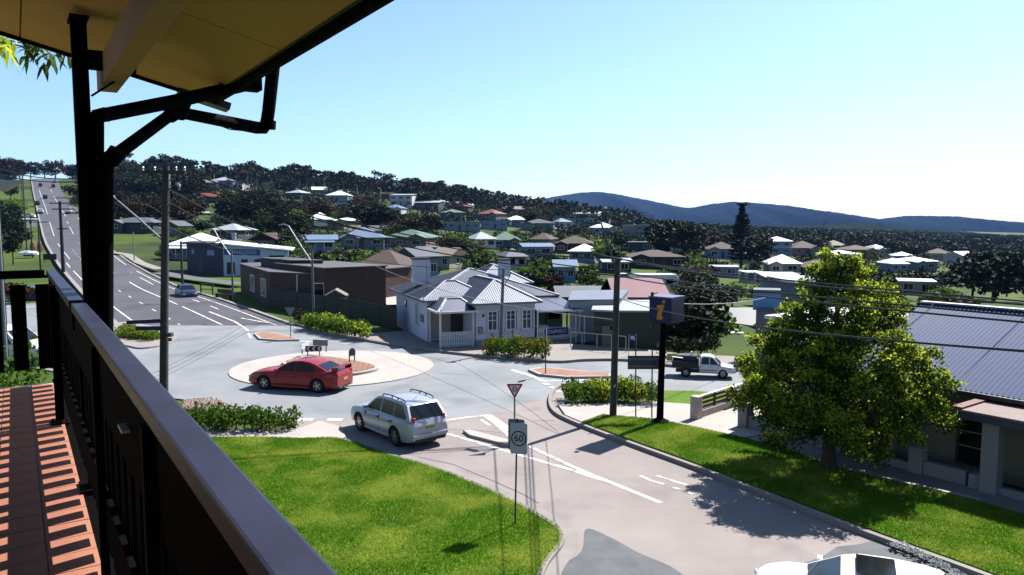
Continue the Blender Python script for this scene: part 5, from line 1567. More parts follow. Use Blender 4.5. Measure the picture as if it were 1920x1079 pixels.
# ---------------- brick building and neighbours on the left of the corner house
def footprint(name, label, cat, pts, h, wmt, rmt, z0=0.0, parapet=0.0, wins=(), dz=0.12, over=.25):
    """flat roofed block on world points (ccw seen from above)"""
    c = sum((Vector((p.x, p.y, 0)) for p in pts), Vector()) / len(pts)
    r = thing(name, label, cat, (c.x, c.y, z0))
    loc = [(p.x - c.x, p.y - c.y) for p in pts]
    b = MB(); b.prism(loc, -1.2, h); b.build('wall', wmt, r)
    big = [(x * (1 + over / max(.1, math.hypot(x, y))), y * (1 + over / max(.1, math.hypot(x, y)))) for x, y in loc]
    b = MB(); b.prism(big, h + .003, h + dz); b.build('roof', rmt, r)
    for (i, t, zc, w, hh, panes) in wins:
        p, q = Vector((*loc[i], 0)), Vector((*loc[(i + 1) % len(loc)], 0)); u = (q - p).normalized(); n = Vector((u.y, -u.x, 0))
        a = sum(loc[k][0] * loc[(k + 1) % len(loc)][1] - loc[(k + 1) % len(loc)][0] * loc[k][1] for k in range(len(loc)))
        if a < 0: n = -n
        add_window(r, p.lerp(q, t) + Vector((0, 0, zc)), w, hh, n, panes=panes)
    return r
M_brickw = mat('brown_brick', (.085, .045, .037), .9, var=.16, scale=1.1, dirt=((.12, .07, .058), .35, .56))
M_flat = roofm('bitumen', (.085, .08, .09), .8)
# main tall block
Pa, Pb = D(610, 588, 67), D(724, 577, 71)
u = (Pb - Pa); u.z = 0; n_ = Vector((-u.y, u.x, 0)).normalized() * 11
r = footprint('brick_building', 'tall blank brown brick block with flat roof left of the white corner house', 'building', [Pa, Pb, Pb + n_, Pa + n_], 3.95, M_brickw, M_flat)
# brick courses as relief pieces: soldier course band
Pc = D(600, 588, 68)
Pd = D(508, 575, 71); Pe = D(452, 552, 86)
u2 = (Pc - Pd); n2 = Vector((-u2.y, u2.x, 0)).normalized()
r2_ = footprint('brick_building', 'lower brown brick shopfront wing with two front windows beside the green fence', 'building', [Pd, Pc, Pc + n2 * 14, Pe + Vector((6, 6, 0)), Pe], 3.35, M_brickw, M_flat,
    wins=((4, .45, 1.7, 2.4, 1.7, 3), (4, .80, 1.7, 2.4, 1.7, 3)))
for k, (px, top, bot) in enumerate(((557, 515, 565), (608, 528, 572))):
    q0, q1 = D(px, bot, 67.5 if k else 69.0), D(px, top, 67.5 if k else 69.0)
    b = MB(); b.tube(q0, q1, .06, n=8); o = b.build('drainpipe', M_white); tag(o, ['white drainpipe on the lower wing of the brown brick building', 'white drainpipe at the inner corner beside the tall brick block'][k], 'drainpipe')
wf = thing('window', 'small white framed window between the lower wing and the tall brick block', 'window', D(598, 545, 67.2))
add_window(wf, (0, 0, 0), .95, 1.3, (0, -1), panes=1)
footprint('brick_building', 'dark upper storey set back behind the lower brick wing', 'building', [D(545, 520, 74), D(606, 520, 74), D(606, 520, 74) + n_ * .7, D(545, 520, 74) + n_ * .7], 4.3, WC['dark'], M_flat)
HOUSES += [(590, 290, 70, 588)]
house('small white gabled shed against the brown brick wall', 631, 577, 38, 64.5, d=1.6, h=1.0, roof='gable', rc='tan', wc='white', pitch=30, cat='shed', name='garden_shed', wins=False, over=.15).rotation_euler = (0, 0, R(90 + 8))

# green boundary fence, panel by panel
def panel_fence(name, label, pts, h, m, pw=2.35, slatted=False):
    pts = [Vector(p) for p in pts]; r = thing(name, label, 'fence', pts[0])
    pm_ = None; ln = [0]
    for a, c in zip(pts[:-1], pts[1:]): ln.append(ln[-1] + (c - a).length)
    n = max(1, int(ln[-1] / pw))
    def at(s):
        for i in range(len(pts) - 1):
            if s <= ln[i + 1] + 1e-6: return pts[i].lerp(pts[i + 1], (s - ln[i]) / (ln[i + 1] - ln[i]))
        return pts[-1]
    for i in range(n):
        a, c = at(ln[-1] * i / n) - pts[0], at(ln[-1] * (i + 1) / n) - pts[0]
        d = (c - a); L_ = Vector((d.x, d.y, 0)).length; an = math.atan2(d.y, d.x); m_ = (a + c) / 2
        b = MB(); b.box((m_.x, m_.y, m_.z + h / 2), (L_ - .07, .02, h - .06), an)
        k = int(L_ / .2)
        for j in range(k):
            q = a.lerp(c, (j + .5) / k); b.box((q.x, q.y, m_.z + h / 2), (.05, .045, h - .1), an)
        b.build('panel', m, r)
        b = MB(); b.box((a.x, a.y, a.z + h / 2), (.07, .07, h + .04), an); b.build('post', m, r)
    return r
M_gfence = mat('fence_green', (.012, .022, .020), .55, var=.1, scale=2)
panel_fence('boundary_fence', 'dark green sheet metal boundary fence stepping down to the white house', [D(505, 575, 70), D(595, 590, 64.5), D(665, 603, 59), D(745, 622, 54)], 1.75, M_gfence)

# blue and white shop
def shop():
    pA, pB, pC = D(352, 524, 112), D(420, 524, 108), D(536, 530, 110)
    for p in (pA, pB, pC): p.z = tz(p.x, p.y)
    z = pB.z
    r = thing('shop', 'long low shop with navy end and white front under a blue lettered sign band', 'shop', (pB.x, pB.y, z))
    def q(p, zz=0): return (p.x - pB.x, p.y - pB.y)
    u = (pC - pB); u.z = 0; u.normalize(); w_ = Vector((-u.y, u.x, 0))
    # local axes
    a = math.atan2(u.y, u.x)
    Lr = (pC - pB).length
    ux = Vector((u.x, u.y, 0)); 
    def P3(s, t, zz): v = ux * s + w_ * t; return (v.x, v.y, zz)
    b = MB(); b.add([P3(0, 0, -1), P3(Lr, 0, -1), P3(Lr, 9, -1), P3(0, 9, -1), P3(0, 0, 4.3), P3(Lr, 0, 3.2), P3(Lr, 9, 3.2), P3(0, 9, 4.3)], [(3, 2, 1, 0), (4, 5, 6, 7), (0, 1, 5, 4), (1, 2, 6, 5), (2, 3, 7, 6), (3, 0, 4, 7)]); b.build('wall', mat('shop_white', (.50, .56, .72), .7, var=.03), r)
    b = MB(); b.add([P3(-1, -.4, 4.35), P3(Lr + 1, -.4, 3.2), P3(Lr + 1, 9, 3.3), P3(-1, 9, 4.5), P3(-1, -.4, 4.5), P3(Lr + 1, -.4, 3.4), P3(Lr + 1, 9, 3.5), P3(-1, 9, 4.7)], [(3, 2, 1, 0), (4, 5, 6, 7), (0, 1, 5, 4), (1, 2, 6, 5), (2, 3, 7, 6), (3, 0, 4, 7)]); b.build('roof', RCM['white'], r)
    M_nv = mat('shop_navy', (.012, .018, .06), .5, var=.1)
    u3 = (pA - pB); u3.z = 0; L3 = u3.length; u3.normalize()
    b = MB(); v0 = Vector((0, 0, 0)); v1 = u3 * L3; v2 = v1 + w_ * 9; v3 = w_ * 9
    b.prism([(v.x, v.y) for v in (v0, v1, v2, v3)], -1, 4.2); b.build('navy_end', M_nv, r)
    b = MB(); b.prism([(v.x, v.y) for v in (v0 - w_ * .8, v1 - w_ * .8 + u3 * .8, v2 + u3 * .8, v3)], 4.205, 4.5); b.build('navy_roof', RCM['dark'], r)
    b = MB()
    for s_ in (1.6, 3.2, 5.0): pass
    Ls = 5.1
    b.add([P3(.1, -.06, 2.75), P3(Ls, -.06, 2.62), P3(Ls, -.06, 3.45), P3(.1, -.06, 3.62), P3(.1, .0, 2.75), P3(Ls, .0, 2.62), P3(Ls, .0, 3.45), P3(.1, .0, 3.62)], [(0, 1, 2, 3), (7, 6, 5, 4), (3, 2, 6, 7), (0, 4, 5, 1), (0, 3, 7, 4), (1, 5, 6, 2)])
    b.build('sign_band', mat('sign_blue', (.03, .07, .34), .5), r)
    text('sign_lettering', 'FITO B & KO UTCISSIOE', .62, M_white, r, P3(2.6, -.10, 3.1), (PI / 2, R(1.6), a), (.60, 1, 1), .01)
    for s_, zz, w2, h2 in ((1.0, .8, 1.0, 1.6), (2.9, 1.85, .8, .35), (4.7, 1.85, .8, .35), (7.4, 2.2, 2.0, .7)):
        add_window(r, P3(s_, 0, zz), w2, h2, -w_, panes=2, frame=M_nv)
    for t_, zz, w2, h2, mm in ((.33, 3.0, 1.5, .75, M_white), (.82, 3.1, .6, .7, M_white)):
        v = u3 * L3 * t_ - w_ * .04; b = MB(); b.box((v.x, v.y, zz), (w2, .06, h2), math.atan2(u3.y, u3.x)); b.build('notice_board', mat('sign_pale', (.25, .3, .5), .6), r)
    v = u3 * L3 * .6 - w_ * .03; b = MB(); b.box((v.x, v.y, 1.1), (1.1, .08, 2.2), math.atan2(u3.y, u3.x)); b.build('door', M_door, r)
    HOUSES.append((445, 190, 108, 528))
shop()

# near sheds right of the corner house
M_green = mat('olive_cladding', (.045, .055, .035), .7, var=.1, scale=1)
footprint('shed', 'pale blue-grey steel garage directly right of the white house verandah', 'shed', [D(1068, 650, 50.5), D(1160, 652, 51), D(1175, 652, 58), D(1075, 650, 57)], 2.75, mat('pale_cladding', (.36, .42, .46), .6, var=.05), roofm('shed_grey', (.16, .17, .21), .45))
tb_ = footprint('toilet_block', 'low olive green block with pale roof edge behind the power pole', 'building', [D(1113, 655, 48.2), D(1150, 657, 47.8), D(1242, 660, 47.6), D(1246, 655, 54), D(1118, 650, 54)], 2.35, M_green, RCM['pale'])
c_ = tb_.location
for i, (px, py, w2, h2, mm) in enumerate(((1133, 612, .30, .22, M_white), (1149, 615, .36, .22, M_white), (1124, 636, .7, 1.9, M_door), (1140, 640, .8, 2.0, WC['tan']))):
    q = D(px, py, 47.85 if i % 2 else 48.0) - c_
    b = MB(); b.box((q.x, q.y, q.z), (w2, .06, h2)); b.build('door' if i > 1 else 'wall_vent', mm, tb_)
for px in (1096, 1080):
    b = MB(); b.tube(D(px, 648, 50.2), D(px, 592, 50.2), .05, n=6); tag(b.build('drainpipe', M_white), 'white drainpipe on the pale blue-grey garage, %s' % ('near its middle' if px == 1096 else 'next to the white house verandah'), 'drainpipe')
HOUSES += [(1110, 100, 51, 652), (1180, 130, 48, 657)]
house('low shed with pink corrugated roof panels behind the olive green block', 1188, 592, 84, 66, d=8, h=2.0, roof='gable', rc='pink', wc='grey', pitch=16, cat='shed', name='shed', wins=False)
house('low maroon-sided shed with pale roof just left of the blue information sign', 1165, 588, 50, 75, d=6, h=1.8, roof='skillion', rc='white', wc='brick', pitch=8, cat='shed', name='shed', wins=False)
house('long grey-roofed shed running behind the white house verandah', 1090, 590, 90, 72, d=7, h=2.0, roof='gable', rc='grey', wc='grey', pitch=10, cat='shed', name='shed', wins=False)

# caravan and boat
def caravan():
    g = D(1226, 572, 84); g.z = tz(g.x, g.y) + .25
    r = thing('caravan', 'long white caravan parked on grass behind the information sign', 'caravan', g, R(2))
    b = MB(); prof = [(-2.6, .5), (-2.6, 1.6), (-2.3, 2.4), (2.2, 2.4), (2.6, 1.9), (2.6, .5)]; n = 6
    b.add([(x, -1.1, z) for x, z in prof] + [(x, 1.1, z) for x, z in prof], [tuple(range(n)), tuple(range(n, 2 * n))[::-1]] + [(i, n + i, n + (i + 1) % n, (i + 1) % n) for i in range(n)]); b.build('body', M_wcar, r, bevel=.12)
    for x in (-1.3, .2, 1.5): add_window(r, (x, -1.1, 1.6), .8, .5, (0, -1), panes=1, frame=M_darksteel)
    for s in (-1, 1):
        b = MB(); b.tube((0, s * .95, .33), (0, s * 1.12, .33), .33, n=14); b.build('wheel', M_rubber, r)
    b = MB(); b.bar((2.6, 0, .5), (3.6, 0, .45), .1, .1); b.build('drawbar', M_darksteel, r)
caravan()
def boat():
    g = D(1166, 552, 92); g.z = tz(g.x, g.y) + .2
    r = thing('boat', 'white and navy cabin boat on a trailer just right of the power pole', 'boat', g, R(8))
    b = MB(); st = [(-2.6, .95, .55, 1.2), (-1, 1.05, .5, 1.25), (.8, 1.0, .5, 1.32), (2.0, .6, .6, 1.42), (2.9, .04, .9, 1.55)]
    vs = []
    for x, hw, zk, zs in st: vs += [(x, -hw, zs), (x, -hw * .8, (zk + zs) / 2), (x, 0, zk), (x, hw * .8, (zk + zs) / 2), (x, hw, zs)]
    fs = [(i * 5 + j, i * 5 + 5 + j, i * 5 + 6 + j, i * 5 + j + 1) for i in range(4) for j in range(4)] + [(0, 1, 2, 3, 4)] + [(i * 5, i * 5 + 4, i * 5 + 9, i * 5 + 5) for i in range(4)]
    b.add(vs, fs); b.build('hull', M_wcar, r, bevel=0)
    b = MB(); b.add([(-.6, -.75, 1.3), (1.3, -.6, 1.4), (1.3, .6, 1.4), (-.6, .75, 1.3), (-.5, -.6, 2.1), (.4, -.5, 2.1), (.4, .5, 2.1), (-.5, .6, 2.1)], [(4, 5, 6, 7), (0, 1, 5, 4), (1, 2, 6, 5), (2, 3, 7, 6), (3, 0, 4, 7)]); b.build('cabin', M_glass_b, r)
    b = MB(); b.box((-.05, 0, 2.13), (1.1, 1.3, .06)); b.build('hardtop', M_wcar, r)
    b = MB(); b.box((0, 0, .45), (4.6, 1.6, .1)); b.build('trailer', M_darksteel, r)
    for s in (-1, 1):
        b = MB(); b.tube((-.6, s * .8, .3), (-.6, s * 1.0, .3), .3, n=12); b.build('wheel', M_rubber, r)
boat()
HOUSES += [(1226, 90, 84, 572), (1166, 50, 92, 552)]

# ---------------- corrugated hall on the right
def hall():
    p0 = W(1383, 803); p1 = W(1840, 925); p0.z = p1.z = 0
    u = (p1 - p0).normalized(); w_ = Vector((-u.y, u.x, 0))
    if w_.x < 0: w_ = -w_
    p0 = p0 + w_ * 1.7
    r = thing('hall', 'cream rendered hall with blue-grey corrugated roof behind the street tree', 'building', p0)
    L1 = 22.0; s0 = 3.6
    EZ = 2.75; wd = 5.6; RZ = EZ + 1.95
    def q(s, t, z=0): v = u * s + w_ * t; return Vector((v.x, v.y, z))
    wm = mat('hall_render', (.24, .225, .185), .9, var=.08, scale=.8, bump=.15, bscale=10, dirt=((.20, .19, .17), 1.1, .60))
    gm = mat('hall_grey', (.25, .235, .25), .85, var=.06, scale=.8)
    b = MB(); b.prism([(a.x, a.y) for a in (q(s0, 0), q(L1, 0), q(L1, 2 * wd), q(s0, 2 * wd))], -.3, EZ); 
    for s_ in (s0 + .01, L1):
        pass
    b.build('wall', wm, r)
    b = MB()
    A = [q(s0, 0, EZ), q(s0, 2 * wd, EZ), q(s0, wd, RZ), q(s0 + .2, 0, EZ), q(s0 + .2, 2 * wd, EZ), q(s0 + .2, wd, RZ)]
    b.add(A, [(0, 1, 2), (5, 4, 3), (0, 2, 5, 3), (2, 1, 4, 5)]); b.build('gable', gm, r)
    # roof slopes in corrugated sheets: real waves
    M_cr = mat('corrugated_blue', (.034, .062, .16), .7, metal=.0, var=.06, scale=.5, spec=.2)
    ro = link('roof', None, r)
    ov = .35
    nrm_up = Vector((0, 0, 1))
    for side in (0, 1):
        vs = []; n = int((L1 - s0 + .4) / .0375)
        t0, t1 = (-ov, wd) if side == 0 else (2 * wd + ov, wd)
        z0 = EZ - ov * (RZ - EZ) / wd
        for i in range(n + 1):
            s_ = s0 - .2 + i * .0375; dz = .022 * math.sin(i * PI / 2)
            vs += [q(s_, t0, z0 + .10 + dz), q(s_, t1, RZ + .10 + dz)]
        b = MB(); b.add(vs, [(2 * i, 2 * i + 2, 2 * i + 3, 2 * i + 1) if side == 0 else (2 * i + 1, 2 * i + 3, 2 * i + 2, 2 * i) for i in range(n)]); b.build('roof_sheet', M_cr, ro)
        b = MB(); b.add([q(s0 - .2, t0, z0), q(L1, t0, z0), q(L1, t1, RZ), q(s0 - .2, t1, RZ), q(s0 - .2, t0, z0 + .05), q(L1, t0, z0 + .05), q(L1, t1, RZ + .05), q(s0 - .2, t1, RZ + .05)],
            [(3, 2, 1, 0), (4, 5, 6, 7), (0, 1, 5, 4), (1, 2, 6, 5), (2, 3, 7, 6), (3, 0, 4, 7)]); b.build('roof_batten', M_darksteel, ro)
    b = MB(); b.bar(q(s0 - .25, wd, RZ + .14), q(L1, wd, RZ + .14), .34, .06); b.build('ridge_capping', M_steel, ro)
    for s_ in (3.9, 7.2, 10.4, 13.6):
        b = MB(); b.bar(q(s_, -.2, z0 + .16), q(s_, wd - .1, RZ + .14), .015, .015, ); b.build('flashing', M_cr, ro)
    b = MB(); b.bar(q(s0 - .2, -ov - .05, z0 + .02), q(L1, -ov - .05, z0 + .02), .13, .13); b.build('gutter', M_darksteel, ro)
    # end block with parapet
    b = MB(); b.prism([(a.x, a.y) for a in (q(0, .02), q(s0 - .25, .02), q(s0 - .25, 5.0), q(0, 5.0))], -.3, 4.2); b.build('end_block', gm, r)
    b = MB(); b.prism([(a.x, a.y) for a in (q(-.08, -.08), q(s0 - .2, -.08), q(s0 - .2, 5.1), q(-.08, 5.1))], 4.203, 4.34); b.build('parapet_cap', M_white, r)
    b = MB(); b.bar(q(-.03, -.02, 3.1), q(s0 - .25, -.02, 3.1), .06, .06); b.build('string_course', M_darksteel, r)
    # window
    # positions from the photo
    sw = 12.9
    dr = ray(1822, 830); t_ = None
    def hit(px, py):
        d = ray(px, py); o = Vector((0, 0, EYE)) - p0; k = -(o.dot(w_)) / d.dot(w_); p = o + d * k; return p.dot(u), p.z
    wl, wrr = hit(1796, 770), hit(1852, 880)
    for (a, c) in (((1800, 772), (1850, 880)),):
        s1_, z1_ = hit(*a); s2_, z2_ = hit(*c)
        c3 = q((s1_ + s2_) / 2, 0, (z1_ + z2_) / 2 + .05)
        wdw = add_window(r, c3, abs(s2_ - s1_), max(1.2, abs(z1_ - z2_)), -w_, panes=1, frame=M_darksteel)
        for k in (.33, .62):
            b = MB(); b.box(c3 + Vector((0, 0, (k - .5) * abs(z1_ - z2_))) - w_ * .03, (abs(s2_ - s1_) - .1, .05, .03), math.atan2(u.y, u.x)); b.build('glazing_bar', M_steel, wdw)
    # entry porch
    s1_, z1_ = hit(1862, 800); s2_, z2_ = hit(1838, 920)
    sp = s2_ + .2
    pr = link('entry_porch', None, r)
    pu = W(1838, 925) - p0; 
    b = MB(); c = q(sp + .7, -1.6); b.box((c.x, c.y, 1.1), (.45, .45, 2.3), math.atan2(u.y, u.x)); b.build('pillar', gm, pr)
    c = q(sp + 3.4, -1.6); b = MB(); b.box((c.x, c.y, 1.1), (.45, .45, 2.3), math.atan2(u.y, u.x)); b.build('pillar', gm, pr)
    b = MB(); b.prism([(a.x, a.y) for a in (q(sp - .1, -2.1), q(sp + 5, -2.1), q(sp + 5, -.02), q(sp - .1, -.02))], 2.22, 2.44); b.build('canopy', mat('canopy_navy', (.04, .04, .09), .5), pr)
    b = MB(); b.prism([(a.x, a.y) for a in (q(sp - .14, -2.14), q(sp + 5, -2.14), q(sp + 5, -.02), q(sp - .14, -.02))], 2.445, 2.50); b.build('canopy_top', mat('canopy_top', (.20, .14, .13), .8), pr)
    b = MB(); b.bar(q(sp - .12, -2.1, 2.53), q(sp - .12, -.1, 2.53), .28, .06); b.build('canopy_tile', mat('canopy_red', (.14, .035, .03), .7), pr)
    # stepped garden wall before the hall
    gw = thing('garden_wall', 'low stepped rendered garden wall with piers along the shaded side of the hall', 'wall', p0)
    for i, (sa, h_) in enumerate(((.2, 1.0), (2.0, .7), (3.6, .95), (5.3, .6), (6.8, .9), (8.6, .5), (10.2, .7))):
        c = q(sa, -1.5); b = MB(); b.box((c.x, c.y, h_ / 2), (.42, .42, h_), math.atan2(u.y, u.x)); b.build('pier', gm, gw, bevel=.02)
        c = q(sa + .85, -1.5); b = MB(); b.box((c.x, c.y, h_ * .28), (1.25, .22, h_ * .56), math.atan2(u.y, u.x)); b.build('wall_panel', gm, gw)
    bx = thing('storage_bin', 'grey concrete bin against the shaded hall wall by the entry porch', 'bin', p0 + q(12.2, -1.4))
    b = MB(); b.box((0, 0, .45), (.75, .7, .9), math.atan2(u.y, u.x)); b.build('bin', gm, bx, bevel=.03)
    b = MB(); b.box((0, 0, .93), (.8, .75, .07), math.atan2(u.y, u.x)); b.build('lid', M_darksteel, bx)
    return r, p0, u, w_
hall_r, HP0, HU, HW_ = hall(); HOUSES += [(1650, 560, 27, 860)]

# rendered pier and brown rail fence at the forecourt path
def rail_fence():
    P = [W(1305, 790), W(1372, 775), W(1420, 762)]
    P = [Vector((p.x, p.y, 0.1)) for p in (W(1305, 789), W(1371, 766), W(1432, 748))]
    r = thing('rail_fence', 'white rendered piers with dark brown timber rails beside the path', 'fence', P[0])
    for i, p in enumerate(P):
        q = p - P[0]; a = math.atan2((P[1] - P[0]).y, (P[1] - P[0]).x)
        b = MB(); b.box((q.x, q.y, .45), (.36, .36, .95 if i == 0 else .85), a); b.build('pier', mat('pier_render', (.50, .43, .40), .9, scale=2), r, bevel=.02)
    M_br = mat('brown_timber', (.075, .028, .022), .7, var=.2, scale=3)
    for i in range(2):
        a, c = P[i] - P[0], P[i + 1] - P[0]; d = (c - a).normalized()
        a2, c2 = a + d * .19, c - d * .19
        b = MB(); b.bar(a2 + Vector((0, 0, .12)), c2 + Vector((0, 0, .12)), .22, .32); b.build('low_wall', MATS['pier_render'], r)
        for z in (.38, .56, .74):
            b = MB(); b.bar(a2 + Vector((0, 0, z)), c2 + Vector((0, 0, z)), .05, .11); b.build('rail', M_br, r)
        for t in (.5, .97):
            m_ = a2.lerp(c2, t); b = MB(); b.box((m_.x, m_.y, .55), (.08, .08, .62), math.atan2(d.y, d.x)); b.build('post', M_br, r)
        b = MB(); b.bar(a2 + Vector((0, 0, .87)), c2 + Vector((0, 0, .87)), .12, .04); b.build('cap_rail', M_white, r)
rail_fence()
# small pavilion roofs and the blue billboard wall behind
house('small pale hip roofed shelter behind the white fence to the right of the pickup', 1362, 664, 48, 56, d=3, h=1.4, roof='hip', rc='pale', wc='dark', pitch=22, cat='shelter', name='shelter', wins=False)
house('grey gabled roof half hidden by the dark tree, left of the hall', 1382, 640, 60, 62, d=6, h=1.5, roof='gable', rc='grey', wc='tan', pitch=20, cat='shed', name='shed', wins=False)
house('plain grey building behind the grey end of the hall', 1440, 640, 46, 44, d=4, yaw=-19, h=1.95, roof='flat', rc='grey', wc='grey', cat='building', name='outbuilding', wins=False, over=.0)
house('bright blue box-like screen above the grey end of the hall', 1437, 579, 50, 43.2, nob=True, yaw=-19, d=1.5, h=.95, over=.02, roof='flat', rc='grey', wc='skyblue', cat='building', name='annex', wins=False)
house('low building with pale blue flat roof behind the street tree', 1478, 562, 60, 75, d=8, h=1.6, roof='skillion', rc='pale', wc='blue', pitch=10, cat='building', name='outbuilding', wins=False)
house('white walled outbuilding above the hall, partly behind the street tree', 1500, 580, 70, 58, d=6, h=2.2, roof='flat', rc='white', wc='grey', cat='building', name='outbuilding', wins=False)
# neighbour building at the far left edge
lb_ = thing('neighbour_building', 'grey clad neighbour building cut off by the left edge of the picture', 'building', D(13, 600, 24), R(37))
zt = D(13, 346, 24).z - lb_.location.z
b = MB(); b.box((-3, 3, (zt - 5.4) / 2), (6, 6, zt + 5.4)); b.build('wall', mat('neighbour_cladding', (.08, .085, .10), .6, var=.1), lb_)
b = MB(); b.box((-2.8, 2.8, zt + .06), (6.7, 6.6, .12)); b.build('roof', RCM['pale'], lb_)
b = MB(); b.tube((-.08, -.06, -5), (-.08, -.06, zt), .05, n=6); b.build('downpipe', M_steel, lb_)
# ------------------------------------------------------------------ poles, wires, signs
def pole(name, label, base, top_z, r0, r1, m, lean=(0, 0), cat='pole', group=None):
    r = thing(name, label, cat, base, 0, group)
    H = top_z - base.z
    b = MB(); b.path([(0, 0, -.3), (lean[0] * .5, lean[1] * .5, H * .5), (lean[0], lean[1], H)], [r0, (r0 + r1) / 2, r1], 12)
    b.build('shaft', m, r, smooth=40)
    return r, H
def lamp_arm(r, pts, head=True, rad=.035, m=None):
    b = MB(); b.path(pts, [rad, rad * .9, rad * .7][:len(pts)] if len(pts) < 4 else rad, 8); b.build('lamp_arm', m or M_steel, r, smooth=True)
    if head:
        p, q = Vector(pts[-1]), Vector(pts[-2]); d = (p - q).normalized()
        b = MB(); b.bar(p, p + Vector((d.x, d.y, 0)).normalized() * .55 - Vector((0, 0, .04)), .2, .10); b.build('lamp_head', m or M_steel, r, bevel=.03)
# A: big timber pole at left
Ya = 28.0
ba = D(306, 812, Ya); ba.z = .05
ta = D(311, 311, Ya)
pa, HA = pole('power_pole', 'tall weathered timber power pole behind the balcony rail with blue street name blades', ba, ta.z, .17, .12, M_wood_pole, (ta.x - ba.x, 0), 'power pole')
def ra(px, py, Y=Ya): return D(px, py, Y) - ba
b = MB(); b.bar(ra(265, 322, Ya + .4), ra(348, 324, Ya - .4), .10, .12); b.build('crossarm', M_wood_pole, pa)
b = MB(); b.bar(ra(288, 322), ra(311, 345), .03, .04); b.bar(ra(338, 323), ra(312, 345), .03, .04)
b.bar(ra(276, 384), ra(309, 404), .03, .03); b.bar(ra(338, 384), ra(313, 402), .03, .03); b.build('brace', M_darksteel, pa)
for px in (268, 290, 330, 346):
    b = MB(); p = ra(px, 321); b.lathe([(.02, 0), (.05, .03), (.03, .08), (.05, .12), (.02, .16)], 8, Matrix.Translation(p)); b.build('insulator', M_steel, pa)
b = MB(); p = ra(317, 340); b.box(p, (.07, .1, .5)); b.tube(ra(317, 345), ra(316, 445), .012, n=5); b.build('cable_box', M_steel, pa)
b = MB(); p = ra(336, 355); b.lathe([(.03, -.05), (.07, .1), (.03, .2)], 8, Matrix.Translation(p)); b.box(ra(333, 345), (.12, .1, .1)); b.build('pole_fitting', M_steel, pa)
b = MB(); b.box(ra(318, 628, Ya - .2), (.2, .22, .14)); b.box(ra(319, 637, Ya - .2), (.10, .1, .12)); b.build('pole_fitting', M_darksteel, pa)
lamp_arm(pa, [ra(304, 450), ra(262, 412, Ya + .3), ra(212, 369, Ya + .8)], rad=.042)
bl = thing('street_name_sign', 'pair of dark blue street name blades fixed to the big timber pole', 'street sign', D(303, 610, Ya))
o = bl.location
M_bl = mat('blade_blue', (.012, .014, .07), .5, var=.1); M_blw = mat('blade_edge', (.45, .46, .6), .5, var=.05)
for (x0, y0, x1, y1, h) in ((237, 605, 302, 602, .15), (254, 616, 302, 615.5, .16)):
    b = MB(); b.bar(D(x0, y0, Ya - .3) - o, D(x1, y1, Ya - .16) - o, .03, h); b.build('blade', M_bl, bl, bevel=.01)
    b = MB(); b.bar(D(x0, y0 - 3.6, Ya - .3) - o, D(x1, y1 - 3.6, Ya - .16) - o, .035, .015); b.build('blade_edge', M_blw, bl)
# B: pole with reaching lamp arm, right of centre
Yb = 30.3; bb = D(1149, 792, Yb); bb.z = .12; tb = D(1158, 489, Yb)
pb, HB = pole('power_pole', 'dark power pole standing in the verge left of the blue information sign', bb, tb.z, .15, .12, mat('pole_green', (.045, .052, .045), .85, var=.25, scale=3, bump=.3), (tb.x - bb.x, 0), 'power pole')
def rb_(px, py, Y=Yb): return D(px, py, Y) - bb
b = MB(); b.bar(rb_(1112, 479, Yb + .3), rb_(1166, 487, Yb - .3), .09, .10); b.bar(rb_(1146, 489), rb_(1162, 489), .25, .05); b.build('crossarm', M_wood_pole, pb)
lamp_arm(pb, [rb_(1156, 520), rb_(1149, 488, Yb + .1), rb_(1127, 418, Yb + .4)], rad=.05, m=M_darksteel)
b = MB(); b.tube(rb_(1152, 727, Yb - .2), rb_(1153, 722, Yb - .2), .03, n=6); b.build('tag_plate', M_steel, pb)
# C, D, E, F
Yc = 46.0; bc = D(938, 660, Yc); bc.z = .1; tc = D(944, 503, Yc)
pc_, HC = pole('street_light', 'slim grey street light pole standing before the white house', bc, tc.z, .12, .09, mat('pole_grey', (.14, .16, .18), .6, metal=.2, var=.1), (tc.x - bc.x, 0), 'street light')
q = lambda px, py, Y=Yc: D(px, py, Y) - bc
b = MB(); b.bar(q(949, 503), q(957, 506), .3, .05); b.bar(q(942, 498), q(956, 501), .08, .05); b.build('crossarm', M_darksteel, pc_)
b = MB(); b.path([q(946, 535), q(953, 523), q(958, 512)], .03, 6); b.build('lamp_arm', M_darksteel, pc_)
def light_pole(label, px, pyb, pyt, arm, cat='street light', Y=None, r=.12):
    g = G(px, pyb); Y = g.y; t = D(px + .5, pyt, Y)
    p, H = pole('street_light', label, g, t.z, r, r * .75, MATS['pole_grey'], (0, 0), cat)
    q = [D(a, c_, Y + i * .3) - g for i, (a, c_) in enumerate(arm)]
    lamp_arm(p, q, rad=.06); return p
light_pole('grey street light with long outreach before the low brick wing', 588, 597, 468, [(586, 494), (566, 464), (541, 424), (532, 421)])
light_pole('street light with curved arm at the navy end of the shop', 437, 563, 468, [(434, 482), (413, 452), (402, 432), (394, 430)])
g = G(342, 531); p_, _ = pole('pole', 'slim dark pole on the grass verge left of the shop', g, D(342, 453, g.y).z, .16, .12, M_darksteel)
g = G(252, 492); p_, _ = pole('pole', 'short thin pole on the verge beside the highway footpath', g, D(252, 435, g.y).z, .10, .08, M_steel)
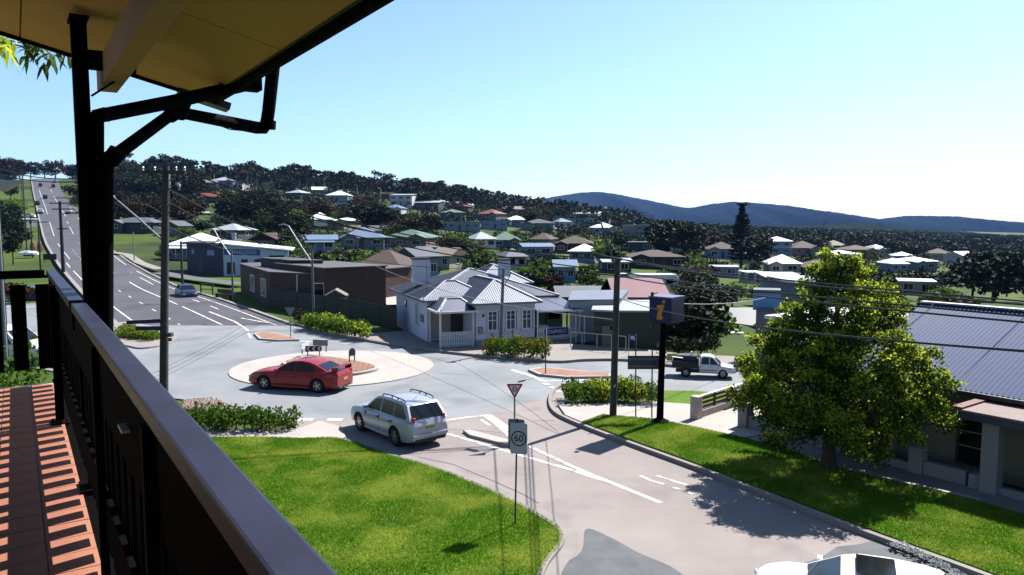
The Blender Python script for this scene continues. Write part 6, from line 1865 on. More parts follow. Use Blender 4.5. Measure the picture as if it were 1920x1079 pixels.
# left side of the highway
for i, (px, pyb, pyt, lb) in enumerate(((50, 468, 318, 'thin utility pole on the left verge, second from the crest'), (61, 480, 410, 'short utility pole between the cars on the left verge'), (76, 503, 412, 'pole with a crossbar near the parked boat on the left verge'), (43, 400, 318, 'thin utility pole highest on the left verge'))):
    g = G(px, pyb); p_, H = pole('utility_pole', lb, g, D(px, pyt, g.y).z, .14, .10, M_darksteel, (0, 0), 'utility pole')
    b = MB(); b.bar((-1.1 if i == 2 else -.8, 0, H - .4), (1.5 if i == 2 else .8, 0, H - .4), .1, .12); b.build('crossarm', M_darksteel, p_)
g = G(119, 512); p_, H = pole('utility_pole', 'dark utility pole with several crossarms just left of the verandah post', g, D(122, 378, g.y).z, .26, .18, mat('pole_navy', (.02, .022, .035), .7, var=.2), (0, 0), 'utility pole')
for dz, w_ in ((.25, 3.4), (1.1, 2.8), (3.9, 1.6)):
    b = MB(); b.bar((-w_ * .5, .4, H - dz), (w_ * .75, -.4, H - dz), .16, .16); b.build('crossarm', M_darksteel, p_)
POLE_L = (g, H)

# wires
M_wire = mat('cable', (.012, .012, .014), .6, var=.1, spec=.2)
M_wirel = mat('cable_pale', (.42, .42, .45), .45, var=.1)
def wire(label, pts, sags, rad, m=M_wire, seg=16, name='power_line'):
    P = []
    for i in range(len(pts) - 1):
        a, c = Vector(pts[i]), Vector(pts[i + 1])
        for k in range(seg + (1 if i == len(pts) - 2 else 0)):
            t = k / seg; p = a.lerp(c, t); p.z -= sags[i] * 4 * t * (1 - t); P.append(p)
    o = P[0].copy(); P = [p - o for p in P]
    b = MB(); b.path(P, rad, 6); ob = b.build(name, m, None, smooth=True); ob.location = o
    return tag(ob, label, 'power line')
Yr = 6.2
def wr(l, a, b_, c, sag, rad, m=M_wire): wire(l, [D(a[0], a[1], Ya + a[2]), D(b_[0], b_[1], Yb), D(c[0], c[1], Yr)], sag, [.026] * 17 + [.026 + (rad - .026) * k / 16 for k in range(1, 17)], m)
wr('uppermost cable across the picture, passing the pole top', (268, 320, .3), (1120, 477), (1990, 571), (.75, .12), .008)
wr('second uppermost cable, running just beneath the top one', (346, 322, -.3), (1164, 486), (1990, 578), (.72, .12), .009)
wr('third cable from the top, thick and twisted', (290, 320, 0), (1157, 508), (1990, 599), (.55, .10), .011)
wr('fourth cable from the top, thick with a pale upper side', (312, 345, 0), (1157, 517), (1990, 611), (.55, .10), .011)
wire('thin pale service cable from the pole to the white house eave', [D(1157, 600, Yb), D(700, 497, 56)], [.6], .014, M_wirel)
wire('thin cable passing just above the information sign to the right edge', [D(1157, 558, Yb), D(1990, 664, Yr)], [.25], .014)
wire('pale cable rising from the information sign to the blue annex', [D(1157, 560, Yb), D(1290, 570, 34), D(1460, 552, 44)], [.05, .2], .018, M_wirel)
wire('thin cable from the street light past the white chimney roof', [D(944, 506, Yc), D(588, 470, 64)], [.4], .02)
wire('dark cable sloping from the street light down past the verandah roof', [D(944, 520, Yc), D(1157, 604, Yb)], [.3], .012)
wire('upper cable from the timber pole over the highway', [D(270, 322, Ya), D(-40, 298, 60)], [.8], .03)
wire('lower cable from the timber pole over the highway', [D(290, 322, Ya), D(-40, 310, 60)], [.8], .03)
for i, (y0, y1, lb) in enumerate(((347, 383, 'topmost of the three cables crossing the wooded hillside at left'), (372, 400, 'middle of the three cables crossing the wooded hillside at left'), (420, 430, 'lowest of the three cables crossing the wooded hillside at left'))):
    wire(lb, [D(312, y0 + 5, Ya), D(588, y1 + (55, 60, 42)[i], 64)], [.9], .02)

# give way sign on the side street island
M_signred = mat('sign_red', (.30, .01, .03), .5, var=.05); M_signw = mat('sign_white', (.62, .62, .66), .5, var=.03); M_signb = mat('sign_black', (.01, .01, .012), .5)
M_signback = mat('sign_back', (.16, .17, .19), .5, metal=.3, var=.1)
def poly_plate(pts, y0, y1, b):
    n = len(pts); b.add([(x, y0, z) for x, z in pts] + [(x, y1, z) for x, z in pts], [tuple(range(n)), tuple(range(n, 2 * n))[::-1]] + [(i, n + i, n + (i + 1) % n, (i + 1) % n) for i in range(n)])
def rtri(w, z0, z1, cut):
    return [(-w + cut, z1), (w - cut, z1), (w - cut * .3, z1 - cut * .9), (cut * .5, z0 + cut * .1), (-cut * .5, z0 + cut * .1), (-w + cut * .3, z1 - cut * .9)]
def give_way(label, base, H, w, rz, front=True):
    r = thing('give_way_sign', label, 'road sign', base, rz)
    b = MB(); b.tube((0, .03, -.1), (0, .03, H - .1), .03, n=8); b.build('post', M_signback, r)
    hh = w * 1.75
    b = MB(); poly_plate(rtri(w, H - hh, H, w * .12), 0, -.008, b); b.build('plate', M_signred if front else M_signback, r)
    if front:
        b = MB(); poly_plate(rtri(w * .66, H - hh * .80, H - w * .20, w * .06), -.0085, -.012, b); b.build('white_field', M_signw, r)
        sy = link('roundabout_symbol', None, r); cz = H - hh * .37
        for k in range(3):
            a0 = k * 2 * PI / 3 + .2; b = MB(); pts = []
            for j in range(9): a = a0 + j * .2; pts.append((w * .30 * math.cos(a), w * .30 * math.sin(a)))
            for j in range(8, -1, -1): a = a0 + j * .2; pts.append((w * .19 * math.cos(a), w * .19 * math.sin(a)))
            for i in range(8): poly_plate([(x, cz + z) for x, z in (pts[i], pts[i + 1], pts[16 - i], pts[17 - i])], -.0125, -.0155, b)
            a = a0 + 1.75; e = Vector((math.cos(a), math.sin(a))); t = Vector((-e.y, e.x))
            m_ = e * w * .245; tri = [m_ - e * w * .13, m_ + e * w * .13, m_ + t * w * .15]
            poly_plate([(p.x, cz + p.y) for p in tri], -.0125, -.0155, b); b.build('arrow', M_signb, sy)
    return r
gb = W(965, 833); gb.z = .12
give_way('red and white triangular roundabout give way sign on the side street island', gb, D(965, 720, gb.y).z - gb.z, .30, R(4))
g2 = W(545, 637); g2.z = .13
give_way('grey back of a triangular sign on the far traffic island', g2, D(545, 577, g2.y).z - g2.z, .36, R(2), front=False)
# 60 sign with a second plate behind
sb = W(965, 990); sb.z = .08
s60 = thing('speed_sign', 'speed limit sign reading 60 on a thin post in the near lawn', 'road sign', sb, R(-14))
st_ = D(968, 782, sb.y).z - sb.z
b = MB(); b.tube((-.0, .03, -.1), (0.06, .03, st_ - .05), .024, n=8); b.build('post', M_darksteel, s60)
zc = D(972, 822, sb.y).z - sb.z
def rplate(b, w, h, cx, cz, y0, y1, cr=.05):
    pts = []
    for sx, sz, a0 in ((1, 1, 0), (-1, 1, 90), (-1, -1, 180), (1, -1, 270)):
        for k in range(4): a = R(a0 + k * 30); pts.append((cx + sx * (w / 2 - cr) + cr * math.cos(a), cz + sz * (h / 2 - cr) + cr * math.sin(a)))
    poly_plate(pts, y0, y1, b)
M_60 = mat('sign_face_60', (.40, .38, .52), .5, var=.04)
b = MB(); rplate(b, .46, .83, .11, zc, 0, -.006); b.build('plate', M_60, s60)
b = MB(); rplate(b, .44, .83, .03, zc + .08, .055, .065); b.build('rear_plate', M_signback, s60)
b = MB(); n = 40; ro_, ri_ = .205, .172
vs = []
for y in (-.0065, -.010):
    for rr_ in (ro_, ri_):
        vs += [(.11 + rr_ * math.cos(2 * PI * i / n), y, zc + rr_ * math.sin(2 * PI * i / n)) for i in range(n)]
fs = []
for i in range(n):
    j = (i + 1) % n; fs += [(2 * n + i, 2 * n + j, 3 * n + j, 3 * n + i), (i, j, 2 * n + j, 2 * n + i)]
b.add(vs, fs); b.build('ring', M_signb, s60)
text('numerals', '60', .255, M_signb, s60, (.11, -.0085, zc), (PI / 2, 0, 0), (1, 1, 1), .001, .004)
# thin post on the right hand island
b3 = W(1023, 705); b3.z = .13
k3 = thing('keep_left_sign', 'narrow sign seen edge-on on the right traffic island', 'road sign', b3, R(82))
b = MB(); b.tube((0, 0, -.1), (0, 0, 2.35), .03, n=8); b.build('post', M_darksteel, k3)
b = MB(); b.box((0, -.04, 2.05), (.45, .01, .6)); b.build('plate', M_signback, k3)
# thin posts elsewhere
g = W(961, 640)
sp_ = thing('post', 'thin dark post before the plinth of the white house', 'post', D(961, 655, 46.2)); sp_.location.z = .1
b = MB(); b.tube((0, 0, 0), (0, 0, 1.25), .03, n=8); b.build('shaft', M_darksteel, sp_)
b = MB(); b.box((0, 0, 1.28), (.16, .05, .05)); b.build('cap', M_darksteel, sp_)

# chevron boards on the roundabout
def chevron(label, p, w, h, zb, rz, face=True, m=None):
    r = thing('chevron_sign', label, 'road sign', p, rz)
    b = MB(); b.box((0, .012, zb + h / 2), (w, .02, h)); b.build('board', M_signb if face else (m or M_signback), r)
    if face:
        b = MB(); k = 3; cw = w / k
        for i in range(k):
            x = -w / 2 + cw * (i + .22); t = cw * .34; m_ = cw * .42
            poly_plate([(x, zb + h / 2), (x + m_, zb + h * .94), (x + m_ + t, zb + h * .94), (x + t, zb + h / 2)], -.001, -.004, b)
            poly_plate([(x, zb + h / 2), (x + t, zb + h / 2), (x + m_ + t, zb + h * .06), (x + m_, zb + h * .06)], -.001, -.004, b)
        b.build('chevrons', M_signw, r)
    for s in (-1, 1):
        b = MB(); b.box((s * w * .36, .05, (zb + h) / 2), (.05, .05, zb + h)); b.build('leg', mat('sign_leg', (.09, .045, .03), .7), r)
    return r
p = D(588, 669, 43.6); p.z = .21
chevron('black and white chevron board facing the camera on the roundabout island', p, .95, .33, .28, R(4))
p = D(601, 667, 45.2); p.z = .21
chevron('back of a grey board standing behind the chevron board', p, 1.02, .36, .36, R(-16), face=False)
p = D(573, 668, 44.6); p.z = .21
chevron('board seen edge-on at the left of the chevron boards', p, .9, .33, .30, R(78), face=False, m=M_signw)
p = D(661, 686, 41.9); p.z = .21
r = thing('road_sign', 'small dark round-topped sign on two legs at the right end of the roundabout island', 'road sign', p, R(50))
b = MB(); pts = [(-.22, .32), (.22, .32)] + [(.22 * math.cos(a), .55 + .22 * math.sin(a)) for a in np.linspace(0, PI, 9)]; poly_plate(pts, 0, .03, b); b.build('board', M_darksteel, r)
for s in (-1, 1):
    b = MB(); b.box((s * .18, .04, .28), (.05, .05, .6)); b.build('leg', MATS['sign_leg'], r)

# information pylon
Yp = 29.9; bp_ = W(1237, 797); bp_.z = .12
py_ = thing('information_sign', 'tall black post carrying a navy box sign with an orange letter i', 'information sign', bp_)
def rp(px, py, Y=None): return D(px, py, Y or bp_.y) - bp_
zt, zb = rp(1250, 557).z, rp(1250, 604).z
b = MB(); b.path([(0, 0, -.1), (.03, 0, zb * .5), (.10, 0, zb + .1)], [.145, .13, .125], 12); b.build('post', M_black, py_, smooth=40)
b = MB(); b.lathe([(.36, -.05), (.36, .07), (.24, .10), (.2, .14)], 8); b.build('base_plate', M_black, py_)
cx = rp(1250, 580).x; bs = .98; ayaw = R(-42)
M_ibox = mat('sign_navy', (.006, .006, .06), .45, var=.05)
b = MB(); b.box((cx, 0, (zt + zb) / 2), (bs, bs, zt - zb), ayaw); b.build('sign_box', M_ibox, py_, bevel=.01)
b = MB(); b.box((cx, 0, zt + .02), (bs + .06, bs + .06, .05), ayaw); b.build('sign_lid', mat('sign_lid', (.12, .13, .28), .5), py_)
fn = Vector((math.sin(ayaw), -math.cos(ayaw), 0)); fu_ = Vector((math.cos(ayaw), math.sin(ayaw), 0))
def ipt(x, z): v = fn * (bs / 2 + .004) + fu_ * x; return (v.x + cx, v.y, (zt + zb) / 2 + z)
M_or = mat('sign_orange', (.55, .22, .02), .5, var=.05)
b = MB()
def flat(pts):
    k = len(pts); f0 = [ipt(*p_) for p_ in pts]; f1 = [(x + fn.x * .012, y + fn.y * .012, z) for x, y, z in f0]
    b.add(f0 + f1, [tuple(range(k, 2 * k)), tuple(range(k))[::-1]] + [(i, (i + 1) % k, k + (i + 1) % k, k + i) for i in range(k)])
flat([(-.13, -.36), (.10, -.36), (.14, -.22), (.05, -.22), (.19, .24), (-.12, .20), (-.16, .08), (-.05, .08), (-.14, -.24)][::1])
flat([(.07, .30), (.19, .29), (.24, .39), (.13, .42)])
b.build('letter_i', M_or, py_)
for px, yy_ in ((1223, 552), (1222, 612)):
    p0_ = rp(px, yy_, bp_.y - .3); b = MB(); b.box(p0_, (.1, .14, .16)); b.bar(p0_, p0_ + Vector((.25, .2, .05 if yy_ < 580 else .1)), .03, .03); b.build('spotlight', M_darksteel, py_)
# grey direction board seen from behind
gp = W(1192, 787); gq = W(1222, 790); gp.z = gq.z = .12
r = thing('direction_board', 'long grey direction board seen from behind on two thin posts beside the information post', 'road sign', gp)
Yd = gp.y
for p_, px, yt in ((gp, 1192, 628), (gq, 1223, 655)):
    t = D(px, 628 if px == 1192 else 655, Yd) - gp; b = MB(); b.tube(p_ - gp, t, .028, n=8); b.build('post', M_darksteel, r)
a, c = D(1177, 680, Yd - .05) - gp, D(1243, 680, Yd - .05) - gp
b = MB(); b.bar(a, c, .02, .56); b.build('board', mat('board_back', (.05, .058, .08), .6, var=.1), r, bevel=.008)
b = MB(); b.bar(a + Vector((.02, -.03, .15)), c + Vector((0, -.03, .15)), .02, .05); b.bar(a + Vector((.02, -.03, -.15)), c + Vector((0, -.03, -.15)), .02, .05); b.build('rail', M_signback, r)
# small blue sign by the path, pipe handrail, tan park sign
p = W(1186, 672); p.z = .1
r = thing('blue_sign', 'small blue sign with white emblem on twin thin posts by the olive green block', 'sign', p)
o = p
b = MB(); q1, q2 = D(1179, 634, p.y) - o, D(1193, 634, p.y) - o; b.bar(q1, q2, .02, .36); b.build('board', mat('sign_blue2', (.05, .06, .28), .5), r)
b = MB(); c = (q1 + q2) / 2; b.box((c.x, -.02, c.z + .02), (.22, .01, .16)); b.box((c.x + .08, -.02, c.z - .07), (.12, .01, .08)); b.build('emblem', M_signw, r)
for q in (q1, q2): b = MB(); b.tube((q.x, 0, 0), (q.x, 0, q.z + .2), .02, n=6); b.build('post', M_steel, r)
hp = [D(x, y, Y) for x, y, Y in ((1070, 656, 47.4), (1091, 657, 47.0), (1119, 661, 46.4), (1146, 664, 46), (1173, 670, 45.4))]
for p in hp: p.z = .1
r = thing('handrail', 'pipe handrail beside the path before the sheds', 'handrail', hp[0])
for i, p in enumerate(hp):
    q = p - hp[0]; b = MB(); b.tube((q.x, q.y, 0), (q.x, q.y, 1.0), .028, n=6); b.build('post', M_steel, r)
    if i: b = MB(); w0 = hp[i - 1] - hp[0]; b.tube((w0.x, w0.y, 1.0), (q.x, q.y, 1.0), .025, n=6); b.build('rail', M_steel, r)
p = W(1260, 690); p.z = .12
r = thing('notice_sign', 'small yellow-green notice board behind the hedge at the bend', 'sign', D(1260, 690, 42.5))
b = MB(); b.box((0, 0, .62), (.60, .03, .42)); b.build('board', mat('notice_yellow', (.35, .38, .10), .6, var=.15, scale=8), r)
b = MB(); b.box((0, .03, .3), (.05, .04, .6)); b.build('post', M_darksteel, r)
# bench, timber barriers near the navy car
g = G(388, 552)
r = thing('timber_frame', 'brown timber entry frame on the verge beside the footpath', 'frame', g, R(-20))
b = MB()
for x in (-.8, .8): b.box((x, 0, .5), (.12, .12, 1.1))
b.build('post', M_wood_pole, r); b = MB(); b.box((0, 0, 1.1), (1.9, .12, .1)); b.box((0, 0, .55), (1.5, .08, .08)); b.build('rail', M_wood_pole, r)
g = G(420, 560)
r = thing('park_bench', 'long brown timber bench on the verge left of the brick building', 'bench', g, R(-32))
b = MB(); b.box((0, 0, .45), (2.6, .45, .06)); b.build('seat', mat('bench_timber', (.09, .06, .045), .8, var=.2), r)
b = MB(); b.box((0, .22, .75), (2.6, .05, .40)); b.build('backrest', MATS['bench_timber'], r)
for x in (-1.1, 1.1): b = MB(); b.box((x, 0, .22), (.08, .4, .44)); b.build('leg', M_darksteel, r)
g = G(94, 492)
r = thing('notice_board', 'dark brown lettered board on the kerb left of the verandah post', 'sign', g, R(8))
b = MB(); b.box((0, 0, .9), (2.1, .06, 1.0)); b.build('board', mat('board_brown', (.06, .03, .03), .7, var=.3, scale=3), r)
for x in (-.9, .9): b = MB(); b.box((x, .06, .6), (.08, .08, 1.3)); b.build('post', M_darksteel, r)
# boat and kayaks on the left verge
g = G(54, 480)
r = thing('dinghy', 'upturned white dinghy on the left verge', 'boat', g, R(5))
b = MB(); b.lathe([(2.0, 0.3), (1.85, .75), (1.2, 1.15), (.2, 1.3)], 14); o_ = b.build('hull', M_wcar, r); o_.scale = (1, .5, .75)
b = MB(); b.box((0, 0, .12), (1.6, .8, .3)); b.build('trestle', M_darksteel, r)
g = G(68, 476)
for i, (dx, lb) in enumerate(((-.7, 'left of two upright orange-red kayaks on the verge'), (.7, 'right of two upright orange-red kayaks on the verge'))):
    r = thing('kayak', lb, 'kayak', g + Vector((dx, 0, 0)), 0)
    b = MB(); b.lathe([(.05, 0), (.4, .5), (.5, 1.3), (.4, 2.1), (.05, 2.7)], 10); o_ = b.build('hull', mat('kayak_red', (.50, .12, .09), .5, var=.1), r); o_.scale = (1, .5, 1)
    b = MB(); b.lathe([(.2, .9), (.25, 1.3), (.2, 1.7)], 8, Matrix.Translation((0, -.12, 0))); o_ = b.build('cockpit', M_plastic, r)
# ------------------------------------------------------------------ houses on the slopes
HL = [
 ('wide white hipped roof hall standing above the navy and white shop', 378, 480, 84, 150, dict(d=10, h=2.6, rc='white', wc='blue', pitch=27, yaw=-8, extras=(('verandah',),))),
 ('grey weatherboard cottage attached right behind the wide white roof', 432, 481, 40, 158, dict(d=8, h=2.4, roof='gable', rc='grey', wc='blue', yaw=10, extras=(('chimney', .2, 'white'),))),
 ('long dark roofed house on the park edge left of the timber pole', 262, 432, 90, 225, dict(d=8, h=2.6, rc='grey', wc='dark', yaw=-4)),
 ('small grey gabled cottage just right of the timber pole', 331, 438, 30, 215, dict(d=8, h=2.4, roof='gable', rc='grey', wc='grey', yaw=60)),
 ('low house with pale roof among dark shrubs above the shop sign', 438, 447, 62, 205, dict(d=9, h=2.6, rc='pale', wc='dark', yaw=-12)),
 ('tiny red roofed cottage high among the trees on the left', 394, 378, 30, 330, dict(d=9, h=2.2, roof='gable', rc='red', wc='brick', yaw=12)),
 ('pale blue house nearest the left end of the ridge line', 421, 350, 42, 420, dict(d=12, h=3.4, rc='pale', wc='blue', yaw=0)),
 ('small white box house tucked in the trees left of the ridge crest house', 452, 356, 22, 400, dict(d=8, h=3.0, roof='flat', rc='white', wc='white')),
 ('tan roofed house half hidden behind the pale blue ridge house', 392, 352, 34, 430, dict(d=9, h=3.0, roof='gable', rc='tan', wc='grey', yaw=15)),
 ('grey roofed bungalow between the two darkest tree clumps', 560, 372, 36, 370, dict(d=9, h=2.8, rc='pale', wc='dark', yaw=-20)),
 ('cream house with thin white roof among the upper slope trees', 598, 366, 30, 385, dict(d=9, h=2.8, roof='gable', rc='white', wc='cream', yaw=20)),
 ('blue roofed cottage under the modern white terraces', 742, 403, 38, 315, dict(d=9, h=3.0, rc='blue', wc='white')),
 ('white walled cottage with dark gable roof left of the green roof', 706, 448, 34, 225, dict(d=8, h=2.8, roof='gable', rc='dark', wc='white', yaw=30)),
 ('long tan bungalow above the red hipped roof', 962, 402, 44, 345, dict(d=9, h=2.8, roof='gable', rc='tan', wc='tan', yaw=10)),
 ('white roofed cottage on the lawn right of the red hipped roof', 968, 424, 38, 300, dict(d=9, h=2.8, rc='white', wc='blue', yaw=-15)),
 ('small pale blue cottage right of the dark roofed white windowed house', 1052, 428, 30, 295, dict(d=8, h=2.8, rc='blue', wc='white')),
 ('narrow white house with grey roof just under the centre skyline', 1046, 402, 28, 370, dict(d=9, h=3.4, roof='gable', rc='grey', wc='white', yaw=-25)),
 ('grey roofed cottage by the bright lawn over the corner house chimney', 960, 500, 40, 160, dict(d=8, h=2.6, rc='grey', wc='white', yaw=15)),
 ('cream fibro cottage behind the dark tree left of the corner house', 842, 500, 40, 150, dict(d=8, h=2.6, roof='gable', rc='tan', wc='cream', yaw=-20)),
 ('white cottage with rust brown roof beyond the long brown brick house', 1276, 470, 40, 250, dict(d=9, h=2.8, rc='brown', wc='white')),
 ('white walled shed with low roof in front of the cream white roofed house', 1408, 527, 34, 165, dict(d=6, h=2.2, roof='flat', rc='white', wc='white')),
 ('pale house with silver roof right of the yellow walled house', 1640, 478, 36, 300, dict(d=9, h=2.8, rc='pale', wc='cream')),
 ('small brown roofed house at the forest edge on the right', 1758, 487, 40, 275, dict(d=9, h=2.8, rc='brown', wc='cream')),
 ('white house with low gable at the forest edge above the park', 1800, 492, 34, 270, dict(d=9, h=2.6, roof='gable', rc='white', wc='white', yaw=18)),
 ('grey roofed house left of the large tan house', 1400, 492, 40, 245, dict(d=9, h=2.8, rc='grey', wc='cream', yaw=12)),
 ('large grey gabled house on the ridge crest', 477, 347, 54, 425, dict(d=12, h=5.0, roof='gable', rc='pale', wc='tan', yaw=-14)),
 ('cream block beside the large grey ridge house', 512, 354, 26, 418, dict(d=10, h=3.6, roof='flat', rc='tan', wc='cream')),
 ('low white roofed house below the ridge trees', 572, 352, 34, 430, dict(d=10, h=2.6, roof='flat', rc='white', wc='grey')),
 ('white hip roofed house with pale blue walls below the ridge', 637, 378, 44, 365, dict(d=11, h=3.2, rc='white', wc='blue', pitch=26)),
 ('white garage block beneath the white hipped ridge house', 650, 392, 30, 345, dict(d=8, h=2.8, roof='flat', rc='white', wc='white')),
 ('small bright roofed house right of the pyramid shaped ridge roof', 690, 364, 28, 420, dict(d=10, h=2.8, rc='white', wc='tan', pitch=20)),
 ('brown roofed house stretched along the ridge behind bushes', 726, 372, 44, 410, dict(d=10, h=2.6, rc='brown', wc='tan', pitch=14)),
 ('modern white terraced house on the upper slope', 757, 388, 46, 350, dict(d=11, h=3.0, storeys=2, roof='skillion', rc='pale', wc='white', pitch=10, extras=(('deck',),))),
 ('house with long pale skillion roof right of the modern terraces', 806, 394, 50, 345, dict(d=12, h=3.6, roof='skillion', rc='pale', wc='dark', pitch=14, yaw=-10)),
 ('white cottage with spreading hip roof and carport left of the dark tree clump', 600, 425, 46, 262, dict(d=10, h=2.8, rc='white', wc='tan', pitch=28, extras=(('garage', -.1),))),
 ('low white roofed bungalow beside the spreading hip roof cottage', 651, 427, 48, 258, dict(d=10, h=2.7, rc='white', wc='cream', pitch=12)),
 ('pale blue weatherboard house with verandah above the brick building', 600, 469, 66, 178, dict(d=9, h=2.9, roof='gable', rc='blue', wc='blue', pitch=14, yaw=14, extras=(('verandah',),))),
 ('house with light blue hipped roof right of the weatherboard verandah house', 682, 462, 86, 200, dict(d=12, h=2.8, rc='blue', wc='grey', pitch=26, yaw=8)),
 ('house with broad green hipped roof in the middle of the slope', 772, 464, 100, 195, dict(d=12, h=3.0, rc='green', wc='tan', pitch=20, yaw=-8, extras=(('deck',),))),
 ('grey garage under the green roofed house', 800, 480, 40, 180, dict(d=7, h=2.3, roof='flat', rc='grey', wc='grey')),
 ('low long pale blue house on the upper middle slope', 862, 431, 84, 272, dict(d=9, h=3.2, roof='flat', rc='pale', wc='blue')),
 ('low white house continuing the pale blue one to the right', 926, 429, 50, 276, dict(d=9, h=3.4, roof='flat', rc='tan', wc='blue')),
 ('small teal roofed house above the long pale blue one', 848, 411, 42, 315, dict(d=10, h=3.0, rc='teal' if False else 'green', wc='teal', pitch=18)),
 ('house with dull red hip roof on the upper middle slope', 922, 414, 46, 318, dict(d=10, h=3.2, rc='red', wc='grey', pitch=24)),
 ('long brick red roofed house partly behind trees on the upper slope', 864, 398, 36, 345, dict(d=9, h=2.8, rc='red', wc='brick', pitch=20)),
 ('white balconied house just below the wooded skyline in the centre', 912, 391, 50, 380, dict(d=10, h=3.0, roof='skillion', rc='white', wc='grey', pitch=8)),
 ('dark roofed house with white windows right of centre on the slope', 1010, 432, 64, 300, dict(d=11, h=3.2, rc='dark', wc='grey', pitch=18, yaw=-6)),
 ('modern white two level house near the skyline right of centre', 1098, 420, 58, 330, dict(d=11, h=3.0, storeys=2, roof='skillion', rc='white', wc='white', pitch=12, yaw=-14)),
 ('pale blue hip roofed house below the modern white one', 1130, 440, 48, 300, dict(d=10, h=3.2, rc='white', wc='blue', pitch=24, extras=(('chimney', .3, 'white'),))),
 ('white and glass terraced house with long balconies', 1199, 447, 50, 290, dict(d=10, h=2.9, storeys=2, roof='flat', rc='pale', wc='grey', extras=(('deck',),))),
 ('brown hip roofed house above the white terraced house', 1195, 416, 60, 330, dict(d=11, h=2.8, rc='brown', wc='tan', pitch=16)),
 ('pale hip roofed cottage below the long pale blue house', 902, 462, 42, 245, dict(d=11, h=2.8, rc='pale', wc='white', pitch=24, yaw=20)),
 ('cottage with faded green hip roof beside bright lawn', 948, 463, 56, 240, dict(d=11, h=2.7, rc='green', wc='teal', pitch=26)),
 ('small brown roofed cottage between the green roof and the big brown house', 1020, 462, 40, 238, dict(d=10, h=2.6, rc='brown', wc='tan', pitch=22)),
 ('large brown brick house with wide hip roof in the middle distance', 1077, 472, 74, 225, dict(d=13, h=3.0, rc='brown', wc='brown', pitch=20, yaw=-8)),
 ('low white and pale blue house with end window below the brown house', 1003, 479, 62, 195, dict(d=8, h=2.7, roof='gable', rc='blue', wc='blue', pitch=12, yaw=12)),
 ('small blue-white roofed house left of the slanted lamp arm', 1095, 488, 50, 188, dict(d=9, h=2.7, rc='white', wc='blue', pitch=22)),
 ('carport with pale sheet roof behind the power pole top', 1152, 508, 56, 150, dict(d=7, h=2.2, roof='gable', rc='pale', wc='dark', pitch=10)),
 ('vivid blue walled house glimpsed behind shrubs over the white house roof', 1058, 523, 40, 128, dict(d=7, h=2.6, roof='gable', rc='blue', wc='skyblue', pitch=16)),
 ('long brown brick house with shallow brown roof right of the power pole', 1226, 500, 110, 185, dict(d=11, h=3.0, rc='brown', wc='brown', pitch=16, yaw=-4)),
 ('dark two level house under the terraced white house', 1196, 470, 64, 235, dict(d=9, h=3.0, roof='flat', rc='dark', wc='dark')),
 ('house with red-brown roof and pale front left of the tall pine', 1352, 482, 62, 232, dict(d=11, h=3.0, rc='brown', wc='blue', pitch=22)),
 ('small white roofed house beyond the dark tree clump left of the pine', 1312, 447, 34, 330, dict(d=9, h=3.0, rc='white', wc='white')),
 ('two level pale blue house right of the tall pine', 1455, 476, 44, 285, dict(d=10, h=2.8, storeys=2, rc='white', wc='blue', pitch=20, extras=(('deck',),))),
 ('house with white upper roof and dark brown lower roof right of the blue house', 1503, 478, 54, 270, dict(d=11, h=3.0, rc='brown', wc='tan', pitch=26)),
 ('cream house with bright white hip roof below the two level blue house', 1465, 510, 64, 210, dict(d=11, h=3.0, rc='white', wc='cream', pitch=24)),
 ('large tan two level house with brown hip roof behind the street tree top', 1542, 516, 90, 208, dict(d=13, h=2.7, storeys=1, rc='brown', wc='tan', pitch=22)),
 ('white roofed long house beyond the large tan house', 1572, 489, 62, 262, dict(d=11, h=2.8, rc='white', wc='white', pitch=14)),
 ('brown roofed house with yellow walls above the street tree', 1603, 482, 60, 290, dict(d=11, h=3.4, rc='brown', wc='yellow', pitch=18)),
 ('pale grey small house left of the yellow walled one', 1562, 472, 40, 305, dict(d=9, h=3.0, rc='tan', wc='tan', pitch=26)),
 ('low flat roofed blue building in front of the grassy slope', 1356, 516, 56, 185, dict(d=8, h=2.4, roof='flat', rc='pale', wc='blue')),
 ('white bungalow with rounded awning roof near the far park', 1712, 506, 56, 228, dict(d=10, h=3.2, rc='white', wc='grey', pitch=14)),
 ('small white house behind the leafy street tree top on the right', 1672, 508, 34, 235, dict(d=9, h=2.8, rc='white', wc='blue', pitch=20)),
 ('cream park building with pale flat roof beside the white wall', 1716, 546, 66, 150, dict(d=8, h=2.4, roof='flat', rc='white', wc='cream')),
 ('low white roofed house in the right background before the dark forest', 1690, 492, 40, 262, dict(d=9, h=2.8, rc='pale', wc='white', pitch=16)),
 ('brown roofed brick house behind the tall brick block', 728, 537, 108, 96, dict(d=10, h=2.8, rc='brown', wc='brown', pitch=26, yaw=-10)),
 ('tall blue-grey weatherboard house left of the corner house chimney', 784, 524, 46, 118, dict(d=8, h=4.3, roof='gable', rc='grey', wc='blue', pitch=18, yaw=30)),
 ('dark brown shed roof beside bright lawn above the shop', 508, 467, 44, 185, dict(d=8, h=2.6, roof='gable', rc='brown', wc='tan', pitch=24, yaw=70)),
 ('long pale green roofed shed behind the shop', 466, 492, 74, 130, dict(d=7, h=1.8, roof='gable', rc='tan', wc='cream', pitch=8)),
 ('broad dark house on the hill crest at the end of the highway', 118, 331, 64, 500, dict(d=14, h=5.5, roof='gable', rc='grey', wc='dark', pitch=22, yaw=-20)),
 ('small white carport beside the left verge', 47, 424, 24, 235, dict(d=6, h=2.4, roof='flat', rc='white', wc='grey')),
]
for (lb, px, py, wpx, Y, kw) in HL:
    house(lb, px, py, wpx, Y, **kw)

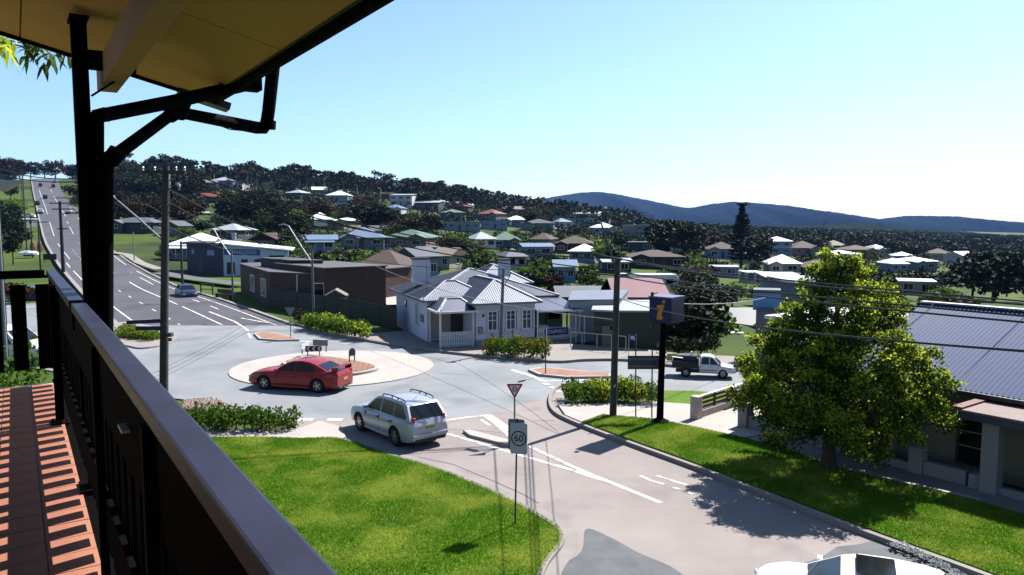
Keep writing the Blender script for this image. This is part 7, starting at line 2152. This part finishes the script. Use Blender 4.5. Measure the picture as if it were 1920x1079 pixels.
# tan tracks and pale lanes on the slopes
def lane(name, pts, w, m, z=.12):
    z *= .7
    P = densify([G(*p) for p in pts], 5); b = MB(); strip_line(b, P, w, z + P[0].y * .0008); return struct(b.build(name, m))
lane('lane', [(1310, 509), (1400, 513), (1490, 514)], 5, M_conc_lt, .3)
lane('lane', [(1655, 523), (1700, 527), (1745, 526), (1790, 517)], 7, M_conc_lt, .3)
lane('lane', [(315, 404), (350, 401), (400, 400)], 5, M_conc_lt, .3)
lane('lane', [(215, 476), (240, 480), (262, 495), (300, 508)], 1.6, M_conc, .2)
lane('lane', [(300, 514), (350, 523), (450, 536)], 2.5, M_asph_dark, .2)
lane('lane', [(722, 545), (748, 560), (760, 575)], 3.5, M_conc_lt, .2)
lane('lane', [(1060, 470), (1110, 478)], 5, M_conc, .3)
lane('lane', [(1030, 428), (1075, 436), (1110, 440)], 5, M_conc, .3)
# ------------------------------------------------------------------ trees
PROTO = {'broad': [1, 2, 3, 4], 'gum': [1, 2, 3, 4], 'round': [1, 2, 3], 'cypress': [1], 'bush': [1, 2, 3]}
rt = random.Random(42)
placed = []
hr_l = [(p.x, p.y) for p, _ in hw_rows]; hr_r = [(p.x, p.y) for _, p in hw_rows]
def on_road(x, y, m=3):
    s = (Vector((x, y, 0)) - axis0).dot(axd)
    if s < 5 or s > S_END: return y < 56 
    i = int(np.clip(np.searchsorted(stn, s), 1, len(stn) - 1)); a, b_ = hw_rows[i]
    w = (b_ - a); L_ = w.length; w = w / L_; t = (Vector((x, y, 0)) - a).dot(w)
    return -m < t < L_ + m
def blocked(px, Y, h, wd):
    pw = wd * F / Y / 2; g = tz((px - 960) / F * Y, Y)
    top = 420 - (g + h - EYE) / Y * F
    for hx, hw_, hY, hb, *_r in HOUSES:
        if abs(px - hx) < hw_ / 2 + pw * .55:
            if Y < hY - 2 and top < hb - 3 : return True
            if abs(Y - hY) < 8: return True
    return False
def visible_grass(px, py): return False
import re
_CUT = re.compile(r' (above|left|right|below|beside|in the|on the|behind|between|under|beneath|just|nearest|glimpsed|stretched|with end|high|partly|continuing|attached|beyond|before|before the|at the|over|among|near|directly|standing|running|half)\\b.*'.replace('\\\\', '\\'))
LW = {'dark': 'dark', 'gum': 'grey-green', 'olive': 'olive', 'rust': 'rust-brown', 'green': 'green', 'pale': 'pale'}
SCAT = {}
def relabel(label, px, Y, h, hr_, leaf):
    gx, gy = to_px(((px - 960) / F * Y, Y, tz((px - 960) / F * Y, Y))); ty = gy - h * F / Y * .5
    best = None
    for hx, hw_, hY, hb, *nm in HOUSES:
        if not nm: continue
        s = _CUT.sub('', nm[0])
        if len(s.split()) > 7 or len(s.split()) < 3: continue
        d = abs(gx - hx) * .6 + abs(gy - hb)
        if best is None or d < best[0]: best = (d, hx, hw_, hY, hb, s)
    szw = ('small ' if h < hr_[0] + (hr_[1] - hr_[0]) * .33 else 'tall ' if h > hr_[0] + (hr_[1] - hr_[0]) * .67 else '') + LW[leaf] + ' '
    if not best or best[0] > 130: return szw + label
    _, hx, hw_, hY, hb, s = best
    base = _CUT.sub('', label)
    rel = 'right of' if gx > hx + hw_ * .5 else 'left of' if gx < hx - hw_ * .5 else 'below' if gy > hb + 2 else 'behind'
    if s.startswith(('low', 'large', 'small', 'wide', 'long', 'tall')): pass
    return ' '.join(('%s%s %s the %s' % (szw, base, rel, s)).split()[:13])
def scatter(label, group, cat, name, kind, leafs, prng, yrng, n, hr_, wsc=1.0, allow=.0, tries=14, clear=()):
    c = 0
    for _ in range(n):
        for _t in range(tries):
            px = rt.uniform(*prng); Y = math.exp(rt.uniform(math.log(yrng[0]), math.log(yrng[1]))) if yrng[1] > yrng[0] * 1.3 else rt.uniform(*yrng)
            h = rt.uniform(*hr_); x = (px - 960) / F * Y
            if on_road(x, Y, 2 + h * .3): continue
            if rt.random() > allow and blocked(px, Y, h, h * .6 * wsc): continue
            gy = to_px((x, Y, tz(x, Y)))[1]
            if any(a < px < b_ and c_ < gy < d_ for a, b_, c_, d_ in clear): continue
            z = tz(x, Y)
            lf = rt.choice(leafs); lb_ = relabel(label, px, Y, h, hr_, lf)
            o_ = tree(name, lb_, cat, kind, rt.choice(PROTO[kind]), (x, Y, z - .3 - .35 * min(1, max(0, (Y - 60) / 60))), h, wsc * rt.uniform(.9, 1.15), lf, group)
            SCAT.setdefault(lb_, []).append((gy * 0 + px, o_))
            c += 1; break
    return c
CLR = ((225, 450, 386, 404), (490, 575, 445, 475), (880, 1000, 425, 445), (1180, 1240, 520, 545), (1310, 1400, 480, 500), (1700, 1780, 508, 520), (10, 60, 350, 500), (1760, 1920, 545, 590), (220, 300, 440, 505))
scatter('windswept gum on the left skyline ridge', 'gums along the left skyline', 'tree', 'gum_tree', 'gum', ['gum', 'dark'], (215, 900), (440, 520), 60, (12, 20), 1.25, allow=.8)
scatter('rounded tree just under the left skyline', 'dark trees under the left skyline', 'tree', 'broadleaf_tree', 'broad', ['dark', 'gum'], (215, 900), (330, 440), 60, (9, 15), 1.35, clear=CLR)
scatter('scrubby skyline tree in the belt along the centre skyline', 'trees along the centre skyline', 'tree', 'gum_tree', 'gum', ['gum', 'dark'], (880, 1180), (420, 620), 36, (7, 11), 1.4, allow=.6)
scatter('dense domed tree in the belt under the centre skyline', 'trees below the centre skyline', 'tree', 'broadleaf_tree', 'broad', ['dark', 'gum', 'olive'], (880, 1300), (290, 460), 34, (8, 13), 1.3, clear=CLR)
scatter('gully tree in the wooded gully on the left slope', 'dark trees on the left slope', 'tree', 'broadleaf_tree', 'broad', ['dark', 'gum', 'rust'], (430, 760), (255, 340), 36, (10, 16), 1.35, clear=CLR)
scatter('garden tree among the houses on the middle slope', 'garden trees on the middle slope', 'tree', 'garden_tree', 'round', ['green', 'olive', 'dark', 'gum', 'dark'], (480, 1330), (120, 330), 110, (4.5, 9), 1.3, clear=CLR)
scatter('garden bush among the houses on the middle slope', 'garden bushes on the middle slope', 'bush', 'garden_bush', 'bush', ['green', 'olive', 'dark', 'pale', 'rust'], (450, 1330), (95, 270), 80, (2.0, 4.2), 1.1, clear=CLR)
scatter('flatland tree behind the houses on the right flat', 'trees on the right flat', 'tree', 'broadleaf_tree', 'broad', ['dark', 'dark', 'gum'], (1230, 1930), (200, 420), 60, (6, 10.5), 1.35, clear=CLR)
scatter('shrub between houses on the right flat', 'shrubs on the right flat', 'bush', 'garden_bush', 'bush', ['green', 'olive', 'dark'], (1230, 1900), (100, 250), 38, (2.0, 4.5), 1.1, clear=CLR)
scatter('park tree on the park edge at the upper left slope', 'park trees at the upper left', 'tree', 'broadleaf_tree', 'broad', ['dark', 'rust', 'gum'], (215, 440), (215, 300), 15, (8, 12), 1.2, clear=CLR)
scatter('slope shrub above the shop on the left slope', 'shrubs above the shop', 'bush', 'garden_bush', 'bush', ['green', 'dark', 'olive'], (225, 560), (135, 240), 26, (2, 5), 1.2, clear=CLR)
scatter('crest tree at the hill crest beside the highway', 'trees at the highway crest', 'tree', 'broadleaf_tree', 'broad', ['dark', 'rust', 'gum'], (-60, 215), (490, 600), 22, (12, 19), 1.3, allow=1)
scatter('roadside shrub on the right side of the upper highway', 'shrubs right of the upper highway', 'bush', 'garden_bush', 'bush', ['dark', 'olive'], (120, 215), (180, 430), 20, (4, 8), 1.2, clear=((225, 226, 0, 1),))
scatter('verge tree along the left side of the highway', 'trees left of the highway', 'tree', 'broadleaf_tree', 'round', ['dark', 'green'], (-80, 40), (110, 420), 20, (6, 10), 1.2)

scatter('backyard tree behind the sheds right of the corner house', 'backyard trees behind the sheds', 'tree', 'backyard_tree', 'round', ['dark', 'green', 'dark', 'olive'], (1080, 1480), (60, 150), 46, (2.8, 5.6), 1.45, clear=CLR)
scatter('backyard shrub beyond the corrugated hall roof', 'shrubs beyond the hall', 'bush', 'backyard_shrub', 'bush', ['dark', 'green', 'olive'], (1400, 1800), (60, 160), 34, (1.6, 3.6), 1.3, clear=CLR)
ORD = ['leftmost', 'second from left', 'third from left', 'fourth from left', 'fifth from left', 'sixth from left', 'seventh from left', 'eighth from left', 'ninth from left', 'tenth from left', 'eleventh from left', 'twelfth from left']
for lb_, L_ in SCAT.items():
    if 1 < len(L_) <= 12:
        L_.sort(key=lambda t: t[0])
        for i, (_, o_) in enumerate(L_): o_['label'] = lb_ + ', ' + ORD[i]
# single trees and bushes the photograph picks out
def one(name, label, cat, kind, seed, px, py, Y, hpx, ws, leaf=None):
    g = D(px, py, Y); h = hpx * Y / F
    g.z = min(g.z, tz(g.x, g.y) - .05) if abs(g.z - tz(g.x, g.y)) > 1.2 else g.z
    return tree(name, label, cat, kind, seed, g, h, ws, leaf)
one('fig_tree', 'huge dark spreading tree standing in the park at the right edge', 'tree', 'broad', 2, 1862, 578, 118, 122, 1.5, 'dark')
one('fig_tree', 'dark tree joined to the left of the huge park tree', 'tree', 'broad', 3, 1822, 566, 130, 96, 1.2, 'dark')
one('broadleaf_tree', 'black leafy tree behind the pickup on the bend', 'tree', 'broad', 1, 1292, 690, 50, 152, 1.2, 'dark')
one('garden_bush', 'dark low bush behind the hedge right of the pickup tree', 'bush', 'bush', 2, 1352, 688, 49, 38, 1.6, 'dark')
one('garden_bush', 'dark bush against the grey end block of the hall', 'bush', 'bush', 3, 1388, 686, 50, 34, 1.5, 'dark')
one('garden_bush', 'tall dark shrub between the small shelter and the grey gabled roof', 'bush', 'bush', 1, 1335, 640, 66, 40, 1.5, 'dark')
one('broadleaf_tree', 'bushy dark green tree with lighter top beside the information sign', 'tree', 'broad', 4, 1338, 680, 55, 118, 1.1, 'green')
one('broadleaf_tree', 'dark tree left of the pickup tree, right behind the sign post', 'tree', 'broad', 3, 1268, 688, 52, 95, 1.2, 'dark')
one('pencil_pine', 'narrow dark pencil pine on the upper left slope', 'tree', 'cypress', 1, 630, 408, 280, 40, .8, 'dark')
one('broadleaf_tree', 'very dark round tree clump in the middle of the slope', 'tree', 'broad', 1, 695, 442, 235, 66, 1.3, 'dark')
one('broadleaf_tree', 'second dark round tree right of the clump in the middle of the slope', 'tree', 'round', 2, 732, 440, 240, 60, 1.3, 'dark')
one('broadleaf_tree', 'dark dense tree lowest in the row left of the highway', 'tree', 'round', 2, 24, 478, 125, 70, .9, 'dark')
one('broadleaf_tree', 'dark tree in the middle of the row left of the highway', 'tree', 'round', 3, 30, 446, 165, 62, 1.0, 'dark')
one('broadleaf_tree', 'dark tree highest in the row left of the highway', 'tree', 'broad', 1, 18, 412, 215, 50, 1.1, 'dark')
for i_, (px_, Y_, h_, w_) in enumerate(((58, 560, 38, 1.3), (84, 575, 32, 1.5), (104, 560, 40, 1.3), (30, 545, 30, 1.5))):
    g_ = GX(px_, Y_); tree('broadleaf_tree', ['dark rounded tree closing the view at the left of the highway crest', 'dark tree directly above the end of the highway', 'brown-black tree right of the highway crest before the big roof', 'low dark tree at the far left of the crest'][i_], 'tree', 'broad', i_ + 1, g_, h_ * Y_ / F, w_, ['dark', 'dark', 'rust', 'dark'][i_])
one('willow', 'light green feathery tree beside the dark clump mid slope', 'tree', 'round', 1, 768, 438, 245, 48, 1.3, 'olive')
one('broadleaf_tree', 'dark maroon-black round tree above the pale blue houses', 'tree', 'round', 3, 810, 426, 262, 46, 1.4, 'dark')
one('garden_tree', 'bright green garden tree below the pale hip roofed cottage', 'tree', 'round', 1, 862, 482, 200, 48, 1.2, 'green')
one('garden_tree', 'pale green garden tree left of the white hip roofed cottage', 'tree', 'bush', 1, 888, 478, 205, 34, 1.2, 'pale')
one('broadleaf_tree', 'tall dark tree right of the terraced white house', 'tree', 'broad', 2, 1250, 476, 230, 84, 1.25, 'dark')
one('broadleaf_tree', 'tall dark leaning tree before the forest left of the pine', 'tree', 'broad', 4, 1290, 484, 215, 88, 1.1, 'gum')
one('broadleaf_tree', 'dark green tree in front of the dark two level house', 'tree', 'round', 2, 1160, 474, 225, 46, 1.2, 'dark')
one('broadleaf_tree', 'dark tree with bare trunk right below the tall pine', 'tree', 'broad', 1, 1420, 508, 195, 78, 1.2, 'dark')
one('hedge_bush', 'rust coloured rounded bush behind the white house roof', 'bush', 'bush', 1, 1040, 552, 82, 46, 1.0, 'rust')
one('garden_bush', 'dark rust and green bush between the brick block and white house', 'bush', 'bush', 2, 775, 556, 66, 42, 1.1, 'rust')
one('garden_bush', 'green garden shrubs over the fence left of the white house', 'bush', 'bush', 3, 700, 605, 60, 40, 1.1, 'green')
one('garden_bush', 'dark tall shrub over the green fence beside the tall brick block', 'bush', 'bush', 1, 672, 600, 61, 38, 1.0, 'dark')
one('garden_bush', 'white flowering shrub on the lawn above the brick building', 'bush', 'bush', 2, 636, 485, 150, 26, 1.2, 'pale')
one('garden_bush', 'feathery pale shrub behind the brown roofed brick house', 'bush', 'bush', 3, 752, 498, 120, 42, 1.0, 'pale')
one('garden_tree', 'thin leafed tree behind the power pole by the boat', 'tree', 'gum', 2, 1125, 572, 78, 60, 1.4, 'olive')
one('garden_tree', 'leafy tree just right of the information sign top', 'tree', 'round', 1, 1308, 600, 70, 56, 1.4, 'green')
one('garden_bush', 'grey-brown bush at the left end of the balcony view', 'bush', 'bush', 2, 34, 502, 75, 44, 1.1, 'rust')
one('garden_bush', 'dark bush on the left verge below the carport', 'bush', 'bush', 3, 34, 440, 170, 40, 1.1, 'dark')

# tall Norfolk-type pine: whorls of level branches
def norfolk():
    Y = 215; base = D(1389, 500, Y); H = 118 * Y / F
    rs = np.random.RandomState(5)
    r = thing('norfolk_pine', 'very tall layered pine rising above the skyline on the right', 'tree', base)
    b = MB(); b.path([(0, 0, -1), (0, 0, H * .5), (.1, 0, H)], [.45, .28, .06], 8); P = []
    z = H * .12; k = 0
    while z < H * .99:
        t = z / H; R_ = 4.9 * (1 - t) ** .7 * (.9 if t < .8 else .55) + .25
        if t > .90: R_ = 1.6 if t > .955 else .5
        for j in range(7):
            a = j * 2 * PI / 7 + k * .5 + rs.uniform(-.1, .1); L_ = R_ * rs.uniform(.75, 1.05)
            b.bar((0, 0, z), (L_ * math.cos(a), L_ * math.sin(a), z + L_ * .12), .07, .07)
            m = int(10 + L_ * 9); s = rs.uniform(.15, 1.0, m) * L_
            P.append(np.stack([s * math.cos(a) + rs.normal(0, .22, m), s * math.sin(a) + rs.normal(0, .22, m), z + s * .12 + rs.normal(0, .16, m)], 1))
        z += H * .055 * (1.1 - t * .5); k += 1
    P = np.concatenate(P); v, f = leaf_cards(P, .42, rs, 1.8)
    b.build('trunk', M_bark, r); link('crown', np_mesh('crown', v, f, LM['dark']), r)
norfolk()

# the wooded valley beyond: too many trees to count
def forest(label, n, prng, yrng, hr_, seed, leaf, thin=1.0):
    rs = np.random.RandomState(seed)
    px = rs.uniform(*prng, n); Y = np.exp(rs.uniform(math.log(yrng[0]), math.log(yrng[1]), n)); x = (px - 960) / F * Y
    keep = np.array([not on_road(a, b_, 14) for a, b_ in zip(x, Y)])
    if Y.min() < 400:
        for i in range(n):
            if keep[i]:
                gx, gy = to_px((x[i], Y[i], tz(x[i], Y[i])))
                if blocked(px[i], Y[i], 3, 4) or any(a < gx < b_ and c_ < gy < d_ for a, b_, c_, d_ in CLR): keep[i] = False
    px, Y, x = px[keep], Y[keep], x[keep]; n = len(px)
    z = TZ(x, Y); h = rs.uniform(*hr_, n)
    K = 30
    P = rs.normal(size=(n, K, 3)); P /= np.linalg.norm(P, axis=2)[:, :, None]
    P *= (rs.uniform(.3, 1, (n, K)) ** .4)[:, :, None]
    P[:, :, 0] *= (h * .42)[:, None]; P[:, :, 1] *= (h * .42)[:, None]; P[:, :, 2] = (P[:, :, 2] * .42 + .58) * h[:, None]
    P[:, :, 0] += x[:, None]; P[:, :, 1] += Y[:, None]; P[:, :, 2] += z[:, None]
    P = P.reshape(-1, 3); v, f = leaf_cards(P, 1.0, rs, 1.3)
    # scale cards with tree height
    s = np.repeat(h * .17, K * 4)[:, None]; c = np.repeat(P, 4, 0); v = c + (v - c) * s
    o = stuff(link('forest', np_mesh('forest', v, f, LM[leaf]))); tag(o, label, 'forest'); return o
forest('dense dark forest filling the valley behind the houses on the right', 9000, (1130, 2300), (430, 1500), (4, 9), 1, 'dark')
forest('olive toned forest patches mixed into the valley woods on the right', 1800, (1130, 2300), (450, 1500), (4, 10), 2, 'gum')
forest('continuous wood along the far side of the left ridge', 1500, (-300, 1200), (520, 800), (9, 15), 3, 'dark')
forest('undergrowth between the trees of the upper left slope', 2200, (215, 1250), (300, 520), (2.5, 5), 4, 'gum')
forest('dark scrub and garden hedges filling the gaps between houses on the middle slope', 2600, (400, 1330), (100, 330), (1.2, 3.2), 5, 'dark', 1)
forest('mixed green scrub between houses on the middle slope', 1700, (440, 1330), (100, 330), (1.0, 2.8), 6, 'green', 1)
forest('olive gardens and shrubbery between the houses of the right flat', 900, (1230, 2000), (120, 430), (1.0, 3.0), 8, 'olive', 1)
forest('scrub and hedges between the houses of the right flat', 1800, (1230, 2000), (120, 430), (1.2, 3.5), 7, 'dark', 1)

# ------------------------------------------------------------------ air
hz_ = MB(); hz_.box((0, 3300, 125), (9600, 7000, 600))
hz_.v = [(x, y, (-190 if z < 0 else 500)) for x, y, z in hz_.v]
mh = bpy.data.materials.new('haze'); mh.use_nodes = True; nt = mh.node_tree
nt.nodes.remove(nt.nodes['Principled BSDF'])
vp = nt.nodes.new('ShaderNodeVolumePrincipled'); vp.inputs['Density'].default_value = 0.00004
vp.inputs['Color'].default_value = (0.24, 0.44, 0.95, 1); vp.inputs['Anisotropy'].default_value = 0.0
nt.links.new(vp.outputs[0], nt.nodes['Material Output'].inputs['Volume'])
stuff(hz_.build('haze', mh))['label'] = 'thin blue haze filling the valley air'
